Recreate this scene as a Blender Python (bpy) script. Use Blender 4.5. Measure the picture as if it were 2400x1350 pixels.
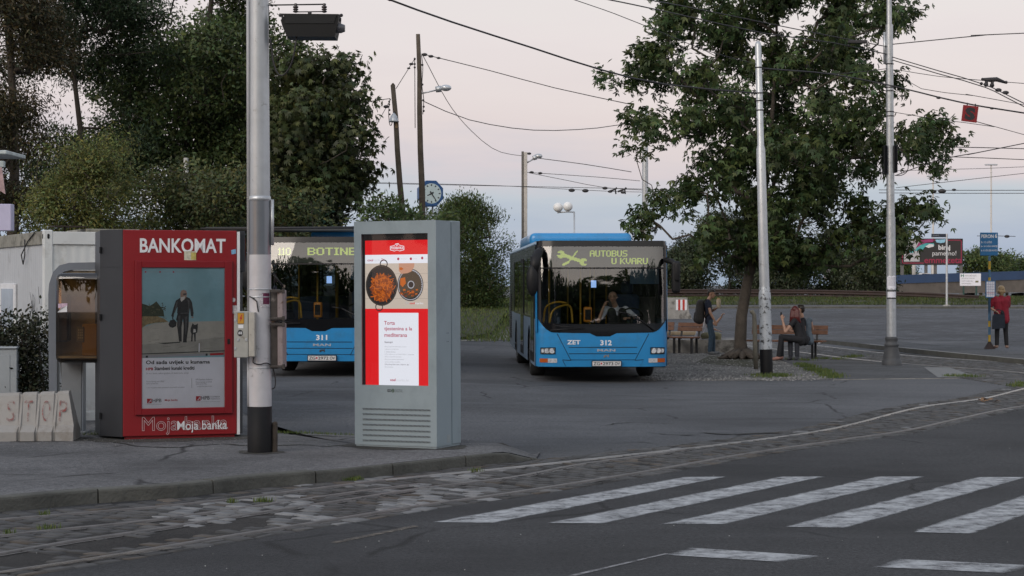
import bpy, bmesh, math, random
import numpy as np
from mathutils import Vector, Matrix, noise

# ------------------------------------------------------------------ camera, sky, light
for o in list(bpy.data.objects):
    bpy.data.objects.remove(o)
SC = bpy.context.scene
COL = SC.collection
F, H, YH = 4500.0, 1.83, 668.0          # focal length in photo pixels, eye height, horizon row


def rgb(r, g, b):
    f = lambda c: ((c / 255 + .055) / 1.055) ** 2.4 if c > 10 else c / 255 / 12.92
    return (f(r), f(g), f(b), 1)


cam = bpy.data.cameras.new('camera')
camo = bpy.data.objects.new('camera', cam)
COL.objects.link(camo)
camo.location = (0, 0, H)
camo.rotation_euler = (math.radians(90), 0, 0)
cam.sensor_width = 36
cam.lens = F / 2400 * 36
cam.shift_y = -(675 - YH) / 2400
cam.clip_start = .1
cam.clip_end = 6000
cam.dof.use_dof = True
cam.dof.focus_distance = 20.5
cam.dof.aperture_fstop = 14
SC.camera = camo
SC.render.resolution_x, SC.render.resolution_y = 1024, 576
SC.view_settings.view_transform = 'Standard'
SC.view_settings.look = 'None'
SC.view_settings.exposure = 0
SC.view_settings.gamma = 1
SC.cycles.use_denoising = True
SC.cycles.max_bounces = 8
SC.cycles.transparent_max_bounces = 24
SC.cycles.sample_clamp_indirect = 4

w = bpy.data.worlds.new('World')
SC.world = w
w.use_nodes = True
nt = w.node_tree
nt.nodes.clear()
N = nt.nodes.new
L = nt.links.new
tc = N('ShaderNodeTexCoord')
sep = N('ShaderNodeSeparateXYZ')
L(tc.outputs['Generated'], sep.inputs[0])
mp = N('ShaderNodeMapping')
mp.inputs['Scale'].default_value = (5, 5, 34)
L(tc.outputs['Generated'], mp.inputs[0])
nz = N('ShaderNodeTexNoise')
nz.inputs['Scale'].default_value = 1.0
nz.inputs['Detail'].default_value = 5
nz.inputs['Roughness'].default_value = .55
L(mp.outputs[0], nz.inputs['Vector'])
m1 = N('ShaderNodeMath'); m1.operation = 'MULTIPLY_ADD'
m1.inputs[1].default_value = .08; m1.inputs[2].default_value = -.04
L(nz.outputs[0], m1.inputs[0])
m2 = N('ShaderNodeMath'); m2.operation = 'ADD'
L(sep.outputs[2], m2.inputs[0]); L(m1.outputs[0], m2.inputs[1])
m3 = N('ShaderNodeMath'); m3.operation = 'MULTIPLY'; m3.inputs[1].default_value = 2.0
L(m2.outputs[0], m3.inputs[0])
cr = N('ShaderNodeValToRGB')
L(m3.outputs[0], cr.inputs[0])
els = [(0.0, rgb(146, 167, 190)), (.04, rgb(152, 174, 202)), (.085, rgb(171, 186, 206)), (.125, rgb(196, 190, 205)),
       (.165, rgb(210, 198, 206)), (.26, rgb(218, 207, 212)), (.36, rgb(220, 214, 214)), (.75, rgb(199, 203, 211)), (1.0, rgb(180, 188, 204))]
e = cr.color_ramp.elements
e[0].position, e[0].color = els[0]
e[1].position, e[1].color = els[-1]
for p_, c_ in els[1:-1]:
    q = e.new(p_); q.color = c_
# after sunset the sky behind the camera is the brighter, warmer half
m4 = N('ShaderNodeMapRange')
m4.inputs[1].default_value = -.2; m4.inputs[2].default_value = -1; m4.inputs[3].default_value = 0; m4.inputs[4].default_value = 1
L(sep.outputs[1], m4.inputs[0])
mx = N('ShaderNodeMix'); mx.data_type = 'RGBA'; mx.blend_type = 'MULTIPLY'
L(m4.outputs[0], mx.inputs[0])
L(cr.outputs[0], mx.inputs[6])
mx.inputs[7].default_value = (2.15, 2.0, 1.8, 1)
bg = N('ShaderNodeBackground'); bg.inputs[1].default_value = 1.0
L(mx.outputs[2], bg.inputs[0])
sky = N('ShaderNodeTexSky')
sky.sky_type = 'NISHITA'
sky.sun_disc = False
SUN_EL, SUN_AZ = math.radians(3), math.radians(216)
sky.sun_elevation = SUN_EL
sky.sun_rotation = SUN_AZ
bg2 = N('ShaderNodeBackground'); bg2.inputs[1].default_value = .05
L(sky.outputs[0], bg2.inputs[0])
ad = N('ShaderNodeAddShader')
L(bg.outputs[0], ad.inputs[0]); L(bg2.outputs[0], ad.inputs[1])
ow = N('ShaderNodeOutputWorld')
L(ad.outputs[0], ow.inputs[0])

sl = bpy.data.lights.new('dusk_glow', 'SUN')
sl.energy = 1.5
sl.angle = math.radians(40)
sl.color = (1, .9, .8)
slo = bpy.data.objects.new('dusk_glow', sl)
COL.objects.link(slo)
_d = Vector((math.sin(SUN_AZ), math.cos(SUN_AZ), math.tan(math.radians(27))))
slo.rotation_euler = _d.to_track_quat('Z', 'Y').to_euler()

# ------------------------------------------------------------------ helpers
random.seed(4)
RNG = np.random.default_rng(7)


def smooth(a, b, x):
    t = min(1, max(0, (x - a) / (b - a)))
    return t * t * (3 - 2 * t)


def zg(x, y):
    """height of the ground"""
    return .55 * smooth(50, 150, y) + .085 * smooth(25, 33, y) * smooth(1.2, -1.8, x)


def gx(px, Y): return (px - 1200.0) / F * Y
def gz(py, Y): return H - (py - YH) / F * Y
def P(px, py, Y): return Vector((gx(px, Y), Y, gz(py, Y)))


def G(px, py, z=0.0):
    Y = F * (H - z) / (py - YH)
    return Vector((gx(px, Y), Y, z))


def tag(o, label=None, cat=None, group=None, kind=None):
    if label: o['label'] = label
    if cat: o['category'] = cat
    if group: o['group'] = group
    if kind: o['kind'] = kind
    return o


def empty(name, loc, rz=0, label=None, cat=None, group=None, rx=0, ry=0):
    o = bpy.data.objects.new(name, None)
    COL.objects.link(o)
    o.location = loc
    o.rotation_euler = (rx, ry, rz)
    o.empty_display_size = .1
    return tag(o, label, cat, group)


_glyph = {}


def glyphs(body, bold=0, outline=0):
    k = (body, bold, outline)
    if k in _glyph: return _glyph[k]
    cu = bpy.data.curves.new('t', 'FONT')
    cu.body = body
    cu.resolution_u = 3
    if outline:
        cu.fill_mode = 'NONE'
        cu.bevel_depth = outline
        cu.bevel_resolution = 0
    else:
        cu.fill_mode = 'FRONT'
        cu.offset = bold
    t = bpy.data.objects.new('t', cu)
    COL.objects.link(t)
    me = bpy.data.meshes.new_from_object(t.evaluated_get(bpy.context.evaluated_depsgraph_get()))
    vs = [(v.co.x, v.co.y) for v in me.vertices]
    fs = [tuple(p.vertices) for p in me.polygons]
    bpy.data.objects.remove(t); bpy.data.curves.remove(cu); bpy.data.meshes.remove(me)
    xs = [v[0] for v in vs]; ys = [v[1] for v in vs]
    r = ([((x - min(xs)) / (max(xs) - min(xs)), (y - min(ys)) / (max(ys) - min(ys))) for x, y in vs], fs)
    _glyph[k] = r
    return r


FONT57 = {'A': '01110 10001 10001 11111 10001 10001 10001', 'B': '11110 10001 10001 11110 10001 10001 11110',
          'C': '01110 10001 10000 10000 10000 10001 01110', 'E': '11111 10000 10000 11110 10000 10000 11111',
          'I': '111 010 010 010 010 010 111', 'K': '10001 10010 10100 11000 10100 10010 10001',
          'N': '10001 11001 11001 10101 10011 10011 10001', 'O': '01110 10001 10001 10001 10001 10001 01110',
          'R': '11110 10001 10001 11110 10100 10010 10001', 'S': '01111 10000 10000 01110 00001 00001 11110',
          'T': '11111 00100 00100 00100 00100 00100 00100', 'U': '10001 10001 10001 10001 10001 10001 01110',
          'V': '10001 10001 10001 10001 10001 01010 00100', '1': '010 110 010 010 010 010 111',
          '0': '01110 10001 10001 10001 10001 10001 01110', ' ': '00 00 00 00 00 00 00'}


class MB:
    def __init__(s):
        s.v = []; s.f = []; s.mi = []; s.sm = []

    def add(s, vs, fs, mi=0, sm=False, M=None):
        b = len(s.v)
        if M is not None: vs = [M @ Vector(v) for v in vs]
        s.v += [tuple(v) for v in vs]
        s.f += [tuple(i + b for i in f) for f in fs]
        s.mi += [mi] * len(fs); s.sm += [sm] * len(fs)
        return s

    def box(s, c, size, bev=0, mi=0, rz=0, M=None, seg=1):
        bm = bmesh.new()
        bmesh.ops.create_cube(bm, size=1)
        bmesh.ops.scale(bm, vec=size, verts=bm.verts)
        if bev:
            bmesh.ops.bevel(bm, geom=list(bm.edges), offset=bev, segments=seg, affect='EDGES', profile=.6)
        T = Matrix.Translation(c) @ Matrix.Rotation(rz, 4, 'Z')
        if M is not None: T = T @ M
        bm.verts.index_update()
        s.add([v.co.copy() for v in bm.verts], [[v.index for v in f.verts] for f in bm.faces], mi, seg > 1, T)
        bm.free()
        return s

    def lohi(s, a, b, bev=0, mi=0, seg=1):
        return s.box([(a[i] + b[i]) / 2 for i in range(3)], [abs(b[i] - a[i]) for i in range(3)], bev, mi, seg=seg)

    def prism(s, poly, y0, y1, mi=0, M=None):
        """polygon in x,z extruded along y"""
        n = len(poly)
        vs = [(x, y0, z) for x, z in poly] + [(x, y1, z) for x, z in poly]
        fs = [tuple(range(n)), tuple(range(2 * n - 1, n - 1, -1))] + [(i, i + n, (i + 1) % n + n, (i + 1) % n) for i in range(n)]
        return s.add(vs, fs, mi, False, M)

    def slab(s, poly, z0, z1, mi=0, M=None):
        """polygon in x,y extruded along z"""
        n = len(poly)
        vs = [(x, y, z0) for x, y in poly] + [(x, y, z1) for x, y in poly]
        fs = [tuple(range(n - 1, -1, -1)), tuple(range(n, 2 * n))] + [(i, (i + 1) % n, (i + 1) % n + n, i + n) for i in range(n)]
        return s.add(vs, fs, mi, False, M)

    def quad(s, a, b, c, d, mi=0): return s.add([a, b, c, d], [(0, 1, 2, 3)], mi)

    def rect(s, x0, x1, z0, z1, y, mi=0): return s.quad((x0, y, z0), (x1, y, z0), (x1, y, z1), (x0, y, z1), mi)

    def poly(s, pts, y, mi=0): return s.add([(x, y, z) for x, z in pts], [tuple(range(len(pts)))], mi)

    def disc(s, x, z, rx, rz_, y, mi=0, n=24):
        return s.poly([(x + rx * math.cos(i * 2 * math.pi / n), z + rz_ * math.sin(i * 2 * math.pi / n)) for i in range(n)], y, mi)

    def ring(s, x, z, r0, r1, y, mi=0, n=24, k=1):
        vs = []
        for i in range(n):
            c, d = math.cos(i * 2 * math.pi / n), math.sin(i * 2 * math.pi / n)
            vs += [(x + r0 * c, y, z + k * r0 * d), (x + r1 * c, y, z + k * r1 * d)]
        return s.add(vs, [(2 * i, 2 * i + 1, (2 * i + 3) % (2 * n), (2 * i + 2) % (2 * n)) for i in range(n)], mi)

    def tube(s, path, r, n=8, mi=0, sm=True):
        path = [Vector(p) for p in path]
        m = len(path)
        rs = list(r) if isinstance(r, (list, tuple)) else [r] * m
        up = None
        vs = []
        for i, p in enumerate(path):
            t = (path[min(i + 1, m - 1)] - path[max(i - 1, 0)]).normalized()
            if up is None:
                up = t.cross(Vector((0, 0, 1)) if abs(t.z) < .9 else Vector((1, 0, 0))).normalized()
            else:
                up = (up - t * up.dot(t)).normalized()
            bi = t.cross(up)
            for k in range(n):
                a = 2 * math.pi * k / n
                vs.append(p + (up * math.cos(a) + bi * math.sin(a)) * rs[i])
        fs = [(i * n + k, i * n + (k + 1) % n, (i + 1) * n + (k + 1) % n, (i + 1) * n + k) for i in range(m - 1) for k in range(n)]
        s.add(vs, fs, mi, sm)
        b = len(s.v) - len(vs)
        s.f += [tuple(b + k for k in range(n - 1, -1, -1)), tuple(b + (m - 1) * n + k for k in range(n))]
        s.mi += [mi] * 2; s.sm += [False] * 2
        return s

    def lathe(s, prof, n=16, c=(0, 0, 0), mi=0, M=None, sm=True):
        vs = [(r * math.cos(2 * math.pi * k / n) + c[0], r * math.sin(2 * math.pi * k / n) + c[1], z + c[2]) for r, z in prof for k in range(n)]
        m = len(prof)
        fs = [(i * n + k, i * n + (k + 1) % n, (i + 1) * n + (k + 1) % n, (i + 1) * n + k) for i in range(m - 1) for k in range(n)]
        s.add(vs, fs, mi, sm, M)
        return s.add([vs[k] for k in range(n)] + [vs[(m - 1) * n + k] for k in range(n)], [tuple(range(n - 1, -1, -1)), tuple(range(n, 2 * n))], mi, False, M)

    def ball(s, c, r, n=14, m=9, mi=0, M=None):
        r = (r, r, r) if not isinstance(r, (tuple, list)) else r
        vs = [(0, 0, -1)] + [(math.sin(math.pi * j / m) * math.cos(2 * math.pi * k / n), math.sin(math.pi * j / m) * math.sin(2 * math.pi * k / n), -math.cos(math.pi * j / m))
                             for j in range(1, m) for k in range(n)] + [(0, 0, 1)]
        fs = [(0, 1 + (k + 1) % n, 1 + k) for k in range(n)]
        for j in range(m - 2):
            a = 1 + j * n
            fs += [(a + k, a + (k + 1) % n, a + n + (k + 1) % n, a + n + k) for k in range(n)]
        a = 1 + (m - 2) * n
        fs += [(a + k, a + (k + 1) % n, len(vs) - 1) for k in range(n)]
        R = M if M is not None else Matrix.Identity(4)
        return s.add([Vector(c) + R @ Vector((v[0] * r[0], v[1] * r[1], v[2] * r[2])) for v in vs], fs, mi, True)

    def cap(s, a, b, ra, rb, n=12, mi=0):
        """tapered capsule"""
        a, b = Vector(a), Vector(b)
        d = b - a
        l = d.length
        if l < 1e-6: return s.ball(a, ra, n, 8, mi)
        q = d.to_track_quat('Z', 'Y').to_matrix().to_4x4()
        prof = [(max(1e-4, ra * math.sin(t)), -ra * math.cos(t)) for t in [i * math.pi / 8 for i in range(0, 5)]]
        prof += [(max(1e-4, rb * math.sin(t)), l - rb * math.cos(t)) for t in [i * math.pi / 8 for i in range(4, 9)]]
        return s.lathe(prof, n, (0, 0, 0), mi, Matrix.Translation(a) @ q)

    def text(s, body, x0, x1, z0, z1, y, mi=0, bold=0, outline=0, M=None):
        vs, fs = glyphs(body, bold, outline)
        return s.add([(x0 + u * (x1 - x0), y, z0 + v * (z1 - z0)) for u, v in vs], fs, mi, False, M)

    def led(s, rows_or_text, x0, z1, p, y, mi=0, pz=None, bold=False):
        """dot-matrix writing, one square per lit dot"""
        pz = pz or p
        rows = rows_or_text
        if isinstance(rows, str):
            rows = [''] * 7
            for ch in rows_or_text:
                g = FONT57[ch].split()
                for i in range(7): rows[i] += g[i] + '0'
        for j, r in enumerate(rows):
            for i, c in enumerate(r):
                if c == '1':
                    s.rect(x0 + i * p, x0 + (i + (1.4 if bold else .9)) * p, z1 - (j + .9) * pz, z1 - j * pz, y - .0006 * ((i + j) % 2), mi)
        return s

    def mesh(s, name, mats):
        me = bpy.data.meshes.new(name)
        me.from_pydata(s.v, [], s.f)
        for m in (mats if isinstance(mats, (list, tuple)) else [mats]): me.materials.append(m)
        me.polygons.foreach_set('material_index', s.mi)
        me.polygons.foreach_set('use_smooth', s.sm)
        me.update()
        return me

    def each(s, name, mats, parent=None):
        """every loose piece as an object of its own"""
        root = list(range(len(s.v)))
        def find(i):
            while root[i] != i:
                root[i] = root[root[i]]; i = root[i]
            return i
        for f in s.f:
            a = find(f[0])
            for i in f[1:]: root[find(i)] = a
        # caps of tubes and lathes repeat their rim: weld by place
        seen = {}
        for i, v in enumerate(s.v):
            k = (round(v[0], 5), round(v[1], 5), round(v[2], 5))
            if k in seen: root[find(i)] = find(seen[k])
            else: seen[k] = i
        parts = {}
        for n_, f in enumerate(s.f): parts.setdefault(find(f[0]), []).append(n_)
        out = []
        for ids in parts.values():
            m = MB(); mp_ = {}
            for n_ in ids:
                for i in s.f[n_]:
                    if i not in mp_: mp_[i] = len(m.v); m.v.append(s.v[i])
                m.f.append(tuple(mp_[i] for i in s.f[n_])); m.mi.append(s.mi[n_]); m.sm.append(s.sm[n_])
            out.append(m.build(name, mats, parent))
        return out

    def build(s, name, mats, parent=None, loc=(0, 0, 0), rz=0, label=None, cat=None, group=None, kind=None):
        o = bpy.data.objects.new(name, s.mesh(name, mats))
        COL.objects.link(o)
        o.location = loc
        o.rotation_euler = (0, 0, rz)
        if parent: o.parent = parent
        return tag(o, label, cat, group, kind)


def copy_tree(o, parent=None):
    c = o.copy()
    COL.objects.link(c)
    if parent: c.parent = parent
    for ch in list(o.children): copy_tree(ch, c)
    return c


def npmesh(name, V, Q, mat, colors=None, smooth_=False, sides=4):
    me = bpy.data.meshes.new(name)
    V = np.asarray(V, dtype=np.float32); Q = np.asarray(Q, dtype=np.int32)
    me.vertices.add(len(V)); me.vertices.foreach_set('co', V.ravel())
    me.loops.add(Q.size); me.loops.foreach_set('vertex_index', Q.ravel())
    me.polygons.add(len(Q)); me.polygons.foreach_set('loop_start', np.arange(0, Q.size, sides, dtype=np.int32))
    if smooth_: me.polygons.foreach_set('use_smooth', np.ones(len(Q), dtype=bool))
    if colors is not None:
        at = me.color_attributes.new('Col', 'FLOAT_COLOR', 'POINT')
        c = np.ones((len(V), 4), dtype=np.float32); c[:, :3] = colors
        at.data.foreach_set('color', c.ravel())
    me.materials.append(mat)
    me.update(calc_edges=True)
    return me


def link(name, me, parent=None, loc=(0, 0, 0)):
    o = bpy.data.objects.new(name, me)
    COL.objects.link(o)
    o.location = loc
    if parent: o.parent = parent
    return o


# ------------------------------------------------------------------ materials
def mat(name, col, rough=.6, metal=0, var=.25, vs=4.0, bump=0, bs=60, emit=None, es=1, spec=.5, dirt=None, ds=2.0, dlo=.5, dhi=.65, coat=0, attr=False,
        trans=0, alpha=1):
    m = bpy.data.materials.new(name)
    m.use_nodes = True
    t = m.node_tree
    b = t.nodes['Principled BSDF']
    c = tuple(col[:3]) + (1,)
    b.inputs['Roughness'].default_value = rough
    b.inputs['Metallic'].default_value = metal
    b.inputs['Specular IOR Level'].default_value = spec
    b.inputs['Coat Weight'].default_value = coat
    b.inputs['Base Color'].default_value = c
    co = t.nodes.new('ShaderNodeTexCoord')
    src = None
    if attr:
        a = t.nodes.new('ShaderNodeVertexColor'); a.layer_name = 'Col'
        mixa = t.nodes.new('ShaderNodeMix'); mixa.data_type = 'RGBA'; mixa.blend_type = 'MULTIPLY'
        mixa.inputs[0].default_value = 1
        mixa.inputs[6].default_value = c
        t.links.new(a.outputs[0], mixa.inputs[7])
        src = mixa.outputs[2]
    if var:
        n = t.nodes.new('ShaderNodeTexNoise')
        n.inputs['Scale'].default_value = vs; n.inputs['Detail'].default_value = 6; n.inputs['Roughness'].default_value = .65
        t.links.new(co.outputs['Object'], n.inputs['Vector'])
        mr = t.nodes.new('ShaderNodeMapRange')
        mr.inputs[1].default_value = .3; mr.inputs[2].default_value = .7
        mr.inputs[3].default_value = 1 - var; mr.inputs[4].default_value = 1 + var
        t.links.new(n.outputs[0], mr.inputs[0])
        mx = t.nodes.new('ShaderNodeVectorMath'); mx.operation = 'SCALE'
        if src: t.links.new(src, mx.inputs[0])
        else: mx.inputs[0].default_value = c[:3]
        t.links.new(mr.outputs[0], mx.inputs['Scale'])
        src = mx.outputs[0]
    if dirt:
        n = t.nodes.new('ShaderNodeTexNoise')
        n.inputs['Scale'].default_value = ds; n.inputs['Detail'].default_value = 8; n.inputs['Roughness'].default_value = .7
        t.links.new(co.outputs['Object'], n.inputs['Vector'])
        mr = t.nodes.new('ShaderNodeMapRange')
        mr.inputs[1].default_value = dlo; mr.inputs[2].default_value = dhi
        t.links.new(n.outputs[0], mr.inputs[0])
        mx = t.nodes.new('ShaderNodeMix'); mx.data_type = 'RGBA'
        t.links.new(mr.outputs[0], mx.inputs[0])
        if src: t.links.new(src, mx.inputs[6])
        else: mx.inputs[6].default_value = c
        mx.inputs[7].default_value = tuple(dirt[:3]) + (1,)
        src = mx.outputs[2]
    if src: t.links.new(src, b.inputs['Base Color'])
    if bump:
        n = t.nodes.new('ShaderNodeTexNoise')
        n.inputs['Scale'].default_value = bs; n.inputs['Detail'].default_value = 4
        t.links.new(co.outputs['Object'], n.inputs['Vector'])
        bp = t.nodes.new('ShaderNodeBump')
        bp.inputs['Strength'].default_value = bump; bp.inputs['Distance'].default_value = .02
        t.links.new(n.outputs[0], bp.inputs['Height'])
        t.links.new(bp.outputs[0], b.inputs['Normal'])
    if emit:
        b.inputs['Emission Color'].default_value = tuple(emit[:3]) + (1,)
        b.inputs['Emission Strength'].default_value = es
    if trans:
        b.inputs['Transmission Weight'].default_value = trans
    if alpha < 1:
        b.inputs['Alpha'].default_value = alpha
    return m


def glass(name, tint=(.75, .8, .78), ior=1.5, base=.06):
    """thin window pane: mirror by Fresnel over a tinted see-through"""
    m = bpy.data.materials.new(name)
    m.use_nodes = True
    t = m.node_tree
    t.nodes.clear()
    o = t.nodes.new('ShaderNodeOutputMaterial')
    mix = t.nodes.new('ShaderNodeMixShader')
    fr = t.nodes.new('ShaderNodeFresnel'); fr.inputs[0].default_value = ior
    ad = t.nodes.new('ShaderNodeMath'); ad.operation = 'ADD'; ad.inputs[1].default_value = base
    t.links.new(fr.outputs[0], ad.inputs[0])
    tr = t.nodes.new('ShaderNodeBsdfTransparent'); tr.inputs[0].default_value = tint + (1,)
    gl = t.nodes.new('ShaderNodeBsdfGlossy'); gl.inputs['Roughness'].default_value = .02
    t.links.new(ad.outputs[0], mix.inputs[0])
    t.links.new(tr.outputs[0], mix.inputs[1]); t.links.new(gl.outputs[0], mix.inputs[2])
    t.links.new(mix.outputs[0], o.inputs[0])
    return m


def ground_mat(name, lo, hi, grain=90, patch=.35, cracks=True, dust=None, bump=.5, streak=.4):
    m = bpy.data.materials.new(name)
    m.use_nodes = True
    t = m.node_tree
    b = t.nodes['Principled BSDF']
    b.inputs['Roughness'].default_value = .82
    b.inputs['Specular IOR Level'].default_value = .35
    co = t.nodes.new('ShaderNodeTexCoord')
    def nz(scale, det=5, ro=.6, vec=None):
        n = t.nodes.new('ShaderNodeTexNoise')
        n.inputs['Scale'].default_value = scale; n.inputs['Detail'].default_value = det; n.inputs['Roughness'].default_value = ro
        t.links.new(vec or co.outputs['Object'], n.inputs['Vector'])
        return n.outputs[0]
    def mr(src, a, bb, c, d):
        n = t.nodes.new('ShaderNodeMapRange')
        for i, v in enumerate((a, bb, c, d)): n.inputs[i + 1].default_value = v
        t.links.new(src, n.inputs[0]); return n.outputs[0]
    def mixc(f, a, bb, mode='MIX'):
        n = t.nodes.new('ShaderNodeMix'); n.data_type = 'RGBA'; n.blend_type = mode
        for s_, i in ((f, 0), (a, 6), (bb, 7)):
            if isinstance(s_, (int, float)): n.inputs[i].default_value = s_
            elif isinstance(s_, tuple): n.inputs[i].default_value = s_[:3] + (1,)
            else: t.links.new(s_, n.inputs[i])
        return n.outputs[2]
    g = nz(grain, 3, .7)
    g2 = nz(grain * .33, 4, .75)
    gg = t.nodes.new('ShaderNodeMath'); gg.operation = 'ADD'
    t.links.new(g, gg.inputs[0]); t.links.new(g2, gg.inputs[1])
    c = mixc(mr(gg.outputs[0], .72, 1.28, 0, 1), tuple(v * .3 for v in lo), tuple(v * 1.62 for v in hi))
    pt = nz(patch, 6, .62)
    c = mixc(mr(pt, .38, .66, 0, .8), c, tuple(v * .58 for v in lo))
    mp2 = t.nodes.new('ShaderNodeMapping'); mp2.inputs['Scale'].default_value = (.25, 1.6, 1)
    t.links.new(co.outputs['Object'], mp2.inputs[0])
    st = nz(.9, 5, .6, mp2.outputs[0])
    c = mixc(mr(st, .52, .72, 0, streak), c, dust or tuple(v * 1.25 for v in hi))
    sp = t.nodes.new('ShaderNodeTexVoronoi'); sp.inputs['Scale'].default_value = 26
    t.links.new(co.outputs['Object'], sp.inputs['Vector'])
    c = mixc(mr(sp.outputs['Distance'], .05, .12, .5, 0), c, tuple(min(.5, v * 2.2) for v in hi))
    if cracks:
        nd = t.nodes.new('ShaderNodeTexNoise'); nd.inputs['Scale'].default_value = 1.6; nd.inputs['Detail'].default_value = 4
        t.links.new(co.outputs['Object'], nd.inputs['Vector'])
        av = t.nodes.new('ShaderNodeVectorMath'); av.operation = 'MULTIPLY_ADD'
        av.inputs[1].default_value = (.35, .35, 0)
        t.links.new(nd.outputs['Color'], av.inputs[0]); t.links.new(co.outputs['Object'], av.inputs[2])
        vo = t.nodes.new('ShaderNodeTexVoronoi'); vo.feature = 'DISTANCE_TO_EDGE'; vo.inputs['Scale'].default_value = .33
        t.links.new(av.outputs[0], vo.inputs['Vector'])
        k = mr(vo.outputs['Distance'], .002, .012, 1, 0)
        pm = mr(nz(.5, 3), .48, .58, 0, .8)
        mm = t.nodes.new('ShaderNodeMath'); mm.operation = 'MULTIPLY'
        t.links.new(k, mm.inputs[0]); t.links.new(pm, mm.inputs[1])
        c = mixc(mm.outputs[0], c, (.012, .012, .013))
    t.links.new(c, b.inputs['Base Color'])
    bp = t.nodes.new('ShaderNodeBump'); bp.inputs['Strength'].default_value = min(1, bump * 1.6); bp.inputs['Distance'].default_value = .02
    t.links.new(gg.outputs[0], bp.inputs['Height'])
    bp2 = t.nodes.new('ShaderNodeBump'); bp2.inputs['Strength'].default_value = .35; bp2.inputs['Distance'].default_value = .12
    t.links.new(nz(1.1, 3), bp2.inputs['Height']); t.links.new(bp.outputs[0], bp2.inputs['Normal'])
    t.links.new(bp2.outputs[0], b.inputs['Normal'])
    return m


def leaf_mat(name, col, tr=.25):
    m = bpy.data.materials.new(name)
    m.use_nodes = True
    t = m.node_tree
    t.nodes.clear()
    o = t.nodes.new('ShaderNodeOutputMaterial')
    a = t.nodes.new('ShaderNodeVertexColor'); a.layer_name = 'Col'
    mx = t.nodes.new('ShaderNodeMix'); mx.data_type = 'RGBA'; mx.blend_type = 'MULTIPLY'; mx.inputs[0].default_value = 1
    mx.inputs[6].default_value = tuple(col) + (1,)
    t.links.new(a.outputs[0], mx.inputs[7])
    d = t.nodes.new('ShaderNodeBsdfPrincipled'); d.inputs['Roughness'].default_value = .5
    d.inputs['Specular IOR Level'].default_value = .35
    t.links.new(mx.outputs[2], d.inputs['Base Color'])
    tl = t.nodes.new('ShaderNodeBsdfTranslucent')
    t.links.new(mx.outputs[2], tl.inputs[0])
    ms = t.nodes.new('ShaderNodeMixShader'); ms.inputs[0].default_value = tr
    t.links.new(d.outputs[0], ms.inputs[1]); t.links.new(tl.outputs[0], ms.inputs[2])
    t.links.new(ms.outputs[0], o.inputs[0])
    return m


def paint_mat(name, col, wear=.5, lo=.44, hi=.56, sc=9, rim=True):
    """road paint, worn through to the surface below"""
    m = mat(name, col, .75, var=.25, vs=14, bump=.3, bs=90)
    t = m.node_tree
    b = t.nodes['Principled BSDF']
    co = t.nodes.new('ShaderNodeTexCoord')
    n = t.nodes.new('ShaderNodeTexNoise'); n.inputs['Scale'].default_value = sc; n.inputs['Detail'].default_value = 9; n.inputs['Roughness'].default_value = .75
    t.links.new(co.outputs['Object'], n.inputs['Vector'])
    mr = t.nodes.new('ShaderNodeMapRange')
    mr.inputs[1].default_value = lo; mr.inputs[2].default_value = hi; mr.inputs[3].default_value = 1; mr.inputs[4].default_value = 1 - wear
    t.links.new(n.outputs[0], mr.inputs[0])
    u = t.nodes.new('ShaderNodeUVMap')
    sx = t.nodes.new('ShaderNodeSeparateXYZ'); t.links.new(u.outputs[0], sx.inputs[0])
    # ragged rim
    def edge(o):
        a = t.nodes.new('ShaderNodeMath'); a.operation = 'PINGPONG'; a.inputs[1].default_value = .5
        t.links.new(o, a.inputs[0]); return a.outputs[0]
    ex = edge(sx.outputs[0])
    ad = t.nodes.new('ShaderNodeMath'); ad.operation = 'MULTIPLY_ADD'; ad.inputs[1].default_value = .5; ad.inputs[2].default_value = -.25
    t.links.new(n.outputs[0], ad.inputs[0])
    sm = t.nodes.new('ShaderNodeMath'); sm.operation = 'ADD'
    t.links.new(ex, sm.inputs[0]); t.links.new(ad.outputs[0], sm.inputs[1])
    m5 = t.nodes.new('ShaderNodeMapRange'); m5.inputs[1].default_value = .0; m5.inputs[2].default_value = .1
    t.links.new(sm.outputs[0], m5.inputs[0])
    mu = t.nodes.new('ShaderNodeMath'); mu.operation = 'MULTIPLY'
    t.links.new(mr.outputs[0], mu.inputs[0]); t.links.new(m5.outputs[0], mu.inputs[1])
    t.links.new(mu.outputs[0] if rim else mr.outputs[0], b.inputs['Alpha'])
    return m


blackgloss = mat('black gloss', (.006, .0065, .008), .15, var=.1, spec=.35)
blackplastic = mat('black plastic', (.010, .010, .011), .5, var=.2, spec=.3)
rubber = mat('tyre rubber', (.018, .018, .018), .85, var=.2)
busblue = mat('bus blue paint', (.026, .245, .54), .3, var=.06, vs=1.5, coat=.35, dirt=(.05, .12, .2), ds=1.6, dlo=.5, dhi=.85)
buspanel = mat('bus side grey blue', (.17, .24, .33), .35, var=.08)
white = mat('white paint', (.75, .76, .78), .5, var=.06)
offwhite = mat('off white paper', (.78, .78, .84), .6, var=.05)
darkglass = mat('dark side window', (.008, .01, .01), .05, var=0, spec=.8)
chrome = mat('chrome', (.6, .61, .62), .15, 1, var=.1)
steel = mat('galvanised steel', (.5, .52, .54), .36, .55, var=.16, vs=9, bump=.06, bs=40)
silverpaint = mat('silver pole paint', (.52, .54, .56), .36, .45, var=.1, vs=5, dirt=(.2, .19, .18), ds=7, dlo=.6, dhi=.72)
silverscuff = mat('scuffed silver pole paint', (.5, .53, .56), .42, .35, var=.15, vs=6, dirt=(.07, .07, .07), ds=14, dlo=.54, dhi=.6)
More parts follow.
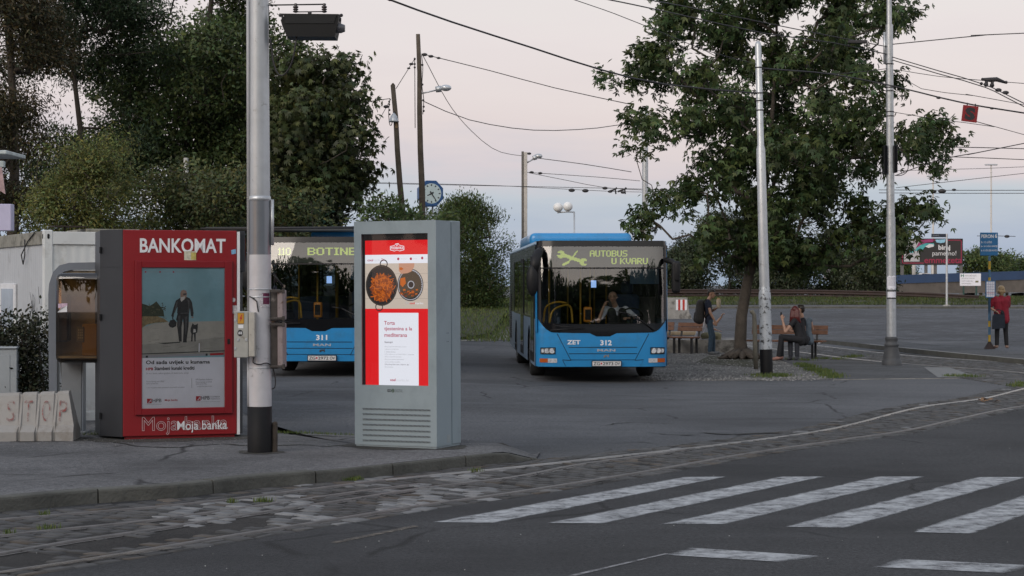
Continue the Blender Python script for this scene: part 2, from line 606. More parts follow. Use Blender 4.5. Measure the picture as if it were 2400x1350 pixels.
polebase = mat('black pole paint', (.006, .006, .007), .6, var=.3, vs=8, dirt=(.07, .065, .06), ds=4, dlo=.66, dhi=.9, spec=.25)
castiron = mat('grey cast iron', (.06, .063, .068), .6, var=.25, dirt=(.45, .43, .4), ds=9, dlo=.68, dhi=.7)
wood = mat('weathered pole wood', (.085, .068, .05), .85, var=.35, vs=3, bump=.5, bs=30)
benchwood = mat('brown bench wood', (.17, .075, .04), .6, var=.3, vs=8, bump=.2)
benchmetal = mat('black bench steel', (.02, .02, .022), .5)
wirem = mat('wire black', (.03, .028, .03), .6, var=.1)
concrete = mat('weathered concrete', (.3, .29, .27), .85, var=.25, vs=3, bump=.3, bs=35, dirt=(.1, .095, .085), ds=2.5)
rustrail = mat('brown rusted steel', (.026, .014, .011), .7, var=.35, vs=2)
railsteel = mat('polished rail steel', (.30, .28, .26), .35, .8, var=.3, vs=2.5)
raildark = mat('dull rail steel', (.15, .138, .13), .5, .5, var=.3, vs=5)
skin = mat('skin', (.40, .235, .165), .55, var=.12, vs=12)
ledm = mat('green yellow display dots', (.5, .6, .1), .5, var=0, emit=(.6, .75, .12), es=.5)
# ------------------------------------------------------------------ ground, roads, rails
forecourt_m = ground_mat('forecourt asphalt', (.074, .077, .084), (.128, .133, .142), 70, .22)
road_m = ground_mat('road asphalt', (.033, .034, .037), (.064, .0655, .0695), 85, .3, bump=.6)
pave_m = ground_mat('pavement asphalt', (.092, .093, .097), (.162, .163, .168), 60, .45, dust=(.22, .22, .22))
island_m = ground_mat('island asphalt', (.066, .069, .074), (.105, .109, .115), 60, .5)
gravel_m = ground_mat('gravel bed', (.09, .088, .083), (.19, .186, .176), 26, .8, cracks=False, bump=1)
dirt_m = ground_mat('earth', (.03, .032, .02), (.06, .06, .035), 20, .8, cracks=False, bump=1)


def struct(o): return tag(o, kind='structure')


def sheet(name, front, back, m, off, nrow=14, ncol=40, zf=zg):
    """ground sheet between two polylines of (x, y), laid on the ground height"""
    def resample(pl, n):
        pl = [Vector((p[0], p[1])) for p in pl]
        d = [0]
        for a, b in zip(pl, pl[1:]): d.append(d[-1] + (b - a).length)
        out = []
        for i in range(n + 1):
            t = d[-1] * i / n
            k = max(j for j in range(len(d) - 1) if d[j] <= t + 1e-9)
            out.append(pl[k].lerp(pl[k + 1], (t - d[k]) / max(1e-9, d[k + 1] - d[k])))
        return out
    a, b = resample(front, ncol), resample(back, ncol)
    mb = MB()
    vs = []
    for r in range(nrow + 1):
        for c in range(ncol + 1):
            p = a[c].lerp(b[c], r / nrow)
            vs.append((p.x, p.y, zf(p.x, p.y) + off))
    n = ncol + 1
    mb.add(vs, [(r * n + c, r * n + c + 1, (r + 1) * n + c + 1, (r + 1) * n + c) for r in range(nrow) for c in range(ncol)], 0, True)
    return struct(mb.build(name, m))


def gp(px, py, z=0):
    g = G(px, py, z)
    return (g.x, g.y)


mb = MB()
xs = [-2500, -900, -400, -200, -120, -80, -60, -45] + [-36 + i * 1.5 for i in range(49)] + [45, 60, 80, 120, 200, 400, 900, 2500]
ys = [-300, -120, -60, -30, -10, 0] + [4 + i * 1.0 for i in range(36)] + [41 + i * 3 for i in range(40)] + [165, 180, 210, 260, 340, 500, 800, 1500, 3500]
mb.add([(x, y, zg(x, y)) for y in ys for x in xs],
       [(r * len(xs) + c, r * len(xs) + c + 1, (r + 1) * len(xs) + c + 1, (r + 1) * len(xs) + c) for r in range(len(ys) - 1) for c in range(len(xs) - 1)], 0, True)
struct(mb.build('ground', forecourt_m))

# rails, read off as polylines on flat ground
def catmull(pts, step=.25):
    pts = [Vector(p) for p in pts]
    out = []
    e_ = [pts[0] * 2 - pts[1]] + pts + [pts[-1] * 2 - pts[-2]]
    for i in range(1, len(e_) - 2):
        p0, p1, p2, p3 = e_[i - 1:i + 3]
        n = max(2, int((p2 - p1).length / step))
        for k in range(n):
            t = k / n
            out.append(.5 * ((2 * p1) + (p2 - p0) * t + (2 * p0 - 5 * p1 + 4 * p2 - p3) * t * t + (3 * p1 - p0 - 3 * p2 + p3) * t ** 3))
    out.append(pts[-1])
    return out


def rail_pts(px, ext=None):
    p = [Vector(gp(x, y)) for x, y in px]
    d = (p[0] - p[1]).normalized()
    return catmull([p[0] + d * 6] + p + [Vector(e_) for e_ in (ext or [])])


R1 = rail_pts([(0, 1220), (250, 1200), (450, 1182), (700, 1152), (950, 1122), (1200, 1098), (1500, 1065), (1700, 1042), (1950, 1006), (2150, 957), (2305, 943 - 8), (2400, 912)], [(9.9, 35.2), (11.4, 39.5), (11.9, 43)])
R2 = rail_pts([(0, 1300), (175, 1270), (350, 1245), (600, 1205), (825, 1172), (1000, 1145), (1200, 1121), (1350, 1092), (1510, 1070), (1625, 1052)])
R3 = rail_pts([(0, 1345), (250, 1307), (500, 1265), (750, 1225), (1000, 1185), (1200, 1157), (1495, 1110), (1750, 1065), (1975, 1032), (2125, 1010), (2250, 982), (2400, 953)], [(9.6, 30.6), (12.2, 35.6), (13.4, 39.5)])
R4 = rail_pts([(0, 1258), (350, 1222), (650, 1181), (850, 1153), (980, 1137)])
RL1 = rail_pts([(1850, 823), (2060, 848), (2368, 870 + 2), (2440, 884)])
RL2 = rail_pts([(1890, 808), (2110, 832), (2340, 849), (2400, 856)])


def rail(path, m_i, wd=.05):
    mb = MB()
    vs = []
    for i, p in enumerate(path):
        t = (path[min(i + 1, len(path) - 1)] - path[max(i - 1, 0)]).normalized()
        n = Vector((-t.y, t.x))
        for o_, z in ((-wd / 2, -.02), (-wd / 2, .011), (-wd / 3, .016), (wd / 3, .016), (wd / 2, .011), (wd / 2, -.02)):
            vs.append((p.x + n.x * o_, p.y + n.y * o_, z))
        # guard lip of a grooved tram rail
    k = 6
    mb.add(vs, [(i * k + j, i * k + j + 1, (i + 1) * k + j + 1, (i + 1) * k + j) for i in range(len(path) - 1) for j in range(k - 1)], 0, True)
    vs2 = []
    for i, p in enumerate(path):
        t = (path[min(i + 1, len(path) - 1)] - path[max(i - 1, 0)]).normalized()
        n = Vector((-t.y, t.x))
        for o_, z in ((-wd / 2 - .065, .008), (-wd / 2 - .045, .008)):
            vs2.append((p.x + n.x * o_, p.y + n.y * o_, z))
    mb.add(vs2, [(2 * i, 2 * i + 1, 2 * i + 3, 2 * i + 2) for i in range(len(path) - 1)], 1)
    return struct(mb.build('tram_rail', [railsteel if m_i else raildark, raildark]))


K1 = next(i for i, p in enumerate(R1) if 1200 + p.x / p.y * F > 880 and p.y > 10)
for r_, k_ in ((R1[:K1 + 1], 0), (R1[K1:], 1), (R2, 0), (R3, 0), (R4, 0), (RL1, 1), (RL2, 1)): rail(r_, k_)

# bed of the tram track and its stone setts
def offs(path, d):
    out = []
    for i, p in enumerate(path):
        t = (path[min(i + 1, len(path) - 1)] - path[max(i - 1, 0)]).normalized()
        out.append(Vector((p.x - t.y * d, p.y + t.x * d)))
    return out


bed_m = ground_mat('track bed grit', (.016, .015, .014), (.036, .033, .03), 40, .6, cracks=False, bump=1)
r1o = offs(R1, .42)
r3o = offs(R3, -.26)
sheet('tram_track_bed', [tuple(p) for p in r3o[::3]], [tuple(p) for p in r1o[::3]], bed_m, .002, 10, 90, lambda x, y: 0)
sheet('tram_loop_bed', [tuple(p) for p in offs(RL1, -.5)], [tuple(p) for p in offs(RL2, .5)], bed_m, .002, 6, 30, lambda x, y: 0)

sett_m = mat('stone setts', (1, 1, 1), .7, var=.18, vs=9, bump=.35, bs=40, attr=True)


def setts(name, pa, pb, sw, sl_, paint, z=.004):
    """rows of separate worn stones laid across the strip between two paths"""
    la = [0]
    for a, b in zip(pa, pa[1:]): la.append(la[-1] + (b - a).length)
    lb = [0]
    for a, b in zip(pb, pb[1:]): lb.append(lb[-1] + (b - a).length)
    def at(pl, l, t):
        t *= l[-1]
        k = min(len(pl) - 2, max(0, int(np.searchsorted(l, t)) - 1))
        return pl[k].lerp(pl[k + 1], min(1, max(0, (t - l[k]) / max(1e-9, l[k + 1] - l[k]))))
    n = int(la[-1] / sw)
    V, Q, Cc = [], [], []
    for i in range(n):
        a, b = at(pa, la, (i + .5) / n), at(pb, lb, (i + .5) / n)
        ac = (b - a); wl = ac.length; ac = ac / wl
        al = Vector((ac.y, -ac.x))
        m = max(1, int(round(wl / sl_)))
        for j in range(m + 1):
            u0 = (j - (.5 if i % 2 else 0)) / m * wl
            u1 = u0 + wl / m
            u0, u1 = max(0, u0) + .006, min(wl, u1) - .006
            if u1 - u0 < .04 or random.random() < .03: continue
            cc_ = a + ac * (u0 + u1) / 2
            if name == 'track_setts':
                if min((cc_ - q_).length for q_ in R24) < .12: continue
                q2 = min(R2, key=lambda q_: (q_ - cc_).length)
                if 1200 + cc_.x / cc_.y * F < 640 + 60 * noise.noise(Vector((cc_.x * 3, 0, 0))) and cc_.y < q2.y - .02 and (cc_ - q2).dot(Vector((.83, -.56))) > .1 and min((cc_ - q_).length for q_ in R3) > .24: continue
            h_ = random.uniform(.003, .009)
            tx, ty = random.gauss(0, .008), random.gauss(0, .014)
            hw = sw / 2 - random.uniform(.006, .014)
            c = a + ac * (u0 + u1) / 2
            hl = (u1 - u0) / 2
            base = len(V)
            for (p, q, zz) in ((-1, -1, -.01), (1, -1, -.01), (1, 1, -.01), (-1, 1, -.01), (-.9, -.84, 0), (.9, -.84, 0), (.9, .84, 0), (-.9, .84, 0)):
                jx, jy = random.gauss(0, .005), random.gauss(0, .005)
                pt = c + ac * (p * hl + jx) + al * (q * hw + jy)
                V.append((pt.x, pt.y, z + (h_ + tx * p * .3 + ty * q * .12 if zz == 0 else zz)))
            g = random.uniform(.034, .066) * (1.25 if random.random() < .12 else 1)
            colr = (g * 1.03, g, g * .97)
            if random.random() < .12: colr = (g * 1.25, g * 1.02, g * .8)
            k = paint(c)
            if random.random() < k:
                v = random.uniform(.11, .22); colr = (v, v * 1.01, v * 1.02)
            Cc += [colr] * 8
            Q += [(base + 4, base + 5, base + 6, base + 7)] + [(base + e0, base + (e0 + 1) % 4, base + 4 + (e0 + 1) % 4, base + 4 + e0) for e0 in range(4)]
    o = link(name, npmesh(name, V, Q, sett_m, np.array(Cc)))
    return struct(o)


R24 = R2[::2] + R4[::2]


def old_paint(c):
    px, py = 1200 + c.x / c.y * F, YH + F * H / c.y
    v = noise.noise(Vector((c.x * 1.1, c.y * 1.1, 3)))
    if 350 < px < 1150 and 1100 < py < 1230 + (700 - px) * .05: return .75 if v > -.08 else .08
    return .05 if v > .35 else .005


def sub(pa, y0, y1): return [p for p in pa if y0 <= p.y <= y1]


setts('track_setts', sub(offs(R3, .05), 9, 36), sub(offs(R1, -.06), 10, 39), .135, .2, old_paint)
setts('track_edge_setts', offs(R3, -.24)[:int(len(R3) * .75)], offs(R3, -.06)[:int(len(R3) * .75)], .22, .17, lambda c: .4 if 800 < 1200 + c.x / c.y * F < 1320 else .02)
setts('track_far_edge_setts', offs(R1, .06), offs(R1, .40), .2, .17, lambda c: .22 if 560 < 1200 + c.x / c.y * F < 900 else .02)
setts('loop_setts', offs(RL1, .08), offs(RL2, -.08), .18, .22, lambda c: .01)
setts('loop_edge_setts', offs(RL1, -.9), offs(RL1, -.06), .2, .22, lambda c: .01)
setts('island_edge_setts', [Vector(gp(x, y)) for x, y in ((2230, 882), (2330, 898), (2420, 915))], [Vector(gp(x, y)) for x, y in ((2180, 858), (2330, 872), (2440, 885))], .24, .3, lambda c: .03)

# road of the foreground
r3e = offs(R3, -.24)
rd = [p for p in r3e if p.y > 5]
sheet('road', [(p.x + (p.x + 3.6) * .25 + 2.2, p.y - 12 - .6 * (p.y - 10)) for p in rd[::4]], [tuple(p) for p in rd[::4]], road_m, .004, 30, 60, lambda x, y: 0)

stripe_m = paint_mat('white road paint', (.38, .395, .41), .8, .42, .66, 4.2)
faint_m = paint_mat('faded road paint', (.3, .3, .31), .85, .40, .6, 7)
ochre_m = paint_mat('faded yellow road line', (.14, .122, .10), .9, .38, .62, 6)


def stripe(px, m=stripe_m, n=8, name='road_marking', z=.0085):
    q = [Vector(gp(x, y)) for x, y in px]
    mb = MB()
    vs, uv = [], []
    for i in range(n + 1):
        a, b = q[0].lerp(q[3], i / n), q[1].lerp(q[2], i / n)
        for j in range(5):
            p = a.lerp(b, j / 4)
            vs.append((p.x, p.y, z)); uv.append((j / 4, i / n))
    fs = [(i * 5 + j, i * 5 + j + 1, i * 5 + j + 6, i * 5 + j + 5) for i in range(n) for j in range(4)]
    mb.add(vs, fs)
    o = mb.build(name, m)
    ul = o.data.uv_layers.new(name='UVMap')
    for l in o.data.loops: ul.data[l.index].uv = uv[l.vertex_index]
    return struct(o)


for s_ in (((1010, 1226), (1165, 1228), (1706, 1119), (1600, 1120)), ((1280, 1228), (1418, 1229), (1935, 1119), (1828, 1119)),
           ((1548, 1230), (1702, 1231), (2170, 1119), (2052, 1119)), ((1835, 1237), (1988, 1239), (2412, 1120), (2288, 1120)), ((2128, 1249), (2284, 1253), (2650, 1121), (2530, 1121))):
    stripe(s_, name='crosswalk_stripe')
stripe(((1835, 1320), (1560, 1303), (1612, 1286), (1928, 1306)))
stripe(((2365, 1346), (2040, 1331), (2110, 1313), (2420, 1328)))
stripe(((1330, 1352), (1352, 1352), (1570, 1300), (1556, 1300)), faint_m)
stripe(((770, 1274), (790, 1276), (985, 1236), (965, 1234)), ochre_m)
stripe(((-60, 1356), (60, 1344), (420, 1290), (380, 1288)), ochre_m, z=.02)

# raised pavement with its kerbstones
kt = [Vector(gp(x, y, .12)) for x, y in ((-420, 1200), (-200, 1185), (0, 1167), (230, 1147), (415, 1135), (580, 1117), (740, 1104), (885, 1090), (1025, 1075), (1150, 1062), (1225, 1055), (1262, 1051))]
kt = catmull(kt, .2)
pav_back = [(-14, 34), (-9, 33), gp(420, 905, .12), gp(520, 940, .12), gp(600, 985, .12), gp(640, 1013, .12), gp(740, 1016, .12), gp(850, 1021, .12), gp(960, 1025, .12), gp(1080, 1030, .12), gp(1180, 1038, .12), gp(1240, 1046, .12), gp(1266, 1050, .06)]
pz = lambda x, y: .12 * (1 - .85 * smooth(gp(1170, 1060)[0], gp(1262, 1054)[0], x))
sheet('pavement', [tuple(p) for p in offs(kt, .03)], pav_back, pave_m, 0, 16, 60, pz)
mb = MB()
for a, b in zip(pav_back, pav_back[1:]):
    mb.quad((a[0], a[1], 0), (b[0], b[1], 0), (b[0], b[1], pz(*b)), (a[0], a[1], pz(*a)))
struct(mb.build('pavement_edge', pave_m))
kerb_m = mat('kerb stone', (.085, .085, .075), .85, var=.3, vs=3, bump=.5, bs=30, dirt=(.22, .21, .19), ds=3.2, dlo=.62, dhi=.72)
lk = [0]
for a, b in zip(kt, kt[1:]): lk.append(lk[-1] + (b - a).length)
mb = MB()
i = 0
stone = 0
while i < len(kt) - 1:
    j = i
    while j < len(kt) - 1 and lk[j] - lk[i] < .98: j += 1
    sec = []
    dz = random.uniform(-.006, .004)
    for k in range(i, j + 1):
        p = kt[k]
        t = (kt[min(k + 1, len(kt) - 1)] - kt[max(k - 1, 0)]).normalized()
        n = Vector((-t.y, t.x))
        sh = .008 if k == i else (-.008 if k == j else 0)
        z = pz(p.x, p.y)
        q = p + t * sh
        f = lambda o_, zz: (q.x + n.x * o_, q.y + n.y * o_, zz)
        sec.append([f(-.005, -.03), f(0, z - .022 + dz), f(.006, z - .006 + dz), f(.022, z + .002 + dz), f(.135, z + .003 + dz), f(.135, -.03)])
    vs = [v for s_ in sec for v in s_]
    n6 = 6
    mb.add(vs, [(a * n6 + b + 1, a * n6 + b, (a + 1) * n6 + b, (a + 1) * n6 + b + 1) for a in range(len(sec) - 1) for b in range(5)] + [tuple(range(5, -1, -1)), tuple((len(sec) - 1) * n6 + q_ for q_ in range(6))], 0, False)
    i = j
struct(mb.build('kerb', kerb_m))
sheet('gutter', [tuple(p) for p in offs(kt, -.34)], [tuple(p) for p in offs(kt, .02)], road_m, .0035, 2, 50, lambda x, y: 0)

# island with gravel and asphalt, platform, sett-paved yard, verge
sheet('gravel', [gp(x, y) for x, y in ((1490, 888), (1600, 893), (1760, 893), (1960, 890))], [gp(x, y) for x, y in ((1560, 790), (1700, 792), (1800, 800), (1880, 838))], gravel_m, .006, 10, 20)
sheet('island', [gp(x, y) for x, y in ((1958, 891), (2060, 889), (2180, 888), (2290, 886))], [gp(x, y) for x, y in ((1810, 838), (1960, 845), (2130, 853), (2240, 868))], island_m, .012, 6, 16)
mb = MB()
for a, b in (((1958, 891), (2060, 889)), ((2060, 889), (2180, 888)), ((2180, 888), (2290, 886))):
    p, q = gp(*a), gp(*b)
    mb.quad((p[0], p[1], -.01), (q[0], q[1], -.01), (q[0], q[1], .013), (p[0], p[1], .013))
struct(mb.build('island_edge', concrete))
slabm = mat('pale concrete slab', (.17, .175, .175), .85, var=.2, bump=.3)
sheet('slab', [gp(x, y) for x, y in ((2198, 886.5), (2290, 885))], [gp(x, y) for x, y in ((2165, 862), (2225, 863))], slabm, .018, 2, 4)
# platform
pk = [Vector(gp(x, y, .12)) for x, y in ((1860, 792), (1960, 800), (2080, 812), (2240, 828), (2400, 843), (2480, 852))]
pk = catmull(pk, .5)
sheet('platform', [tuple(p) for p in pk], [(p.x + 1.0, p.y + 6.5) for p in pk], island_m, .12, 4, 20)
mb = MB()
for a, b in zip(pk, pk[1:]):
    mb.quad((a.x, a.y, -.02), (b.x, b.y, -.02), (b.x, b.y, .125), (a.x, a.y, .125), 0)
    d = (b - a).normalized(); n = Vector((-d.y, d.x)) * .16
    mb.quad((a.x, a.y, .125), (b.x, b.y, .125), (b.x + n.x, b.y + n.y, .125), (a.x + n.x, a.y + n.y, .125), 1)
struct(mb.build('platform_kerb', [kerb_m, mat('kerb top', (.2, .2, .19), .8, var=.3)]))

# sett-paved yard
m = ground_mat('yard setts', (.066, .071, .081), (.115, .122, .138), 3, .15, cracks=False, bump=.8, streak=.12)
t = m.node_tree
vo = t.nodes.new('ShaderNodeTexBrick'); vo.inputs['Scale'].default_value = .9
vo.inputs['Color1'].default_value = (1, 1, 1, 1); vo.inputs['Color2'].default_value = (.62, .63, .66, 1); vo.inputs['Mortar'].default_value = (.25, .24, .23, 1)
vo.inputs['Mortar Size'].default_value = .035
co = t.nodes.new('ShaderNodeTexCoord'); t.links.new(co.outputs['Object'], vo.inputs['Vector'])
b = t.nodes['Principled BSDF']
src = b.inputs['Base Color'].links[0].from_socket
mx = t.nodes.new('ShaderNodeMix'); mx.data_type = 'RGBA'; mx.blend_type = 'MULTIPLY'; mx.inputs[0].default_value = 1
t.links.new(src, mx.inputs[6]); t.links.new(vo.outputs['Color'], mx.inputs[7]); t.links.new(mx.outputs[2], b.inputs['Base Color'])
sheet('yard_paving', [(3.5, 56), (9.9, 66), (16, 61), (40, 50)], [(4, 116), (14, 115), (30, 113), (70, 110)], m, .006, 30, 50)
mb = MB()
for i in range(40):
    x0, x1 = 4 + i * 1.6, 5.6 + i * 1.6
    for (xa, xb) in ((x0, x1 - .03),):
        z = zg(xa, 116.5)
        mb.lohi((xa, 116.2, z - .1), (xb, 116.6, z + .13))
struct(mb.build('far_kerb', kerb_m))
sheet('far_footway', [(4, 116.6), (70, 116.6)], [(4, 122), (70, 122)], pave_m, .1, 2, 20)
vz = lambda x, y: zg(x, y) + .1 + .25 * smooth(122, 132, y)
sheet('far_verge', [(2, 121.9), (72, 121.9)], [(2, 150), (72, 150)], dirt_m, .02, 8, 40, vz)
# grassy bank beside the buses
bz = lambda x, y: zg(x, y) + .85 * smooth(57, 78, y) * smooth(2.6, 0, x) + .02
sheet('grass_bank', [gp(700, 800), gp(1085, 805), gp(1150, 800), gp(1186, 782)], [(-30, 95), (-8, 98), (-1, 100), (2.2, 100)], dirt_m, .03, 24, 24, bz)
sheet('bank_edge', [gp(1080, 808), gp(1160, 804), gp(1205, 800)], [gp(1080, 799), gp(1150, 790), gp(1205, 768)], ground_mat('dry earth', (.16, .15, .13), (.26, .25, .22), 30, .6, cracks=False), .012, 2, 6)


# ------------------------------------------------------------------ grass, weeds, pebbles
grass_m = leaf_mat('grass blades', (.10, .145, .04), .3)


def blades(name, pts, zf, hgt, wdt, lean=.5, tone=(.7, 1.2), m=grass_m):
    n = len(pts)
    pts = np.array(pts)
    z = np.array([zf(p[0], p[1]) for p in pts])
    h_ = RNG.uniform(.5, 1.2, n) * hgt
    a = RNG.uniform(0, 2 * np.pi, n)
    dx, dy = np.cos(a), np.sin(a)
    le = RNG.uniform(.1, 1, n) * lean * h_
    b = np.stack([pts[:, 0], pts[:, 1], z], 1)
    side = np.stack([-dy, dx, np.zeros(n)], 1) * wdt
    mid = b + np.stack([dx * le * .35, dy * le * .35, h_ * .6], 1)
    tip = b + np.stack([dx * le, dy * le, h_], 1)
    V = np.stack([b - side, b + side, mid + side * .8, tip, mid - side * .8], 1).reshape(-1, 3)
    i0 = np.arange(n)[:, None] * 5
    Q = np.concatenate([i0 + np.array([[0, 1, 2, 4]]), i0 + np.array([[4, 2, 3, 3]])])
    tri = np.concatenate([i0 + np.array([[0, 1, 2]]), i0 + np.array([[0, 2, 4]]), i0 + np.array([[4, 2, 3]])])
    c = np.repeat(RNG.uniform(tone[0], tone[1], n), 5)[:, None] * np.array([[1, 1, 1]])
    yel = np.repeat(RNG.uniform(0, 1, n) < .25, 5)
    c[yel] *= np.array([1.5, 1.15, 1.1])
    o = link(name, npmesh(name, V, tri, m, c, sides=3))
    return tag(o, kind='stuff')


pts = []
while len(pts) < 26000:
    x, y = random.uniform(-9, 2.2), random.uniform(58, 92)
    if bz(x, y) < .1 and random.random() > .5: continue
    if y < 58.5 + .8 * noise.noise(Vector((x * .8, 0, 0))) or x > (.2 if y < 62 else 1.4): continue
    pts.append((x, y))
tag(blades('bank_grass', pts, bz, .13, .013), 'mown green grass on the bank beside the parked buses', 'grass')
pts = [(random.uniform(4, 50), random.uniform(122, 140)) for _ in range(30000)]
pts = [p for p in pts if noise.noise(Vector((p[0] * .5, p[1] * .3, 1))) > -.25]
tag(blades('verge_grass', pts, vz, .20, .022, tone=(.3, .75)), 'rough grass strip below the brown guard rail', 'grass')


def tufts(centres, n, r, hgt, z0=0):
    pts = []
    for (x, y, k) in centres:
        for _ in range(int(n * k)):
            pts.append((x + random.gauss(0, r * k), y + random.gauss(0, r * k)))
    return pts


cs = []
for px, py, k in ((822, 1128, 1), (835, 1126, .8), (615, 1178, .8), (1020, 1101, .6), (1115, 1107, .7), (110, 1243, .9), (105, 1210, .6), (545, 1180, .5), (1165, 1078, .7), (1185, 1075, .6), (20, 1255, .5)):
    g = gp(px, py); cs.append((g[0], g[1], k))
tag(blades('track_weeds', tufts(cs, 70, .045, .08), lambda x, y: .004, .045, .004), 'small weeds growing between the tram track stones', 'weeds', kind='stuff')
cs = []
for i in range(28):
    t = i / 27
    g = gp(1880 + t * 75 + random.gauss(0, 3), 856 + t * 30 + random.gauss(0, 2)); cs.append((g[0], g[1], random.uniform(.5, 1.2)))
for px, py in ((1820, 881), (1828, 883), (1836, 882), (1812, 883), (1775, 882), (1830, 884), (1790, 886), (2000, 838), (1990, 839), (2008, 836), (1930, 842), (1890, 846), (1860, 844), (1960, 843), (2260, 884), (2230, 884), (2275, 885), (2385, 905), (2398, 900), (2395, 908)):
    g = gp(px, py); cs.append((g[0], g[1], 1))
tag(blades('island_weeds', tufts(cs, 70, .11, .1), lambda x, y: .01, .065, .007), 'weeds along the edges of the gravel island', 'weeds', kind='stuff')
cs = [(gp(px, py, .12)[0], gp(px, py, .12)[1], 1) for px, py in ((650, 1014), (668, 1015), (690, 1015), (720, 1016), (760, 1017), (800, 1019), (220, 1018), (238, 1017), (200, 1014))]
tag(blades('pavement_weeds', tufts(cs, 50, .07, .06), lambda x, y: .11, .04, .004), 'dry weeds along the back edge of the pavement', 'weeds', kind='stuff')

peb_m = mat('pebbles', (1, 1, 1), .8, var=.2, attr=True)


def pebbles(name, pts, z, r0, r1, lab, shade=(.12, .42)):
    V, Q, Cc = [], [], []
    for (x, y) in pts:
        r = random.uniform(r0, r1); b = len(V); a0 = random.random() * 6
        for k in range(4):
            a = a0 + k * math.pi / 2
            V.append((x + math.cos(a) * r * random.uniform(.7, 1.3), y + math.sin(a) * r * random.uniform(.7, 1.3), z))
        for k in range(4):
            a = a0 + k * math.pi / 2
            V.append((x + math.cos(a) * r * .6, y + math.sin(a) * r * .6, z + r * random.uniform(.5, .9)))
        Q += [(b + 4, b + 5, b + 6, b + 7)] + [(b + k, b + (k + 1) % 4, b + 4 + (k + 1) % 4, b + 4 + k) for k in range(4)]
        g = random.uniform(*shade); Cc += [(g, g * .98, g * .94)] * 8
    return tag(link(name, npmesh(name, V, Q, peb_m, np.array(Cc))), lab, 'gravel', kind='stuff')


pts = []
for _ in range(7000):
    u, v = random.random(), random.random() ** 1.2
    px = 1500 + u * 460; py = 893 - v * 95
    if px > 1810 + (893 - py) * 0 and py < 840 + (px - 1810) * .34: continue
    pts.append(gp(px, py))
pts = [p for p in pts if noise.noise(Vector((p[0] * 1.6, p[1] * .7, 2))) > -.12 or random.random() < .3]
pebbles('loose_gravel', pts, .006, .007, .024, 'loose grey gravel on the island under the big tree', (.07, .3))
pts = [gp(random.uniform(-50, 1180), random.uniform(1010, 1052), .12) for _ in range(420)] + [gp(random.uniform(160, 640), random.gauss(1030, 5), .12) for _ in range(300)]
pts = [p for p in pts if p[1] < 22.2]
pebbles('pavement_grit', pts, .121, .003, .008, 'grit and crumbs scattered on the pavement', (.04, .32))
crack_m = mat('crack_grime', (.012, .012, .011), .95, var=.3)


def crack(px, wd, z, name):
    p = catmull([Vector(gp(x, y, z)) for x, y in px], .12)
    mb = MB()
    vs = []
    for i, q in enumerate(p):
        t_ = (p[min(i + 1, len(p) - 1)] - p[max(i - 1, 0)]).normalized()
        n_ = Vector((-t_.y, t_.x))
        k_ = min(1, i / 4, (len(p) - 1 - i) / 4)
        w_ = wd * k_ * random.uniform(.3, 1.5); o_ = random.gauss(0, .02)
        vs += [(q.x + n_.x * (o_ - w_), q.y + n_.y * (o_ - w_), z + .003), (q.x + n_.x * (o_ + w_), q.y + n_.y * (o_ + w_), z + .003)]
    mb.add(vs, [(2 * i, 2 * i + 2, 2 * i + 3, 2 * i + 1) for i in range(len(p) - 1)])
    return struct(mb.build(name, crack_m))


for px_, wd, z_ in (([(-20, 1130), (70, 1126), (150, 1117), (250, 1110), (330, 1102)], .012, .12), ([(180, 1032), (260, 1036), (330, 1046), (420, 1048), (520, 1041), (600, 1046), (700, 1043), (770, 1046), (830, 1040)], .035, .12),
                   ([(640, 1017), (700, 1019), (760, 1022), (830, 1024)], .05, .12), ([(255, 1045), (275, 1046), (300, 1044)], .09, .12)):
    crack(px_, wd, z_, 'pavement_crack')
for px_, wd in (([(1500, 1013), (1560, 1018), (1610, 1020), (1650, 1018)], .06), ([(1630, 1012), (1700, 1018), (1780, 1016), (1860, 1012)], .07), ([(1430, 1040), (1500, 1036), (1560, 1042)], .02), ([(2080, 955), (2160, 948), (2260, 941)], .025), ([(1400, 1000), (1480, 990), (1600, 996)], .015)):
    crack(px_, wd, .004, 'asphalt_crack')
def shade_dirt_disc(name, c, rx, ry, z, m, rz=0):
    """ragged disc round the foot of something: contact shade put into colour, also real earth"""
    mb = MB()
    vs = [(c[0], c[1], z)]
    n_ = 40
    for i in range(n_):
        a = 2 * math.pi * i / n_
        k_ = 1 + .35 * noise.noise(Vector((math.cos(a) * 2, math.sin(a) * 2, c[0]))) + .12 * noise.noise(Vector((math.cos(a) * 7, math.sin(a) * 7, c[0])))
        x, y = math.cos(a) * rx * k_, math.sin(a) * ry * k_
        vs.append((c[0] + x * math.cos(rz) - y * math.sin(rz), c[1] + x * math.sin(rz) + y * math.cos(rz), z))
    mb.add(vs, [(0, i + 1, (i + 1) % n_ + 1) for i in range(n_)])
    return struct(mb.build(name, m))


contact_shade_m = ground_mat('contact shade', (.035, .034, .03), (.085, .082, .074), 55, 1.5, cracks=False, bump=.8)  # dark ground colour that paints contact shade under pole, kiosk, totem and barrier
shade_dirt_disc('contact_shade_patch', gp(609, 1060, .12), .24, .22, .1235, contact_shade_m)
shade_dirt_disc('contact_shade_patch', (-3.7, 21.4), .95, .45, .1232, contact_shade_m, .31)
shade_dirt_disc('contact_shade_patch', (-1.15, 20.35), .72, .45, .1233, contact_shade_m, -.43)
shade_dirt_disc('contact_shade_patch', gp(90, 1030, .12), .62, .34, .1231, contact_shade_m)
shade_dirt_disc('earth_patch', gp(1799, 879), .42, .3, .0125, dirt_m)
pts = [gp(random.uniform(0, 2400), random.uniform(900, 1340)) for _ in range(110)]
pebbles('road_grit', pts, .006, .002, .006, 'pale specks of grit on the roadway', (.15, .5))
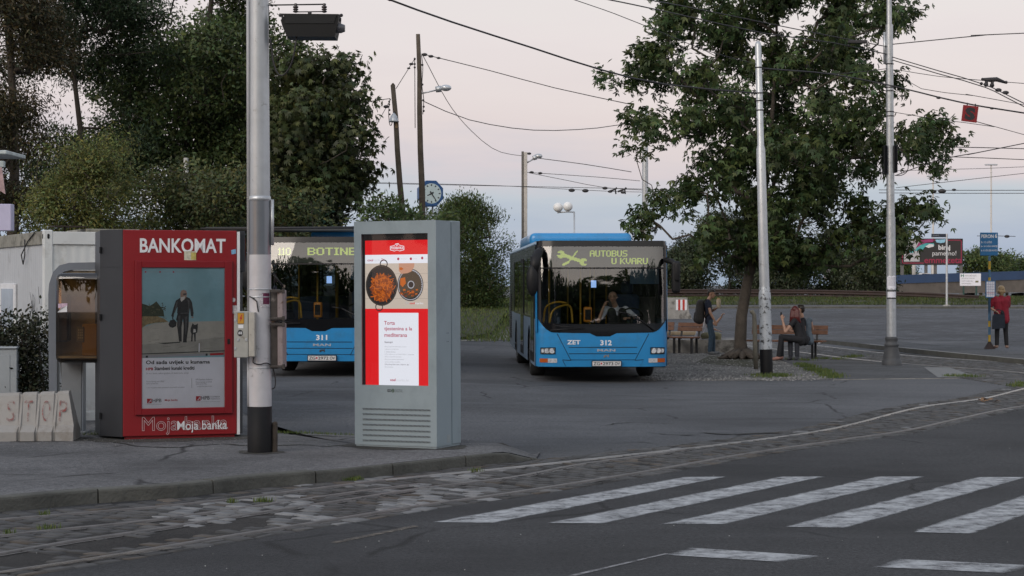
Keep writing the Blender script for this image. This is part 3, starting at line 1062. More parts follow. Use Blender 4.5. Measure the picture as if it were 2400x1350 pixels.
# ------------------------------------------------------------------ bank machine kiosk
red_m = mat('red enamel', (.25, .010, .014), .38, var=.08, vs=2, dirt=(.5, .4, .4), ds=30, dlo=.74, dhi=.78, bump=.02)
redframe_m = mat('darker red frame', (.21, .007, .012), .35, var=.05)
anthra = mat('anthracite sheet', (.03, .032, .037), .45, var=.12, vs=2, dirt=(.4, .4, .4), ds=16, dlo=.74, dhi=.77)
blk = mat('black print', (.02, .02, .022), .6, var=0)
redp = mat('red print', (.45, .02, .03), .5, var=0)
greyp = mat('grey print', (.33, .33, .36), .6, var=0)
tealp = mat('poster sky', (.24, .42, .48), .5, var=.12, vs=3)
roadp = mat('poster road', (.43, .41, .37), .5, var=.12, vs=9)
roadp2 = mat('poster tarmac', (.34, .33, .30), .5, var=.15, vs=9)
bushp = mat('poster bushes', (.045, .055, .03), .6, var=.4, vs=30)
strawp = mat('poster dry grass', (.28, .21, .11), .6, var=.35, vs=30)
leatherp = mat('poster dark clothes', (.028, .028, .03), .6, var=.4, vs=40)
skinp = mat('poster skin', (.35, .22, .16), .6, var=.1)
greyw = mat('poster white hair', (.6, .58, .55), .6, var=.1)

FL, FR = Vector((-4.296, 21.2, .12)), Vector((-3.066, 21.6, .12))
W = (FR - FL).length
rz = math.atan2(FR.y - FL.y, FR.x - FL.x)
kiosk = empty('bank_kiosk', (FL + FR) / 2, rz, 'tall red and grey bank machine kiosk with a framed poster of a walking biker', 'kiosk')
KH = 2.32
U = lambda px: (px - 288) / (561 - 288) * W - W / 2
Vz = lambda py: (1029 - py) / 489 * KH
hw = W / 2
MB().lohi((-hw, 0, .035), (hw - .03, .05, KH), .006).lohi((-hw + .02, .03, 0), (hw - .05, .06, .04)).build('front_panel', red_m, kiosk)
MB().lohi((hw - .027, -.004, .03), (hw + .004, .05, KH - .01)).build('edge_strip', white, kiosk)
# angled side, body, right rear wing
MB().slab([(-hw, .004), (-hw + .02, .05), (hw - .03, .05), (hw + .06, .14), (hw + .06, 1.0), (-hw - .2, 1.0), (-hw - .215, .33)], .03, KH - .004).build('cabinet', anthra, kiosk)
a = math.atan2(.326, -.215)
ms = MB()
M_ = Matrix.Translation((-hw, .004, 0)) @ Matrix.Rotation(a, 4, 'Z')
for z0, z1 in ((.03, 1.9), (1.91, KH + .004)):
    ms.add([M_ @ Vector(v) for v in ((.004, .004, z0), (.385, .004, z0), (.385, .004, z1), (.004, .004, z1), (.004, -.05, z0), (.385, -.05, z0), (.385, -.05, z1), (.004, -.05, z1))],
           [(0, 1, 2, 3), (3, 2, 6, 7), (0, 4, 5, 1), (1, 5, 6, 2), (0, 3, 7, 4)])
ms.build('side_door', anthra, kiosk)
hg = MB()
for z in (.25, 1.35, 2.1): hg.box((-hw - .215, .30, z), (.02, .03, .07))
hg.each('hinge', blackplastic, kiosk)
MB().lohi((hw + .012, .06, 1.86), (hw + .075, .5, KH - .004), .004).build('rear_wing', anthra, kiosk)
MB().lohi((hw + .077, .07, 1.98), (hw + .08, .3, KH - .08)).build('rear_wing_stripe', red_m, kiosk)
t = MB()
t.text('BANKOMAT', U(327), U(528), Vz(593), Vz(559), -.004, bold=.022)
t.build('lettering', white, kiosk)
t = MB().text('Moja banka', U(332), U(533), Vz(1020), Vz(977), -.003, outline=.012)
t.build('outline_lettering', white, kiosk)
t = MB().text('Moja banka', U(414), U(531), Vz(1016), Vz(988), -.006, bold=.004)
t.build('small_lettering', white, kiosk)
# door frame of the poster case
x0, x1, z0, z1 = U(316), U(543), Vz(972), Vz(612)
ix0, ix1, iz0, iz1 = U(331), U(525), Vz(957), Vz(628)
fr = MB()
for (a_, b_) in (((x0, -.035, z0), (ix0, .0, z1)), ((ix1, -.035, z0), (x1, .0, z1)), ((ix0, -.035, z0), (ix1, .0, iz0)), ((ix0, -.035, iz1), (ix1, .0, z1))):
    fr.lohi(a_, b_, .005)
fr.lohi((x0 - .008, -.006, z0 - .008), (x1 + .008, .0, z1 + .008))
frame = fr.build('poster_frame', redframe_m, kiosk)
lk_ = MB().lohi((U(531), -.042, Vz(808)), (U(537), -.034, Vz(796)), .002).build('lock', blackplastic, frame)
# poster: photo part above, text part below
ps = MB()
py = -.009
X = lambda u: ix0 + (u - 42) / (796 - 42) * (ix1 - ix0)
Z = lambda v: iz0 + (1300 - v) / (1300 - 32) * (iz1 - iz0)
ps.rect(ix0, ix1, Z(845), iz1, py, 0)
ps.rect(ix0, ix1, iz0, Z(845), py, 7)
ps.poly([(ix0, Z(805)), (ix1, Z(790)), (ix1, Z(516)), (X(280), Z(524)), (X(150), Z(535)), (ix0, Z(572))], py - .001, 1)
ps.poly([(ix0, Z(845)), (ix1, Z(822)), (ix1, Z(660)), (X(400), Z(700)), (ix0, Z(725))], py - .0015, 2)
ps.poly([(ix0, Z(575)), (X(90), Z(545)), (X(160), Z(530)), (X(282), Z(522)), (X(240), Z(490)), (X(160), Z(462)), (ix0, Z(455))], py - .002, 3)
ps.poly([(ix0, Z(470)), (X(245), Z(472)), (X(238), Z(420)), (X(205), Z(375)), (X(175), Z(335)), (X(140), Z(362)), (X(110), Z(378)), (X(80), Z(365)), (ix0, Z(355))], py - .0025, 4)
# walking figure: jacket, trousers, head, helmet; dog
J = lambda pts, q, mi: ps.poly([(X(u), Z(v)) for u, v in pts], py - q, mi)
J([(395, 300), (440, 292), (478, 310), (497, 345), (512, 440), (508, 475), (488, 470), (478, 395), (472, 440), (415, 445), (362, 440), (365, 385), (335, 445), (330, 480), (308, 470), (330, 390), (350, 330)], .004, 5)
J([(365, 435), (470, 435), (466, 560), (448, 690), (450, 708), (415, 708), (422, 560), (415, 490), (402, 570), (404, 700), (380, 700), (362, 560)], .0035, 5)
J([(392, 262), (400, 238), (420, 232), (445, 240), (452, 268), (445, 300), (425, 322), (400, 325), (392, 295)], .005, 6)
J([(393, 300), (436, 290), (425, 320), (402, 340), (392, 325)], .0055, 8)
J([(418, 266), (446, 263), (446, 276), (418, 280)], .006, 5)
J([(283, 545), (298, 508), (335, 498), (358, 525), (352, 560), (322, 575), (295, 566)], .005, 5)
J([(318, 500), (316, 470), (326, 470), (328, 500)], .0045, 5)
J([(352, 500), (362, 460), (370, 462), (360, 520)], .0042, 5)
J([(488, 480), (508, 475), (512, 485), (498, 490)], .0052, 6)
J([(485, 580), (503, 534), (518, 550), (532, 550), (550, 536), (550, 570), (545, 620), (532, 625), (530, 700), (520, 700), (515, 630), (505, 640), (502, 700), (488, 700), (492, 630), (483, 610)], .0045, 5)
J([(512, 585), (530, 590), (534, 615), (508, 620)], .005, 8)
J([(352, 345), (366, 330), (362, 380), (342, 440), (336, 436)], .0058, 11)
J([(455, 320), (474, 330), (470, 430), (458, 432), (464, 370)], .0058, 11)
J([(410, 330), (432, 318), (440, 430), (412, 436)], .0056, 5)
J([(372, 470), (392, 462), (388, 540), (374, 600)], .0058, 11)
J([(432, 480), (455, 470), (448, 600), (436, 640)], .0058, 11)
J([(392, 440), (470, 436), (470, 446), (392, 450)], .0059, 11)
for i_ in range(34):
    u_, v_ = random.uniform(48, 265), random.uniform(350, 440)
    if v_ < 400 - abs(u_ - 170) * .1 and u_ < 110: v_ += 30
    r_ = random.uniform(6, 15)
    J([(u_ - r_, v_), (u_, v_ - r_ * .8), (u_ + r_ * .7, v_ + 2), (u_, v_ + r_ * .6)], .0027 + i_ * 1e-5, 4 if i_ % 2 else 12)
for i_ in range(40):
    u_ = random.uniform(46, 262); v_ = random.uniform(478, 540)
    J([(u_, v_), (u_ + random.uniform(4, 12), v_ - random.uniform(10, 26)), (u_ + 4, v_)], .0022 + i_ * 1e-5, 3 if i_ % 2 else 12)
for i_ in range(26):
    u_ = random.uniform(60, 740); v_ = random.uniform(545, 780); l_ = random.uniform(14, 70)
    J([(u_, v_), (u_ + l_, v_ - l_ * .03 - 1), (u_ + l_, v_ - l_ * .03 + 2), (u_, v_ + 3)], .0018 + i_ * 1e-5, 2 if v_ < 650 else 13)
J([(190, 712), (330, 705), (390, 702), (390, 710), (250, 720)], .003, 5)
J([(42, 805), (796, 784), (796, 792), (42, 812)], .0032, 5)
J([(560, 716), (568, 716), (566, 798), (558, 798)], .0035, 7)
J([(55, 822), (625, 812), (625, 830), (55, 842)], .004, 9)
J([(662, 810), (788, 806), (788, 824), (662, 828)], .0045, 10)
J([(78, 825), (98, 824), (98, 842), (78, 843)], .005, 5)
J([(622, 812), (640, 811), (640, 830), (622, 831)], .005, 5)
poster = ps.build('poster', [tealp, roadp, roadp2, strawp, bushp, leatherp, skinp, offwhite, greyw, greyp, redp, mat('poster leather sheen', (.085, .085, .088), .6, var=.3, vs=40), mat('poster olive', (.10, .10, .055), .6, var=.3, vs=30), mat('poster track', (.25, .24, .21), .6, var=.2, vs=20)], kiosk)
t = MB()
TX = lambda s_, u0, u1, v0, v1, mi=0, b=0: t.text(s_, X(u0), X(u1), Z(v1), Z(v0), py - .002, mi, b)
TX('Od sada uvijek u kunama', 80, 662, 868, 912, 0, .025)
TX('HPB', 80, 145, 932, 956, 1, .03)
TX('Stambeni kunski krediti', 157, 520, 924, 956, 0, .025)
TX('Svi mi u životu radimo gradimo, ali vlastiti kuću, uz nas', 82, 466, 975, 996, 2)
for s_, u0, u1, v0 in (('Fiksna kamata od 4,90%*', 84, 248, 1050), ('(EKS od 5,07%)', 84, 190, 1070), ('* prve tri godine otplate, promjenjiva za preostali rok otplate', 84, 428, 1106),
                       ('HPB Stambena štedionica', 532, 685, 1038), ('Fiksna kamata od 4,95%', 532, 680, 1062), ('(EKS od 5,17%)', 532, 630, 1080), ('* za cijeli rok otplate kredita', 538, 682, 1102)):
    TX(s_, u0, u1, v0, v0 + 15, 2)
t.rect(X(494), X(497), Z(1122), Z(1034), py - .002, 2)
for u in (90, 534):
    v = 1212 if u == 90 else 1197
    t.rect(X(u), X(u + 42), Z(v + 41), Z(v), py - .002, 1)
    t.poly([(X(u + 8), Z(v + 33)), (X(u + 22), Z(v + 27)), (X(u + 30), Z(v + 8)), (X(u + 35), Z(v + 8)), (X(u + 32), Z(v + 25)), (X(u + 20), Z(v + 35))], py - .003, 3)
TX('HPB', 138, 220, 1214, 1245, 0); TX('Moja banka', 250, 366, 1218, 1242, 1, .01); TX('HPB', 582, 660, 1198, 1230, 0)
TX('STAMBENA', 666, 756, 1198, 1211, 2); TX('ŠTEDIONICA', 666, 756, 1216, 1229, 2)
TX('Hrvatska poštanska banka', 90, 218, 1258, 1268, 2); TX('Član grupe Hrvatske poštanske banke', 534, 756, 1242, 1253, 2)
for u in (70, 200, 322): t.rect(X(u), X(u + 14), Z(77), Z(64), py - .002, 1)
for u0, u1, s_ in ((90, 190, 'HRVATSKA'), (218, 308, 'MOJA BANKA'), (340, 470, 'STAMBENI KREDITI')): TX(s_, u0, u1, 66, 75, 2)
t.build('poster_lettering', [blk, redp, greyp, offwhite], poster)
MB().rect(ix0, ix1, iz0, iz1, -.022).build('poster_glass', glass('poster glass', (.97, .98, .98), 1.35, .0), frame)
# stickers on the kiosk front
st = MB()
st.rect(U(430), U(458), Vz(610), Vz(589), -.006, 0); st.rect(U(446), U(458), Vz(609), Vz(592), -.0065, 1)
st.build('yellow_sticker', [mat('worn sticker', (.55, .53, .42), .6, var=.3, vs=30), mat('sticker yellow', (.5, .42, .12), .6, var=.3, vs=30)], kiosk)
st = MB()
st.quad((U(541), -.004, Vz(586)), (U(552), -.004, Vz(583)), (U(553), -.004, Vz(594)), (U(542), -.004, Vz(596)))
st.build('blue_sticker', mat('sticker blue', (.2, .4, .6), .6, var=.3, vs=60), kiosk)
st = MB().disc(U(547), Vz(704), .02, .025, -.004).rect(U(541), U(555), Vz(736), Vz(717), -.004)
st.build('torn_sticker', mat('torn paper', (.6, .55, .55), .7, var=.4, vs=40), kiosk)

# ------------------------------------------------------------------ digital screen totem
totem_m = mat('grey powder coat', (.27, .33, .36), .42, var=.05, vs=2, bump=.04, bs=300, dirt=(.16, .2, .21), ds=1.5, dlo=.5, dhi=.9)
totem_d = mat('dark recess', (.01, .01, .012), .4, var=0)
R_ = Vector((-.782, 19.99, .12)); Lf = Vector((-1.668, 20.39, .12))
TW = (R_ - Lf).length
rz = math.atan2(R_.y - Lf.y, R_.x - Lf.x)
TH = 2.385
TD = .58
totem = empty('screen_totem', (R_ + Lf) / 2, rz, 'tall grey street totem with a glowing red recipe screen', 'totem', ry=math.radians(-.3))
U = lambda px: (px - 832) / (1023 - 832) * TW - TW / 2
Vz = lambda py: (1051 - py) / (1051 - 519) * TH
hw = TW / 2
sx0, sx1, sz0, sz1 = U(849), U(1004), Vz(905), Vz(549)
cs_ = MB()
D1 = TD * .6
gz_ = [Vz(947 + 16 + i * 12.4 - 1.5) for i in range(7)]
ga, gb = U(851), U(1008)
# front sheet round the screen opening
for a_, b_ in (((-hw, 0, .02), (sx0, .03, TH)), ((sx1, 0, .02), (hw, .03, TH)), ((sx0, 0, sz1), (sx1, .03, TH)), ((sx0, 0, .02), (sx1, .03, sz0))):
    cs_.lohi(a_, b_)
cs_.lohi((-hw, .03, .02), (-hw + .03, D1, TH)); cs_.lohi((hw - .03, .03, .02), (hw, D1, TH)); cs_.lohi((-hw + .03, .03, TH - .03), (hw - .03, D1, TH))
cs_.lohi((-hw + .01, .01, 0), (hw - .01, TD - .02, .025))
case_ = cs_.build('case', totem_m, totem)
MB().lohi((-hw + .012, D1, .02), (hw - .012, D1 + .025, TH - .006)).lohi((-hw, D1 + .025, .02), (hw, TD, TH + .004), .006).build('rear_case', totem_m, totem)
# ventilation slots
g = MB()
for z in gz_:
    g.lohi((ga, -.003, z - .0085), (gb, .002, z + .0085), mi=0)
    n_ = 52
    for i in range(n_):
        x = ga + (gb - ga) * (i + .5) / n_
        g.box((x, -.0045, z), (.0055, .003, .019), mi=1, M=Matrix.Rotation(.5, 4, 'Y'))
g.build('vent_slots', [totem_d, totem_m], case_)
dt = MB()
for x in (U(1023), ):
    for yy, z in ((.25, Vz(783)), (.28, Vz(783)), (.25, Vz(803)), (.28, Vz(803))): dt.lohi((hw - .001, yy - .004, z - .004), (hw + .002, yy + .004, z + .004))
dt.each('screw', totem_d, case_)
MB().lohi((hw - .001, .24, .05), (hw + .002, .31, .13)).build('cover_plate', mat('plate grey', (.3, .34, .35), .5, var=.1), case_)
t = MB()
t.text('GO', U(909), U(918), Vz(921), Vz(914), -.002, 0, .03)
t.disc(U(922), Vz(917.5), .018, .02, -.002, 1)
t.text('2', U(920.5), U(923.5), Vz(920), Vz(915), -.003, 2)
t.text('DIGITAL', U(927), U(945), Vz(921), Vz(914), -.002, 3)
t.build('maker_lettering', [blk, mat('dark green', (.04, .09, .06), .6, var=0), greyp, mat('logo grey', (.13, .16, .17), .6, var=0)], case_)
ES = .95


def scr(name, c, s=ES): return mat('screen ' + name, (.012, .012, .013), .3, var=0, emit=c, es=s, spec=.2)


S_red, S_white, S_grey = scr('red', (.72, .008, .012)), scr('white', (.80, .82, .9)), scr('grey', (.42, .43, .48))
S_dark, S_pan, S_table = scr('dark', (.006, .006, .007)), scr('pan', (.015, .015, .017)), scr('table', (.55, .47, .40))
S_mag, S_or, S_or2, S_tan, S_lid, S_tl = scr('magenta', (.42, .02, .07)), scr('orange', (.5, .11, .008)), scr('rust', (.22, .045, .008)), scr('hand', (.52, .27, .18)), scr('lid', (.06, .045, .03)), scr('seam', (.38, .32, .27))
sm_ = [S_red, S_white, S_grey, S_dark, S_pan, S_table, S_mag, S_or, S_or2, S_tan, S_lid, S_tl]
X = lambda u: sx0 + (u - 60) / (588 - 60) * (sx1 - sx0)
Z = lambda v: sz0 + (1298 - v) / (1298 - 80) * (sz1 - sz0)
yb = .034
ps = MB()
ps.rect(sx0, sx1, sz0, sz1, yb, 3)
s0 = X(80)
ps.rect(s0, sx1, sz0, Z(132), yb - .002, 0)
ps.rect(s0, sx1, Z(318), Z(248), yb - .003, 1)
ps.rect(s0, sx1, Z(683), Z(318), yb - .0035, 5)
for v in (400, 470, 525, 600): ps.rect(s0, sx1, Z(v + 3), Z(v), yb - .004, 11)
K = lambda pts, q, mi: ps.poly([(X(u), Z(v)) for u, v in pts], yb - q, mi)
kx = (X(588) - X(60)) / 528; kz = (sz1 - sz0) / 1218
ps.disc(X(212), Z(495), 127 * kx, 165 * kz, yb - .006, 4, 36)
ps.ring(X(212), Z(497), 118 * kx, 122 * kx, yb - .0065, 10, 36, 165 * kz / (127 * kx))
ps.ring(X(230), Z(322), 24 * kx, 32 * kx, yb - .005, 4); ps.ring(X(192), Z(668), 24 * kx, 31 * kx, yb - .005, 4)
ps.disc(X(215), Z(515), 86 * kx, 112 * kz, yb - .007, 8, 28)
rr = random.Random(3)
for i in range(110):
    a_ = rr.uniform(0, 6.28); d_ = rr.random() ** .6
    cx, cz = 215 + 88 * d_ * math.cos(a_), 515 + 112 * d_ * math.sin(a_)
    b_ = rr.uniform(0, 6.28); l_ = rr.uniform(12, 34); w_ = rr.uniform(2, 4.5)
    dx, dz = math.cos(b_), math.sin(b_)
    bx = rr.uniform(-12, 12)
    path = [(cx - dx * l_, cz - dz * l_), (cx - dz * bx, cz + dx * bx), (cx + dx * l_, cz + dz * l_)]
    for (p0, p1) in zip(path, path[1:]):
        nx, nzz = -(p1[1] - p0[1]), p1[0] - p0[0]
        n_ = math.hypot(nx, nzz) or 1
        nx, nzz = nx / n_ * w_, nzz / n_ * w_
        K([(p0[0] + nx, p0[1] + nzz), (p0[0] - nx, p0[1] - nzz), (p1[0] - nx, p1[1] - nzz), (p1[0] + nx, p1[1] + nzz)], .0075 + i * 1e-5, 7 if rr.random() < .62 else 8)
ps.disc(X(441), Z(492), 103 * kx, 130 * kz, yb - .0062, 4, 36)
ps.ring(X(441), Z(492), 92 * kx, 97 * kx, yb - .0068, 2, 36, 130 * kz / (103 * kx))
ps.disc(X(438), Z(490), 88 * kx, 110 * kz, yb - .007, 10, 30)
K([(362, 440), (400, 430), (406, 480), (380, 510), (362, 490)], .0075, 7)
for i in range(22):
    a_ = rr.uniform(.2, 2.6); d_ = rr.uniform(40, 84)
    cx, cz = 430 + d_ * math.cos(a_), 500 + d_ * math.sin(a_) * 1.1
    K([(cx - 10, cz - 4), (cx + 8, cz - 8), (cx + 10, cz + 2), (cx - 8, cz + 6)], .0076 + i * 1e-5, 7 if i % 2 else 8)
ps.disc(X(447), Z(490), 19 * kx, 24 * kz, yb - .0085, 4); ps.ring(X(447), Z(490), 21 * kx, 27 * kx, yb - .009, 2, 24, 1.02)
for k in range(16):
    a_ = -1.5 + k * .16
    K([(441 + 88 * math.cos(a_), 492 + 112 * math.sin(a_)), (441 + 98 * math.cos(a_), 492 + 125 * math.sin(a_)), (441 + 98 * math.cos(a_ + .06), 492 + 125 * math.sin(a_ + .06)), (441 + 88 * math.cos(a_ + .06), 492 + 112 * math.sin(a_ + .06))], .0072, 2)
K([(352, 318), (476, 318), (472, 350), (450, 385), (420, 398), (372, 404), (352, 380)], .010, 9)
K([(356, 352), (372, 350), (390, 362), (374, 374), (358, 372)], .0102, 7)
ps.rect(X(187), X(503), sz0, Z(716), yb - .004, 1)
screen = ps.build('screen', sm_, totem)
t = MB()
yt = yb - .011
TX = lambda s_, u0, u1, v0, v1, mi=0, b=0: t.text(s_, X(u0), X(u1), Z(v1), Z(v0), yt, mi, b)
# shield badge of the food company
badge = [(282, 180), (318, 172), (326, 160), (350, 158), (356, 170), (394, 180), (396, 212), (360, 222), (338, 214), (316, 222), (282, 212)]
t.poly([(X(u), Z(v)) for u, v in badge], yt + .002, 1)
t.poly([(X(338 + (u - 338) * .91), Z(194 + (v - 194) * .82)) for u, v in badge], yt + .001, 0)
TX('PODRAVKA', 290, 388, 183, 206, 1, .03)
t.poly([(X(u), Z(v)) for u, v in ((330, 166), (337, 171), (345, 164), (341, 178), (334, 178))], yt, 1)
TX('cool', 101, 146, 280, 300, 6, .02); TX('inarika', 150, 205, 280, 300, 3); TX('TV', 212, 236, 278, 297, 6, .01)
for u, s_, u1 in ((348, 'NOVI RECEPTI', 418), (448, 'EMISIJE', 498), (537, 'KUHAJ', 575)):
    t.disc(X(u), Z(283 if u < 500 else 278), 9 * kx, 11 * kz, yt, 6); TX(s_, u + 20, u1, 277, 288, 3)
TX('cool', 437, 477, 630, 647, 4, .03); TX('inarika', 480, 544, 630, 647, 1); TX('Fini', 405, 434, 625, 646, 2)
TX('Torta', 233, 319, 782, 812, 6, .012); TX('tjestenina a la', 234, 455, 828, 866, 6, .012); TX('mediterana', 235, 415, 878, 910, 6, .012)
TX('Sastojci', 236, 300, 944, 964, 5, .01)
for i, (s_, u1) in enumerate((('250 g Špageta Podravka bijele ili tamne', 410), ('1 glavica crvenog luka', 346), ('1 velika tikvica', 322), ('250 g rajčice sa začinskim biljem i origanom', 470),
                              ('150 g mozzarelle narezane', 368), ('50 g grana padano parmezana', 390), ('vezica svježeg bosiljka', 358), ('250 g finog filea tune u biljnom ulju', 428), ('50 g maslina', 304))):
    TX(s_, 236, u1, 981 + i * 20.6, 995 + i * 20.6, 5 if i == 7 else 2)
TX('cool', 279, 322, 1244, 1266, 6, .03); TX('inarika.hr', 328, 430, 1246, 1266, 3)
t.build('screen_lettering', [S_red, S_white, S_grey, scr('pale', (.62, .62, .68)), scr('bright red', (.65, .02, .03)), scr('ink', (.09, .07, .1)), S_mag], screen)
MB().rect(sx0 - .002, sx1 + .002, sz0 - .002, sz1 + .002, .012).build('screen_glass', glass('screen glass', (.97, .97, .97), 1.4, 0), totem)

# ------------------------------------------------------------------ main tram pole with switch boxes
pb = G(609, 1060, .12)
pole = empty('tram_pole', (pb.x, pb.y, .12), 0, 'thick silver tram pole with a black foot and bolted electrical boxes', 'pole', ry=math.radians(-.15))
s_ = F / pb.y
zz = lambda py: H + (YH - py) / s_ - .12
xx = lambda px: (px - 609) / s_
zj = zz(466)
zk = zz(597)
MB().lathe([(.123, zz(952)), (.121, zz(700)), (.119, zk)], 28).build('scuffed_shaft', mat('blotchy silver paint', (.58, .57, .59), .42, .25, var=.1, vs=4, dirt=(.16, .15, .15), ds=6, dlo=.6, dhi=.74), pole)
MB().lathe([(.1188, zk - .01), (.117, zj)], 28).build('bare_shaft', mat('bare grey steel', (.27, .285, .31), .3, .7, var=.08, vs=3), pole)
MB().lathe([(.112, zj - .03), (.108, 3.3), (.096, 6.2)], 28).build('shaft', silverpaint, pole)
MB().lathe([(.126, -.05), (.126, zz(952) - .001), (.121, zz(952) + .001)], 28).build('black_foot', polebase, pole)
MB().lathe([(.119, zj - .02), (.122, zj - .018), (.122, zj), (.119, zj + .02), (.110, zj + .03)], 28).build('joint_band', steel, pole)
for y_ in (678, 862, 696):
    MB().lathe([(.1245, -.006), (.127, -.004), (.127, .004), (.1245, .006)], 24, (0, 0, zz(y_))).build('strap', steel, pole)
MB().tube([(xx(586), -.06, 6), (xx(586), -.06, zz(728))], .018, 8).tube([(xx(585), -.06, zz(836)), (xx(585), -.06, zz(952))], .016, 8).each('conduit', mat('grey conduit', (.42, .42, .43), .45, var=.1, vs=6), pole)
MB().tube([(xx(640), -.02, zz(575)), (xx(640), -.02, zz(468))], .018, 8).build('short_conduit', silverpaint, pole)
# grey switch box, left
bxm = mat('box grey paint', (.36, .36, .33), .5, var=.12, vs=8, dirt=(.16, .12, .08), ds=9, dlo=.62, dhi=.72)
bxm2 = mat('box pale side', (.45, .43, .38), .5, var=.15, vs=8, dirt=(.12, .07, .04), ds=12, dlo=.58, dhi=.68)
b0 = MB().lohi((xx(557), -.24, zz(836)), (xx(590), -.1, zz(729)), .006, 0).lohi((xx(590.5), -.235, zz(834)), (xx(605), -.1, zz(731)), .006, 1)
b0.box((xx(574), -.243, zz(760)), (.0, .0, .0))
swb = b0.build('switch_box', [bxm, bxm2], pole)
t = MB().rect(xx(566), xx(580), zz(757), zz(733), -.243, 0)
t.poly([(xx(u), zz(v)) for u, v in ((575, 736), (570, 746), (573, 746), (570, 755), (577, 743), (574, 743), (577, 736))], -.245, 1)
t.rect(xx(567), xx(579), zz(768), zz(760), -.243, 2)
t.disc(xx(571.5), zz(779), .028, .033, -.243, 3)
t.text('UKB', xx(567), xx(576), zz(782), zz(776), -.245, 2, .03)
t.rect(xx(566) - .003, xx(580) + .003, zz(757) - .003, zz(733) + .003, -.2425, 3)
t.build('warning_stickers', [mat('warning yellow', (.5, .25, .02), .5, var=.1), redp, white, blk], swb)
sc_ = MB()
for u, v in ((560, 750), (560, 815), (567, 795), (585, 795)): sc_.lohi((xx(u) - .012, -.247, zz(v) - .014), (xx(u) + .012, -.24, zz(v) + .014), .003)
sc_.each('latch', steel, swb)
# dark rusty switch boxes, right, seen edge-on
rdm = mat('dark rusty plate', (.05, .042, .038), .7, var=.4, vs=10, dirt=(.22, .2, .19), ds=8, dlo=.58, dhi=.68)
pkm = mat('faded pink edge', (.27, .22, .22), .6, var=.15, vs=9, dirt=(.1, .05, .03), ds=10, dlo=.56, dhi=.66)
for z0_, z1_ in ((752, 678), (864, 756)):
    b0 = MB().lohi((xx(637), -.05, zz(z0_)), (xx(653), .16, zz(z1_)), .004, 0).lohi((xx(653.5), -.09, zz(z0_ - 2)), (xx(667), .2, zz(z1_ + 2)), .008, 1)
    o_ = b0.build('sign_box', [rdm, pkm], pole)
    c_ = MB()
    for yv in (z1_ + 4, z0_ - 6): c_.lohi((xx(636), -.11, zz(yv) - .012), (xx(671), -.088, zz(yv) + .012), .003).lohi((xx(665), -.12, zz(yv) - .025), (xx(671), -.09, zz(yv) + .025), .003)
    c_.each('clamp', rdm, o_)
MB().tube([(xx(640), 0, zz(640)), (xx(652), -.02, zz(655)), (xx(664), 0, zz(672))], .012).build('cable_loop', blackplastic, pole)
cb = MB().tube([(xx(602), -.13, zz(700)), (xx(590), -.14, zz(694)), (xx(607), -.14, zz(706)), (xx(610), -.13, zz(730))], .006)
cb.tube(catmull([(xx(600), -.13, zz(836)), (xx(598), -.14, zz(848)), (xx(612), -.135, zz(853)), (xx(630), -.12, zz(850)), (xx(640), -.02, zz(862)), (xx(646), .0, zz(890)), (xx(644), 0, zz(908)), (xx(637), 0, zz(912))], .02), .006)
cb.each('loose_cable', wirem, pole)
t = MB()
def curved(px0, px1, y0, y1, mi):
    n_ = 6
    vs = []
    for i in range(n_ + 1):
        x = xx(px0 + (px1 - px0) * i / n_)
        r = .1245
        yv = -math.sqrt(max(0, r * r - x * x)) - .001
        vs += [(x, yv, zz(y1)), (x, yv, zz(y0))]
    t.add(vs, [(2 * i, 2 * i + 2, 2 * i + 3, 2 * i + 1) for i in range(n_)], mi)
curved(618, 634, 687, 713, 0); curved(612, 634, 713, 720, 1); curved(613, 621, 688, 712, 1)
t.build('torn_sticker', [mat('magenta sticker', (.13, .02, .06), .6, var=.6, vs=60), mat('sticker back', (.5, .48, .5), .6, var=.5, vs=60)], pole)
MB().box((.15, .03, .1), (.05, .09, .42), .012).build('stub_post', mat('rotten wood', (.06, .048, .038), .9, var=.4, vs=12, bump=.5), None, (pb.x, pb.y, .12), label='rotten wooden stub standing against the black foot of the silver pole', cat='stub')

# ------------------------------------------------------------------ hanging black signal case
hc = empty('hanging_case', (pb.x, pb.y, 0), 0, 'black angular case hung on insulators from the silver pole', 'signal case')
zz2 = lambda py: H + (YH - py) / s_
br = MB().tube([(xx(630), 0, zz2(12)), (xx(764), 0, zz2(10))], .008, 6).tube([(xx(690), 0, zz2(28)), (xx(766), 0, zz2(27))], .006, 6)
br.tube([(xx(629), 0, zz2(12)), (xx(629), 0, zz2(88))], .008, 6).tube([(xx(655), 0, zz2(34)), (xx(802), 0, zz2(36))], .012, 6)
br.tube([(xx(726), 0, zz2(27)), (xx(726), 0, zz2(36))], .02, 8)
br.build('bracket', wirem, hc)
for u in (693, 760):
    MB().lathe([(.01, zz2(30)), (.028, zz2(28)), (.028, zz2(26)), (.014, zz2(25)), (.028, zz2(23)), (.028, zz2(21)), (.014, zz2(20)), (.028, zz2(18)), (.028, zz2(15)), (.014, zz2(14)), (.02, zz2(11)), (.012, zz2(8))], 14, (xx(u), 0, 0)).build('insulator', mat('insulator', (.03, .022, .022), .25, var=.1), hc)
cm = mat('matt black case', (.006, .0065, .007), .45, var=.2, spec=.3)
MB().prism([(xx(u), zz2(v)) for u, v in ((662, 52), (674, 37), (797, 38), (796, 54), (788, 91), (676, 90), (666, 66))], -.16, .16, 0).build('case', cm, hc)
MB().prism([(xx(u), zz2(v)) for u, v in ((671, 60), (676, 40), (792, 41), (786, 60))], -.168, -.161, 0).build('front_flap', mat('case flap', (.010, .011, .012), .4, var=.2, spec=.35), hc)
e_ = MB()
for u in (657, 800): e_.ball((xx(u), 0, zz2(36)), .018)
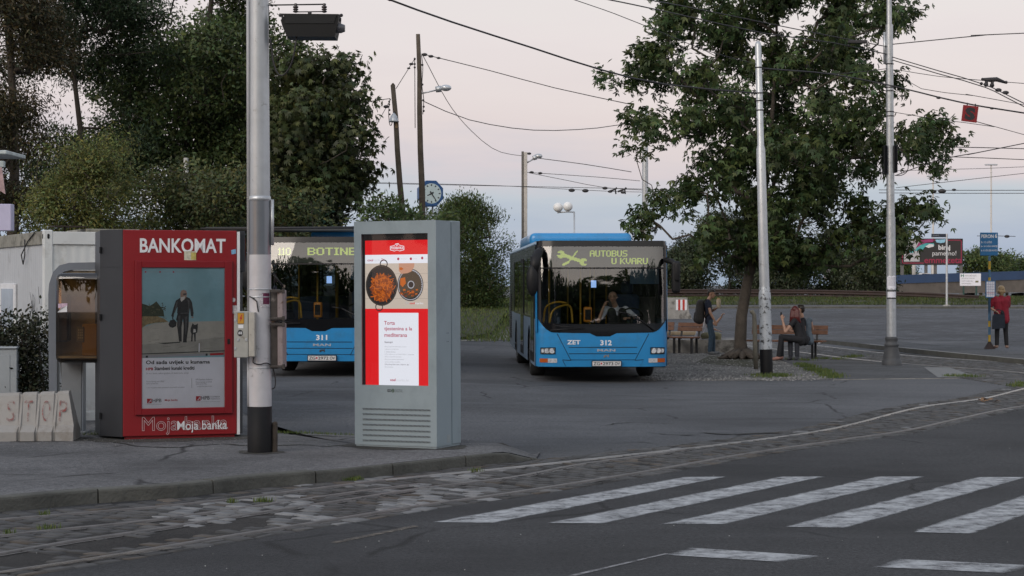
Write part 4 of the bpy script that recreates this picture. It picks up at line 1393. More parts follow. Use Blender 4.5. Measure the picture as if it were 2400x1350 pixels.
for u in (661, 795): e_.tube([(xx(u), 0, zz2(36)), (xx(u + 3), -.02, zz2(50))], .012, 6)
e_.each('end_fitting', wirem, hc)
MB().lathe([(.05, 0), (.05, .05), (.035, .09)], 14, (0, 0, 0), 0, Matrix.Translation((xx(789), -.05, zz2(68))) @ Matrix.Rotation(math.pi / 2, 4, 'Y')).build('lens', mat('dull lens', (.12, .12, .13), .2, var=.1), hc)
MB().tube(catmull([(xx(700), -.1, zz2(74)), (xx(696), -.12, zz2(105)), (xx(688), -.1, zz2(145)), (xx(672), -.05, zz2(172)), (xx(655), -.03, zz2(177)), (xx(642), -.02, zz2(150)), (xx(633), 0, zz2(88))], .05), .009, 6).build('cable', wirem, hc)

# ------------------------------------------------------------------ pay phone, barrier, cabinet, container, hedge
Yp = 22.2
k_ = Yp / F
ph = empty('pay_phone', (gx(176, Yp), Yp, .12), 0, 'pay phone under a smoked amber plastic hood on a grey arched stand', 'pay phone')
xx = lambda px: (px - 176) * k_
zz = lambda py: H + (YH - py) * k_ - .12
fm = mat('phone frame grey', (.15, .17, .20), .4, var=.08, vs=4)
arch_o = [(118, 990), (116, 690), (118, 665), (127, 638), (142, 622), (165, 616), (262, 614)]
arch_i = [(262, 632), (170, 633), (152, 637), (142, 648), (137, 668), (136, 700), (136, 990)]
MB().prism([(xx(u), zz(v)) for u, v in arch_o + arch_i], -.06, .08).build('arch_frame', fm, ph)
MB().lohi((xx(146), -.05, 0), (xx(193), .1, zz(845)), .004).lohi((xx(193.5), -.045, 0), (xx(197), .1, zz(846)), mi=1).lohi((xx(178), -.12, 0), (xx(206), .15, .025), .003).build('pedestal', [mat('phone post grey', (.17, .185, .20), .45, var=.1), fm], ph)
MB().lohi((xx(140), -.02, zz(845)), (xx(262), .4, zz(634)), .01).build('back_board', mat('phone back board', (.30, .25, .18), .6, var=.35, vs=4), ph)
hood = bmesh.new()
bmesh.ops.create_cube(hood, size=1)
bmesh.ops.scale(hood, vec=(xx(262) - xx(146), .44, zz(640) - zz(848)), verts=hood.verts)
bmesh.ops.bevel(hood, geom=list(hood.edges), offset=.09, segments=5, affect='EDGES', profile=.6)
hood.verts.index_update()
hm = MB().add([v.co.copy() for v in hood.verts], [[v.index for v in f.verts] for f in hood.faces], 0, True)
hood.free()
hmat = glass('smoked amber plastic', (.60, .47, .30), 1.45, .07)
hm.build('hood', hmat, ph, ((xx(146) + xx(262)) / 2, -.16, (zz(640) + zz(848)) / 2))
MB().lohi((xx(150), -.3, zz(838)), (xx(246), -.05, zz(832)), .004).build('shelf', steel, ph)
set_ = MB().lohi((xx(205), -.28, zz(832)), (xx(250), -.03, zz(758)), .01).build('phone_set', mat('phone yellow', (.48, .28, .02), .4, var=.08), ph)
kp = MB().lohi((xx(193), -.3, zz(800)), (xx(210), -.26, zz(765)), .004, 0)
for i in range(3):
    for j in range(4): kp.lohi((xx(197 + i * 4), -.305, zz(792 - j * 6)), (xx(199.5 + i * 4), -.3, zz(788 - j * 6)), 0, 1)
kp.build('keypad', [mat('keypad grey', (.22, .2, .17), .4), mat('keys', (.5, .48, .42), .4)], set_)
MB().lohi((xx(146), -.25, zz(800)), (xx(172), -.1, zz(690)), .02).build('handset_cradle', mat('handset dark', (.03, .02, .02), .4), ph)
MB().lohi((xx(146), -.27, zz(720)), (xx(156), -.255, zz(680)), .002).build('red_notice', mat('red notice', (.25, .02, .03), .5), ph)
t = MB()
yf = -.386
t.quad((xx(155), yf, zz(721)), (xx(176), yf, zz(719)), (xx(176), yf, zz(710)), (xx(155), yf, zz(711)), 1)
t.add([(xx(153), yf - .004, zz(731)), (xx(176), yf - .004, zz(730)), (xx(175), yf - .006, zz(715)), (xx(162), yf - .02, zz(721))], [(0, 1, 2, 3)], 0)
t.build('peeling_sticker', [white, mat('pink sticker', (.55, .4, .5), .6, var=.3, vs=40)], ph)

# white water-filled barrier with red sprayed STOP
Yb = G(95, 1030, .12).y
k_ = Yb / F
xx = lambda px: (px - 90) * k_
zz = lambda py: H + (YH - py) * k_ - .12
bm_ = mat('grubby white plastic', (.31, .30, .285), .5, var=.1, vs=4, dirt=(.2, .175, .15), ds=4, dlo=.5, dhi=.72, bump=.1, bs=20)
bar = empty('plastic_barrier', (gx(90, Yb), Yb, .12), math.radians(4), 'grubby white plastic road barrier sprayed with red letters', 'barrier')
m_ = MB()
prof = lambda y0, y1, top: None
hgt = zz(921)
secs = []
xs_ = [-.42, -.40, -.375, -.195, -.18, -.165, -.15, -.005, .01, .025, .04, .185, .2, .215, .23, .36, .40, .42]
for i, x in enumerate(xs_):
    rib = x in (-.18, -.165, .01, .025, .2, .215)
    d = -.035 if rib else 0
    e_ = 1 if i in (0, len(xs_) - 1) else 0
    fl = .26 + d
    top_x = x * .82 if x > .3 else x
    zt = hgt + .03 * (x + .42) - (.02 if rib else 0)
    secs.append([(x, -fl, 0), (x, -fl, .10), (x * .98, -.17 - d * -.6 + (0), .17), (top_x, -.085 + d * -.4, zt - .03), (top_x, -.06, zt), (top_x, .06, zt), (top_x, .085, zt - .03), (x * .98, .17, .17), (x, .26, .10), (x, .26, 0)])
vs = [v for s2 in secs for v in s2]
m_.add(vs, [(a * 10 + b + 10, a * 10 + b, a * 10 + (b + 1) % 10, a * 10 + (b + 1) % 10 + 10) for a in range(len(secs) - 1) for b in range(10)] + [tuple(range(9, -1, -1)), tuple((len(secs) - 1) * 10 + i for i in range(10))], 0, False)
m_.build('shell', bm_, bar)
t = MB()
tilt = Matrix.Translation((0, -.172, .17)) @ Matrix.Rotation(math.atan2(.085, hgt - .2), 4, 'X').inverted()
for ch, x in (('S', -.275), ('T', -.085), ('O', .11), ('P', .295)):
    t.text(ch, x - .045, x + .045, .04, hgt - .24, -.016, 0, -.005, M=tilt)
t.each('sprayed_letter', paint_mat('red spray', (.24, .06, .055), .97, .38, .56, 16, False), bar)

cab = empty('utility_cabinet', (gx(18, 23.2), 23.2, .12), math.radians(8), 'small grey utility cabinet behind the plastic barrier', 'cabinet')
k_ = 23.2 / F
gm = mat('cabinet light grey', (.33, .36, .38), .5, var=.08, vs=3, bump=.04, bs=200)
zt = H + (YH - 812) * k_ - .12
MB().lohi((-.16, -.12, .05), (.12, .2, zt - .03), .005).build('body', gm, cab)
MB().lohi((-.17, -.14, zt - .029), (.13, .22, zt), .012).build('lid', gm, cab)
MB().lohi((-.15, -.1, 0), (.11, .18, .05)).build('plinth', concrete, cab)
MB().lohi((-.12, -.126, .12), (.04, -.121, zt - .1), .002).build('door', gm, cab)

# container
cz = 2.54 - .12
cont = empty('site_container', (-5.85, 24, .1), math.radians(26), 'dirty white site container with a corrugated wall behind the pay phone', 'container')
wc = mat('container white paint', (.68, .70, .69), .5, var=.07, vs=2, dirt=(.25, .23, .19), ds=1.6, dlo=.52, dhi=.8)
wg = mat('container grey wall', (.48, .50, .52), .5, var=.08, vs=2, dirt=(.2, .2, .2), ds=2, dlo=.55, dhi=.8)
wt = mat('container grimy rail', (.26, .25, .21), .6, var=.25, vs=5, dirt=(.08, .075, .055), ds=4, dlo=.48, dhi=.66)
def corr(x0, x1, y, z0, z1, p=.06, d=.004):
    n_ = int((x1 - x0) / p)
    vs = []
    for i in range(n_ + 1):
        x = x0 + (x1 - x0) * i / n_
        dd = d if i % 2 else 0
        vs += [(x - p * .2, y - dd, z0), (x - p * .2, y - dd, z1), (x + p * .2, y - dd, z0), (x + p * .2, y - dd, z1)]
    return vs, [(2 * i, 2 * i + 2, 2 * i + 3, 2 * i + 1) for i in range(2 * n_ + 1)]
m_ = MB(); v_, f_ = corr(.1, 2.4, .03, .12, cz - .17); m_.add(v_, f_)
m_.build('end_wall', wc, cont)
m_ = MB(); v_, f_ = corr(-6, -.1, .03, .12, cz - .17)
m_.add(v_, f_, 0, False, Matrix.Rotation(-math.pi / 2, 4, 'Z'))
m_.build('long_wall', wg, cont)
MB().lohi((0, 0, 0), (.11, .11, cz), .008).lohi((2.34, 0, 0), (2.44, .1, cz), .008).lohi((0, 5.9, 0), (.1, 6, cz), .008).each('corner_post', wc, cont)
MB().lohi((.112, .005, cz - .18), (2.338, .1, cz - .02), .004).lohi((.112, .005, 0), (2.338, .1, .13), .004).each('end_rail', wc, cont)
MB().lohi((.002, .112, cz - .18), (.1, 5.898, cz - .015), .004).lohi((.002, .112, 0), (.1, 5.898, .13), .004).each('side_rail', wt, cont)
MB().lohi((.05, .05, cz - .06), (2.4, 5.95, cz - .03)).build('roof', wt, cont)
MB().lohi((.6, .3, cz - .03), (1.3, 1.4, cz + .03), .01).build('roof_tray', wt, cont)
MB().tube([(.35, .4, cz), (.35, .4, cz + .06)], .01).lohi((.2, .3, cz + .05), (.6, .6, cz + .065)).build('roof_vent', rustrail, cont)
hl = MB().box((.055, -.002, cz - .08), (.028, .01, .06), .008).box((-.002, .06, cz - .08), (.01, .028, .06), .008)
hl.each('lashing_hole', blackplastic, cont)
wn = MB().lohi((-.012, 1.75, .85), (.02, 2.7, 1.75), .004, 0).lohi((-.016, 1.83, .92), (-.013, 2.62, 1.68), 0, 1)
wn.build('window', [white, mat('window film', (.45, .5, .56), .2, var=.1)], cont)
MB().tube([(-.01, 1.1, cz - .1), (-.03, 1.0, cz - .3), (-.02, 1.15, cz - .42), (-.03, 1.22, cz - .3), (-.01, .9, cz - .12), (-.01, .5, cz - .02)], .008, 6).build('loose_cable', wirem, cont)
gs = MB()
r2 = random.Random(5)
for i in range(26):
    y_ = .3 + r2.random() * .8; z_ = 1.75 - .9 * r2.random()
    gs.tube([(-.006, y_, z_), (-.006, y_ + r2.uniform(-.12, .12), z_ - r2.uniform(.05, .2)), (-.006, y_ + r2.uniform(-.1, .1), z_ - r2.uniform(.1, .25))], .004, 4)
gs.build('scrawl', mat('faded marker', (.2, .21, .22), .7), cont)
MB().lohi((-.3, -.2, 0), (.0, .05, .7)).build('concrete_block', concrete, None, (gx(2, 23.9), 23.9, .74), label='grimy concrete post top standing over the hedge by the container', cat='post')
# ------------------------------------------------------------------ buses
plate_m = mat('plate white', (.62, .62, .62), .5, var=0)
lamp_m = mat('headlamp glass', (.75, .77, .8), .12, .4, var=.4, vs=30)
amber = mat('amber lens', (.45, .1, .02), .2, var=.1)
busglass = glass('bus windscreen', (.74, .78, .77), 1.5, .105)
sideglass = glass('bus side glass', (.18, .2, .19), 1.5, .05)
dispm = mat('display backing', (.06, .065, .06), .5, var=0)
yellow = mat('yellow handrail', (.42, .24, .015), .4, var=.05, vs=2)
cabin = mat('cabin grey', (.10, .10, .105), .7, var=.1)
seatm = mat('seat blue cloth', (.03, .05, .10), .8, var=.3, vs=20)
orangem = mat('ticket machine orange', (.55, .2, .01), .4, var=.05)


def fy(x, z):
    """bus front surface: bowed in plan, raked above the waist"""
    a = min(1, abs(x) / 1.25)
    y = .40 * (1 - (1 - a ** 4) ** .25) if a < 1 else .40
    if z > .95: y += .16 * ((z - .95) / 1.7) ** 1.6
    else: y += .05 * ((.95 - z) / .65) ** 2
    return y


def patch(mb, x0, x1, zl, zh, off=0, mi=0, nx=24, nz=8, th=0):
    """skin following the bus front between two heights (numbers or functions of x)"""
    zl_ = zl if callable(zl) else (lambda x: zl)
    zh_ = zh if callable(zh) else (lambda x: zh)
    vs = []
    for j in range(nz + 1):
        for i in range(nx + 1):
            t = i / nx
            x = x0 + (x1 - x0) * t
            z = zl_(x) + (zh_(x) - zl_(x)) * j / nz
            vs.append((x, fy(x, z) - off, z))
    n = nx + 1
    return mb.add(vs, [(j * n + i, j * n + i + 1, (j + 1) * n + i + 1, (j + 1) * n + i) for j in range(nz) for i in range(nx)], mi, True)


def zb(x): return .95 - .06 * smooth(.26, .12, abs(x)) - .02 * (1 - (x / 1.25) ** 2) + .32 * max(0, (abs(x) - .9) / .35) ** 2.2


def wrench_dots():
    """crossed spanner and screwdriver sign of the display"""
    def seg(x, y, ax, ay, bx, by):
        t = max(0, min(1, ((x - ax) * (bx - ax) + (y - ay) * (by - ay)) / ((bx - ax) ** 2 + (by - ay) ** 2)))
        return math.hypot(x - ax - t * (bx - ax), y - ay - t * (by - ay))
    rows = []
    for j in range(17):
        r = ''
        for i in range(36):
            on = seg(i, j, 7, 4.5, 28, 12) < 1.9 or (math.hypot(i - 5, j - 4) < 4.3 and not (i < 5 and abs(j - 3.4) < 1.3)) or (math.hypot(i - 30, j - 12.6) < 4.3 and not (i > 30 and abs(j - 13.2) < 1.3))
            on = on or seg(i, j, 12, 14, 23, .5) < .75 or seg(i, j, 8, 15.4, 13, 12.5) < 1.3
            r += '1' if on else '0'
        rows.append(r)
    return rows


def make_bus(number, plate, label, lines, wrench):
    bus = empty('city_bus', (0, 0, 0), 0, label, 'bus')
    LEN = 12
    # lower front, blue
    m = MB(); patch(m, -1.25, 1.25, .30, zb, 0, 0, 40, 8)
    body = m.build('front_body', busblue, bus)
    g = MB()
    for zz_ in (.665, .545):
        patch(g, -.64, .64, zz_ - .006, zz_ + .006, .003, 0, 12, 1)
    for s in (-1, 1):
        for k in range(12):
            t0, t1 = k / 12, (k + 1) / 12
            f = lambda t: (s * (.86 - .26 * t), .92 - .5 * t)
            (xa, za), (xb, zb_) = f(t0), f(t1)
            g.add([(xa - .006, fy(xa, za) - .003, za), (xa + .006, fy(xa, za) - .003, za), (xb + .006, fy(xb, zb_) - .003, zb_), (xb - .006, fy(xb, zb_) - .003, zb_)], [(0, 1, 2, 3)])
        for (xa, za, xb, zb_) in ((s * .60, .42, s * .76, .43), (s * .76, .43, s * .70, .31)):
            g.add([(xa, fy(xa, za) - .003, za - .006), (xb, fy(xb, zb_) - .003, zb_ - .006), (xb + .004, fy(xb, zb_) - .003, zb_ + .006), (xa + .004, fy(xa, za) - .003, za + .006)], [(0, 1, 2, 3)])
    patch(g, -.6, .6, .424, .434, .003, 0, 12, 1)
    g.build('panel_gaps', blackplastic, body)
    m = MB(); patch(m, -1.25, 1.25, zb, lambda x: max(1.10 + .02 * (x / 1.25) ** 2, zb(x) + .004), .004, 0, 40, 4)
    m.build('windscreen_apron', blackgloss, bus)
    m = MB()
    for s in (-1, 1):
        patch(m, s * 1.25, s * 1.155, zb, 2.58, .002, 0, 6, 8)
    patch(m, -1.25, 1.25, 2.555, 2.66, .004, 0, 40, 3)
    m.lohi((-1.19, .30, 2.60), (1.19, .9, 2.668), .02)
    m.build('windscreen_surround', blackgloss, bus)
    m = MB()
    for s in (-1, 1): patch(m, s * 1.253, s * 1.225, .95, 2.5, .006, 0, 2, 8)
    m.each('pillar_strip', busblue, bus)
    m = MB(); patch(m, -1.155, 1.155, 1.11, 2.555, 0, 0, 32, 14)
    m.build('windscreen', busglass, bus)
    m = MB(); patch(m, -1.16, 1.16, 2.135, 2.16, .008, 0, 32, 1)
    m.build('windscreen_divider', blackplastic, bus)
    # display
    m = MB().rect(-.98, 1.12, 2.17, 2.55, .37, 0)
    d = m.build('destination_display', dispm, bus)
    m = MB()
    if wrench:
        m.led(wrench_dots(), -.86, 2.482, .0172, .362, pz=.0168)
        m.led(lines[0], -.22, 2.482, .0172, .362, pz=.0165, bold=True)
        m.led(lines[1], .19, 2.340, .0180, .362, pz=.0165, bold=True)
    else:
        m.led(lines[0], -.85, 2.46, .0185, .362, pz=.0205, bold=True)
        m.led(lines[1], -.28, 2.46, .0285, .362, pz=.0205, bold=True)
    m.build('display_dots', ledm, d)
    # lettering
    def put(mb, s_, cx, z0, z1, w_, mi=0, b=0, out=0):
        vs, fs = glyphs(s_, b, out)
        mb.add([(cx - w_ / 2 + u * w_, fy(cx - w_ / 2 + u * w_, z0) - .006, z0 + v * (z1 - z0)) for u, v in vs], fs, mi)
    m = MB(); put(m, number, .055, .70, .80, .215, 0, .03); m.build('fleet_number', white, body)
    m = MB(); put(m, 'MAN', .06, .585, .635, .34, 0, .02); m.build('maker_lettering', mat('badge silver', (.42, .45, .5), .35, .2), body)
    m = MB()
    pts = [(-.05, 0), (-.05, .03), (-.02, .05), (.03, .045), (.05, .065), (.055, .03), (.045, .0), (.03, 0), (.03, .02), (-.01, .02), (-.02, 0)]
    m.add([(.06 + a, fy(.06, .5) - .008, .475 + b) for a, b in pts], [tuple(range(len(pts)))])
    m.build('lion_badge', chrome, body)
    if wrench:
        m = MB()
        put(m, 'ZET', -.55, .72, .80, .25, 0, .03)
        m.build('operator_logo', white, body)
    m = MB().lohi((-.215, -.018, .305), (.345, .02, .415), .006, 0).rect(-.20, .33, .317, .403, -.0195, 1)
    m.text(plate.split('|')[0], -.185, -.06, .33, .39, -.021, 2, .02)
    m.text(plate.split('|')[1], -.01, .19, .33, .39, -.021, 2, .02)
    m.text(plate.split('|')[2], .215, .315, .33, .39, -.021, 2, .02)
    m.rect(-.05, -.02, .345, .38, -.021, 3)
    m.build('number_plate', [blackplastic, plate_m, blk, redp], bus)
    # lamps
    for s in (-1, 1):
        m = MB(); patch(m, s * .89, s * 1.17, .535, lambda x: .665 - .02 * (abs(x) - .89), .01, 0, 8, 3)
        patch(m, s * .905, s * 1.16, .55, lambda x: .65 - .02 * (abs(x) - .89), .013, 1, 8, 3)
        hl = m.build('headlight', [blackgloss, mat('lamp inside', (.22, .23, .24), .25, .5, var=.6, vs=25)], bus)
        m = MB()
        for cx, r in ((.955, .05), (1.045, .048), (1.12, .035)):
            yy = fy(cx, .6) - .019
            m.add([(s * cx + r * math.cos(k * math.pi / 8), yy, .6 + r * math.sin(k * math.pi / 8)) for k in range(16)], [tuple(range(16))])
        m.build('reflector', lamp_m, hl)
        m = MB(); patch(m, s * .86, s * 1.03, .375, .455, .008, 0, 6, 2); patch(m, s * 1.03, s * 1.18, .38, .455, .008, 1, 6, 2)
        m.build('fog_lamp', [lamp_m, amber], bus)
    # wipers
    for pts_, nm in (([(-.35, 1.02), (-.75, 1.0), (-1.0, .98)], 0), ([(.45, 1.30), (.72, 1.16), (.96, .98)], 1)):
        m = MB().tube([(x, fy(x, z) - .03, z) for x, z in pts_], .016, 6)
        x, z = pts_[0]
        m.tube([(x, fy(x, z) - .035, z), (x - .55 if nm == 0 else x - .2, fy(x, z) - .03, z + (.05 if nm == 0 else .03))], .01, 6)
        m.build('wiper', blackplastic, bus)
    # mirrors
    for s in (-1, 1):
        if s < 0:
            m = MB()
            m.tube([(-1.15, .25, 2.50), (-1.22, .02, 2.42), (-1.28, -.12, 2.25), (-1.31, -.15, 2.05)], [.06, .09, .10, .08], 10)
            m.ball((-1.33, -.16, 1.92), (.115, .10, .30), 14, 10)
        else:
            m = MB().tube([(1.2, .2, 2.3), (1.3, .0, 2.27), (1.36, -.1, 2.2)], .05, 8)
            m.box((1.355, -.1, 1.98), (.16, .15, .60), .06, seg=3).box((1.37, -.16, 2.08), (.10, .09, .36), .03, seg=2)
        m.build('mirror', blackplastic, bus)
    # sides
    def arch(y, r=.56):
        return [(y - r * math.cos(k * math.pi / 10), .5 + r * .95 * math.sin(k * math.pi / 10)) for k in range(11)]
    for s in (-1, 1):
        pl = [(.38, .30)] + [(2.7 - .56, .30)] + arch(2.7) + [(2.7 + .56, .30), (8.6 - .56, .30)] + arch(8.6) + [(8.6 + .56, .30), (LEN, .36), (LEN, 1.2), (.38, 1.2)]
        m = MB()
        x = s * 1.25
        m.add([(x, y, z) for y, z in pl], [tuple(range(len(pl)))])
        o = m.build('side_panel', buspanel, bus)
        m = MB().lohi((s * 1.2, .40, 2.36), (s * 1.252, LEN, 2.58)).lohi((s * 1.2, 9.6, 1.2), (s * 1.252, LEN, 2.36))
        m.lohi((s * 1.2, .38, 1.19), (s * 1.256, 9.6, 1.23))
        m.build('window_surround', blackgloss, bus)
        for (ya, yb) in ((.75, 1.95), (2.05, 3.6), (3.65, 4.9), (5.0, 6.2), (6.25, 7.6), (7.65, 9.55)):
            door = s < 0 and (ya, yb) in ((.75, 1.95), (5.0, 6.2))
            if door:
                m = MB().lohi((s * 1.235, ya, .36), (s * 1.262, (ya + yb) / 2 - .02, 2.4), .01).lohi((s * 1.235, (ya + yb) / 2 + .02, .36), (s * 1.262, yb, 2.4), .01)
                dd = m.build('door', blackplastic, bus)
                m = MB()
                for a_, b_ in ((ya, (ya + yb) / 2), ((ya + yb) / 2, yb)): m.quad((s * 1.264, a_ + .08, .55), (s * 1.264, b_ - .08, .55), (s * 1.264, b_ - .08, 2.3), (s * 1.264, a_ + .08, 2.3))
                m.build('door_glass', darkglass, dd)
            else:
                MB().quad((s * 1.245, ya, 1.23), (s * 1.245, yb, 1.23), (s * 1.245, yb, 2.36), (s * 1.245, ya, 2.36)).build('side_window', sideglass, bus)
                MB().lohi((s * 1.2, yb, 1.23), (s * 1.25, yb + .06, 2.36)).build('window_pillar', blackgloss, bus)
        m = MB()
        for k in range(24): m.lohi((s * 1.25, 11.0, .55 + k * .045), (s * 1.275, 11.95, .575 + k * .045))
        m.build('engine_grille', blackplastic, bus)
    m = MB().lohi((-1.25, .45, 2.58), (1.25, LEN, 2.66), .04, 0, 3)
    roof = m.build('roof', mat('roof pale blue', (.25, .35, .45), .5), bus)
    m = MB().box((0, 7.6, 2.795), (2.2, 4.6, .31), .14, 0, seg=5)
    for x in (-.45, .5): m.lohi((x - .006, 5.4, 2.68), (x + .006, 9.8, 2.953), mi=1)
    m.lohi((-.25, 2.2, 2.66), (.35, 3.0, 2.70), .02, 2)
    m.build('roof_unit', [busblue, blackplastic, cabin], roof)
    MB().lohi((-1.25, LEN - .02, .4), (1.25, LEN, 2.62)).build('rear_wall', blackgloss, bus)
    # floor, cabin
    MB().lohi((-1.2, .25, .28), (1.2, LEN - .05, .38)).build('chassis', blackplastic, bus)
    MB().lohi((-1.2, .45, 2.5), (1.2, LEN - .05, 2.57)).build('ceiling', cabin, bus)
    m = MB().prism([(-1.1, .95), (1.1, .95), (1.1, 1.08), (.2, 1.12), (.0, 1.05), (-1.1, 1.02)], .3, .75).build('dashboard', blackplastic, bus)
    sw = MB()
    path = [(.62 + .22 * math.cos(k * math.pi / 10), .86 - .12 * math.sin(k * math.pi / 10), 1.22 + .17 * math.sin(k * math.pi / 10)) for k in range(21)]
    sw.tube(path, .016, 6).tube([(.62, .86, 1.22), (.62, .8, 1.05)], .03, 8).tube([(.42, .86, 1.22), (.82, .86, 1.22)], .014, 6)
    sw.build('steering_wheel', blackplastic, bus)
    m = MB().lohi((.38, 1.25, .8), (.86, 1.7, .98), .04).lohi((.38, 1.62, .9), (.86, 1.76, 1.65), .05).lohi((.5, 1.64, 1.66), (.74, 1.74, 1.9), .04)
    m.build('driver_seat', seatm, bus)
    MB().lohi((.28, 1.9, .4), (1.2, 1.95, 1.6), .01).build('cab_partition', cabin, bus)
    m = MB()
    m.tube(catmull([(-.95, .8, 1.1), (-.9, .8, 1.32), (-.75, .85, 1.42), (-.55, .95, 1.42), (-.5, .95, 1.1)], .05), .02, 8)
    m.tube(catmull([(-1.05, 1.2, 1.1), (-1.0, 1.2, 1.4), (-.8, 1.2, 1.5), (-.6, 1.2, 1.48)], .05), .02, 8)
    for x, y in ((-.3, 1.6), (-.05, 2.4), (-.85, 2.6), (.35, 3.2), (-.35, 4.4), (.3, 5.5)): m.tube([(x, y, .4), (x, y, 2.5)], .018, 8)
    for x in (-.45, .45): m.tube([(x, 1.8, 2.25), (x, 9, 2.25)], .015, 6)
    m.each('handrail', yellow, bus)
    m = MB().box((-.2, 1.1, 1.26), (.16, .14, .3), .03, 0, seg=2).rect(-.255, -.145, 1.16, 1.36, 1.025, 1)
    tk = m.build('ticket_machine', [orangem, blackplastic], bus)
    MB().lohi((-.1, 1.5, 1.78), (.0, 1.53, 1.92)).build('ticker_screen', mat('lit ticker screen', (.3, .45, .8), .4, var=0, emit=(.35, .55, 1.0), es=1.1), bus)
    for r in range(5):
        for x in (-.85, .85):
            y = 3.2 + r * 1.15
            MB().lohi((x - .3, y, .75), (x + .3, y + .42, .85), .03).lohi((x - .3, y + .36, .85), (x + .3, y + .46, 1.5), .03).build('passenger_seat', seatm, bus)
    # sun blind at the driver side and tall light bars
    MB().lohi((.55, .42, 1.85), (1.1, .43, 2.13)).build('sun_blind', mat('blue sun blind', (.02, .05, .09), .7), bus)
    # wheels
    for y in (2.7, 8.6):
        for s in (-1, 1):
            R = Matrix.Translation((s * 1.08, y, .48)) @ Matrix.Rotation(math.pi / 2, 4, 'Y')
            wh = MB().lathe([(.28, -.14), (.42, -.15), (.475, -.11), (.48, 0), (.475, .11), (.42, .15), (.28, .14)], 28, mi=0, M=R).build('wheel', rubber, bus)
            MB().lathe([(.05, -.1), (.27, -.13), (.285, -.145), (.285, .145), (.27, .13), (.05, .1)], 20, mi=0, M=R).build('rim', steel, wh)
    return bus


bus1 = make_bus('312', 'ZG|2973|OV', 'blue city bus with wrench symbol on its display and a phoning driver', ('AUTOBUS', 'U KVARU'), True)
Yb1 = 36.0
B1 = Vector((gx(1413, Yb1), Yb1 - .1, 0))
bus1.location = B1; bus1.rotation_euler = (0, 0, math.radians(2.4))
bus2 = make_bus('311', 'ZG|2972|OV', 'blue city bus partly hidden behind the silver pole and screen totem', ('110', 'BOTINEC'), False)
Yb2 = 36.4
bus2.location = (gx(747, Yb2), Yb2, .085); bus2.rotation_euler = (0, 0, math.radians(-4.0))
# ------------------------------------------------------------------ poles and lamps
def on_ground(px, py):
    g = G(px, py)
    return Vector((g.x, g.y, zg(g.x, g.y)))


# right silver pole with swollen foot
Yp_ = G(1797, 878).y
s_ = F / Yp_
sp = empty('overhead_wire_pole', (gx(1797, Yp_), Yp_, 0), 0, 'slim leaning silver pole with a swollen scuffed lower shaft and black foot', 'pole', ry=math.radians(-1.5))
zz = lambda py: H + (YH - py) / s_
MB().lathe([(.126, zz(819)), (.124, zz(705)), (.128, zz(696)), (.118, zz(684)), (.106, zz(672))], 24).build('lower_shaft', silverscuff, sp)
MB().lathe([(.104, zz(673)), (.098, zz(560)), (.09, zz(350)), (.068, zz(340)), (.064, zz(105)), (.045, zz(98)), (.01, zz(96))], 24).build('upper_shaft', silverpaint, sp)
MB().lathe([(.129, -.1), (.129, zz(819.3)), (.127, zz(818.6))], 24).build('black_foot', polebase, sp)
m = MB()
for py in (158, 218, 236, 258): m.lathe([(.07, -.012), (.078, -.01), (.078, .01), (.07, .012)], 16, (0, 0, zz(py)))
m.each('clamp', wirem, sp)

# pole with the cast iron base
Yc = G(2090, 857).y
s_ = F / Yc
cp = empty('cast_base_pole', (gx(2090, Yc), Yc, 0), 0, 'tall grey steel pole standing in a flared cast iron base', 'pole', ry=math.radians(-.42))
zz = lambda py: H + (YH - py) / s_
MB().lathe([(.225, -.02), (.225, zz(845)), (.205, zz(843)), (.195, zz(838)), (.165, zz(822)), (.148, zz(814)), (.15, zz(812)), (.163, zz(810)), (.163, zz(806)), (.14, zz(804)), (.135, zz(800)), (.14, zz(797)), (.147, zz(794)), (.147, zz(791)), (.125, zz(789))], 28).build('cast_base', castiron, cp)
zj = zz(511)
MB().lathe([(.108, zz(790)), (.104, zj)], 24).lathe([(.108, zj - .02), (.108, zj + .02)], 24).lathe([(.091, zj), (.083, zz(145)), (.083, zz(58))], 24).lathe([(.06, zz(60)), (.05, zz(-120))], 20).build('shaft', steel, cp)
m = MB()
for py in (150, 213, 262, 272, 205): m.lathe([(.088, -.012), (.097, -.01), (.097, .01), (.088, .012)], 16, (0, 0, zz(py)))
m.each('clamp', wirem, cp)
MB().tube([(-.11, 0, zz(75)), (-.11, 0, zz(150))], .03, 8).tube([(-.1, 0, zz(78)), (-.02, 0, zz(78))], .02, 6).build('cable_guard', steel, cp)
for x0_, x1_, y0_, y1_ in ((2071, 2079, 341, 408), (2095, 2103, 341, 405)):
    MB().lohi(((x0_ - 2088) / s_, -.12, zz(y1_)), ((x1_ - 2088) / s_, .14, zz(y0_)), .012).build('signal_head', blackgloss, cp)
m = MB().tube(catmull([(.13, 0, zz(350)), (.3, 0, zz(360)), (.4, 0, zz(385)), (.38, 0, zz(402)), (.25, 0, zz(411)), (.1, 0, zz(411))], .04), .01, 6)
m.build('cable_loop', wirem, cp)
m = MB()
def bandpaper(x0, x1, z0, z1, r, mi, rag=0):
    n_ = 8
    vs = []
    for i in range(n_ + 1):
        a = x0 + (x1 - x0) * i / n_
        vs += [(r * math.sin(a), -r * math.cos(a), z0 + rag * random.uniform(-1, 1)), (r * math.sin(a), -r * math.cos(a), z1 + rag * random.uniform(-1, 1))]
    m.add(vs, [(2 * i, 2 * i + 2, 2 * i + 3, 2 * i + 1) for i in range(n_)], mi)
bandpaper(-1.1, 1.2, zz(677), zz(647), .109, 0, .02); bandpaper(-1.0, 1.1, zz(697), zz(684), .109, 0, .005)
bandpaper(-1.3, 1.3, zz(683), zz(680), .1095, 1); bandpaper(-1.3, 1.3, zz(700.5), zz(697.5), .1095, 1)
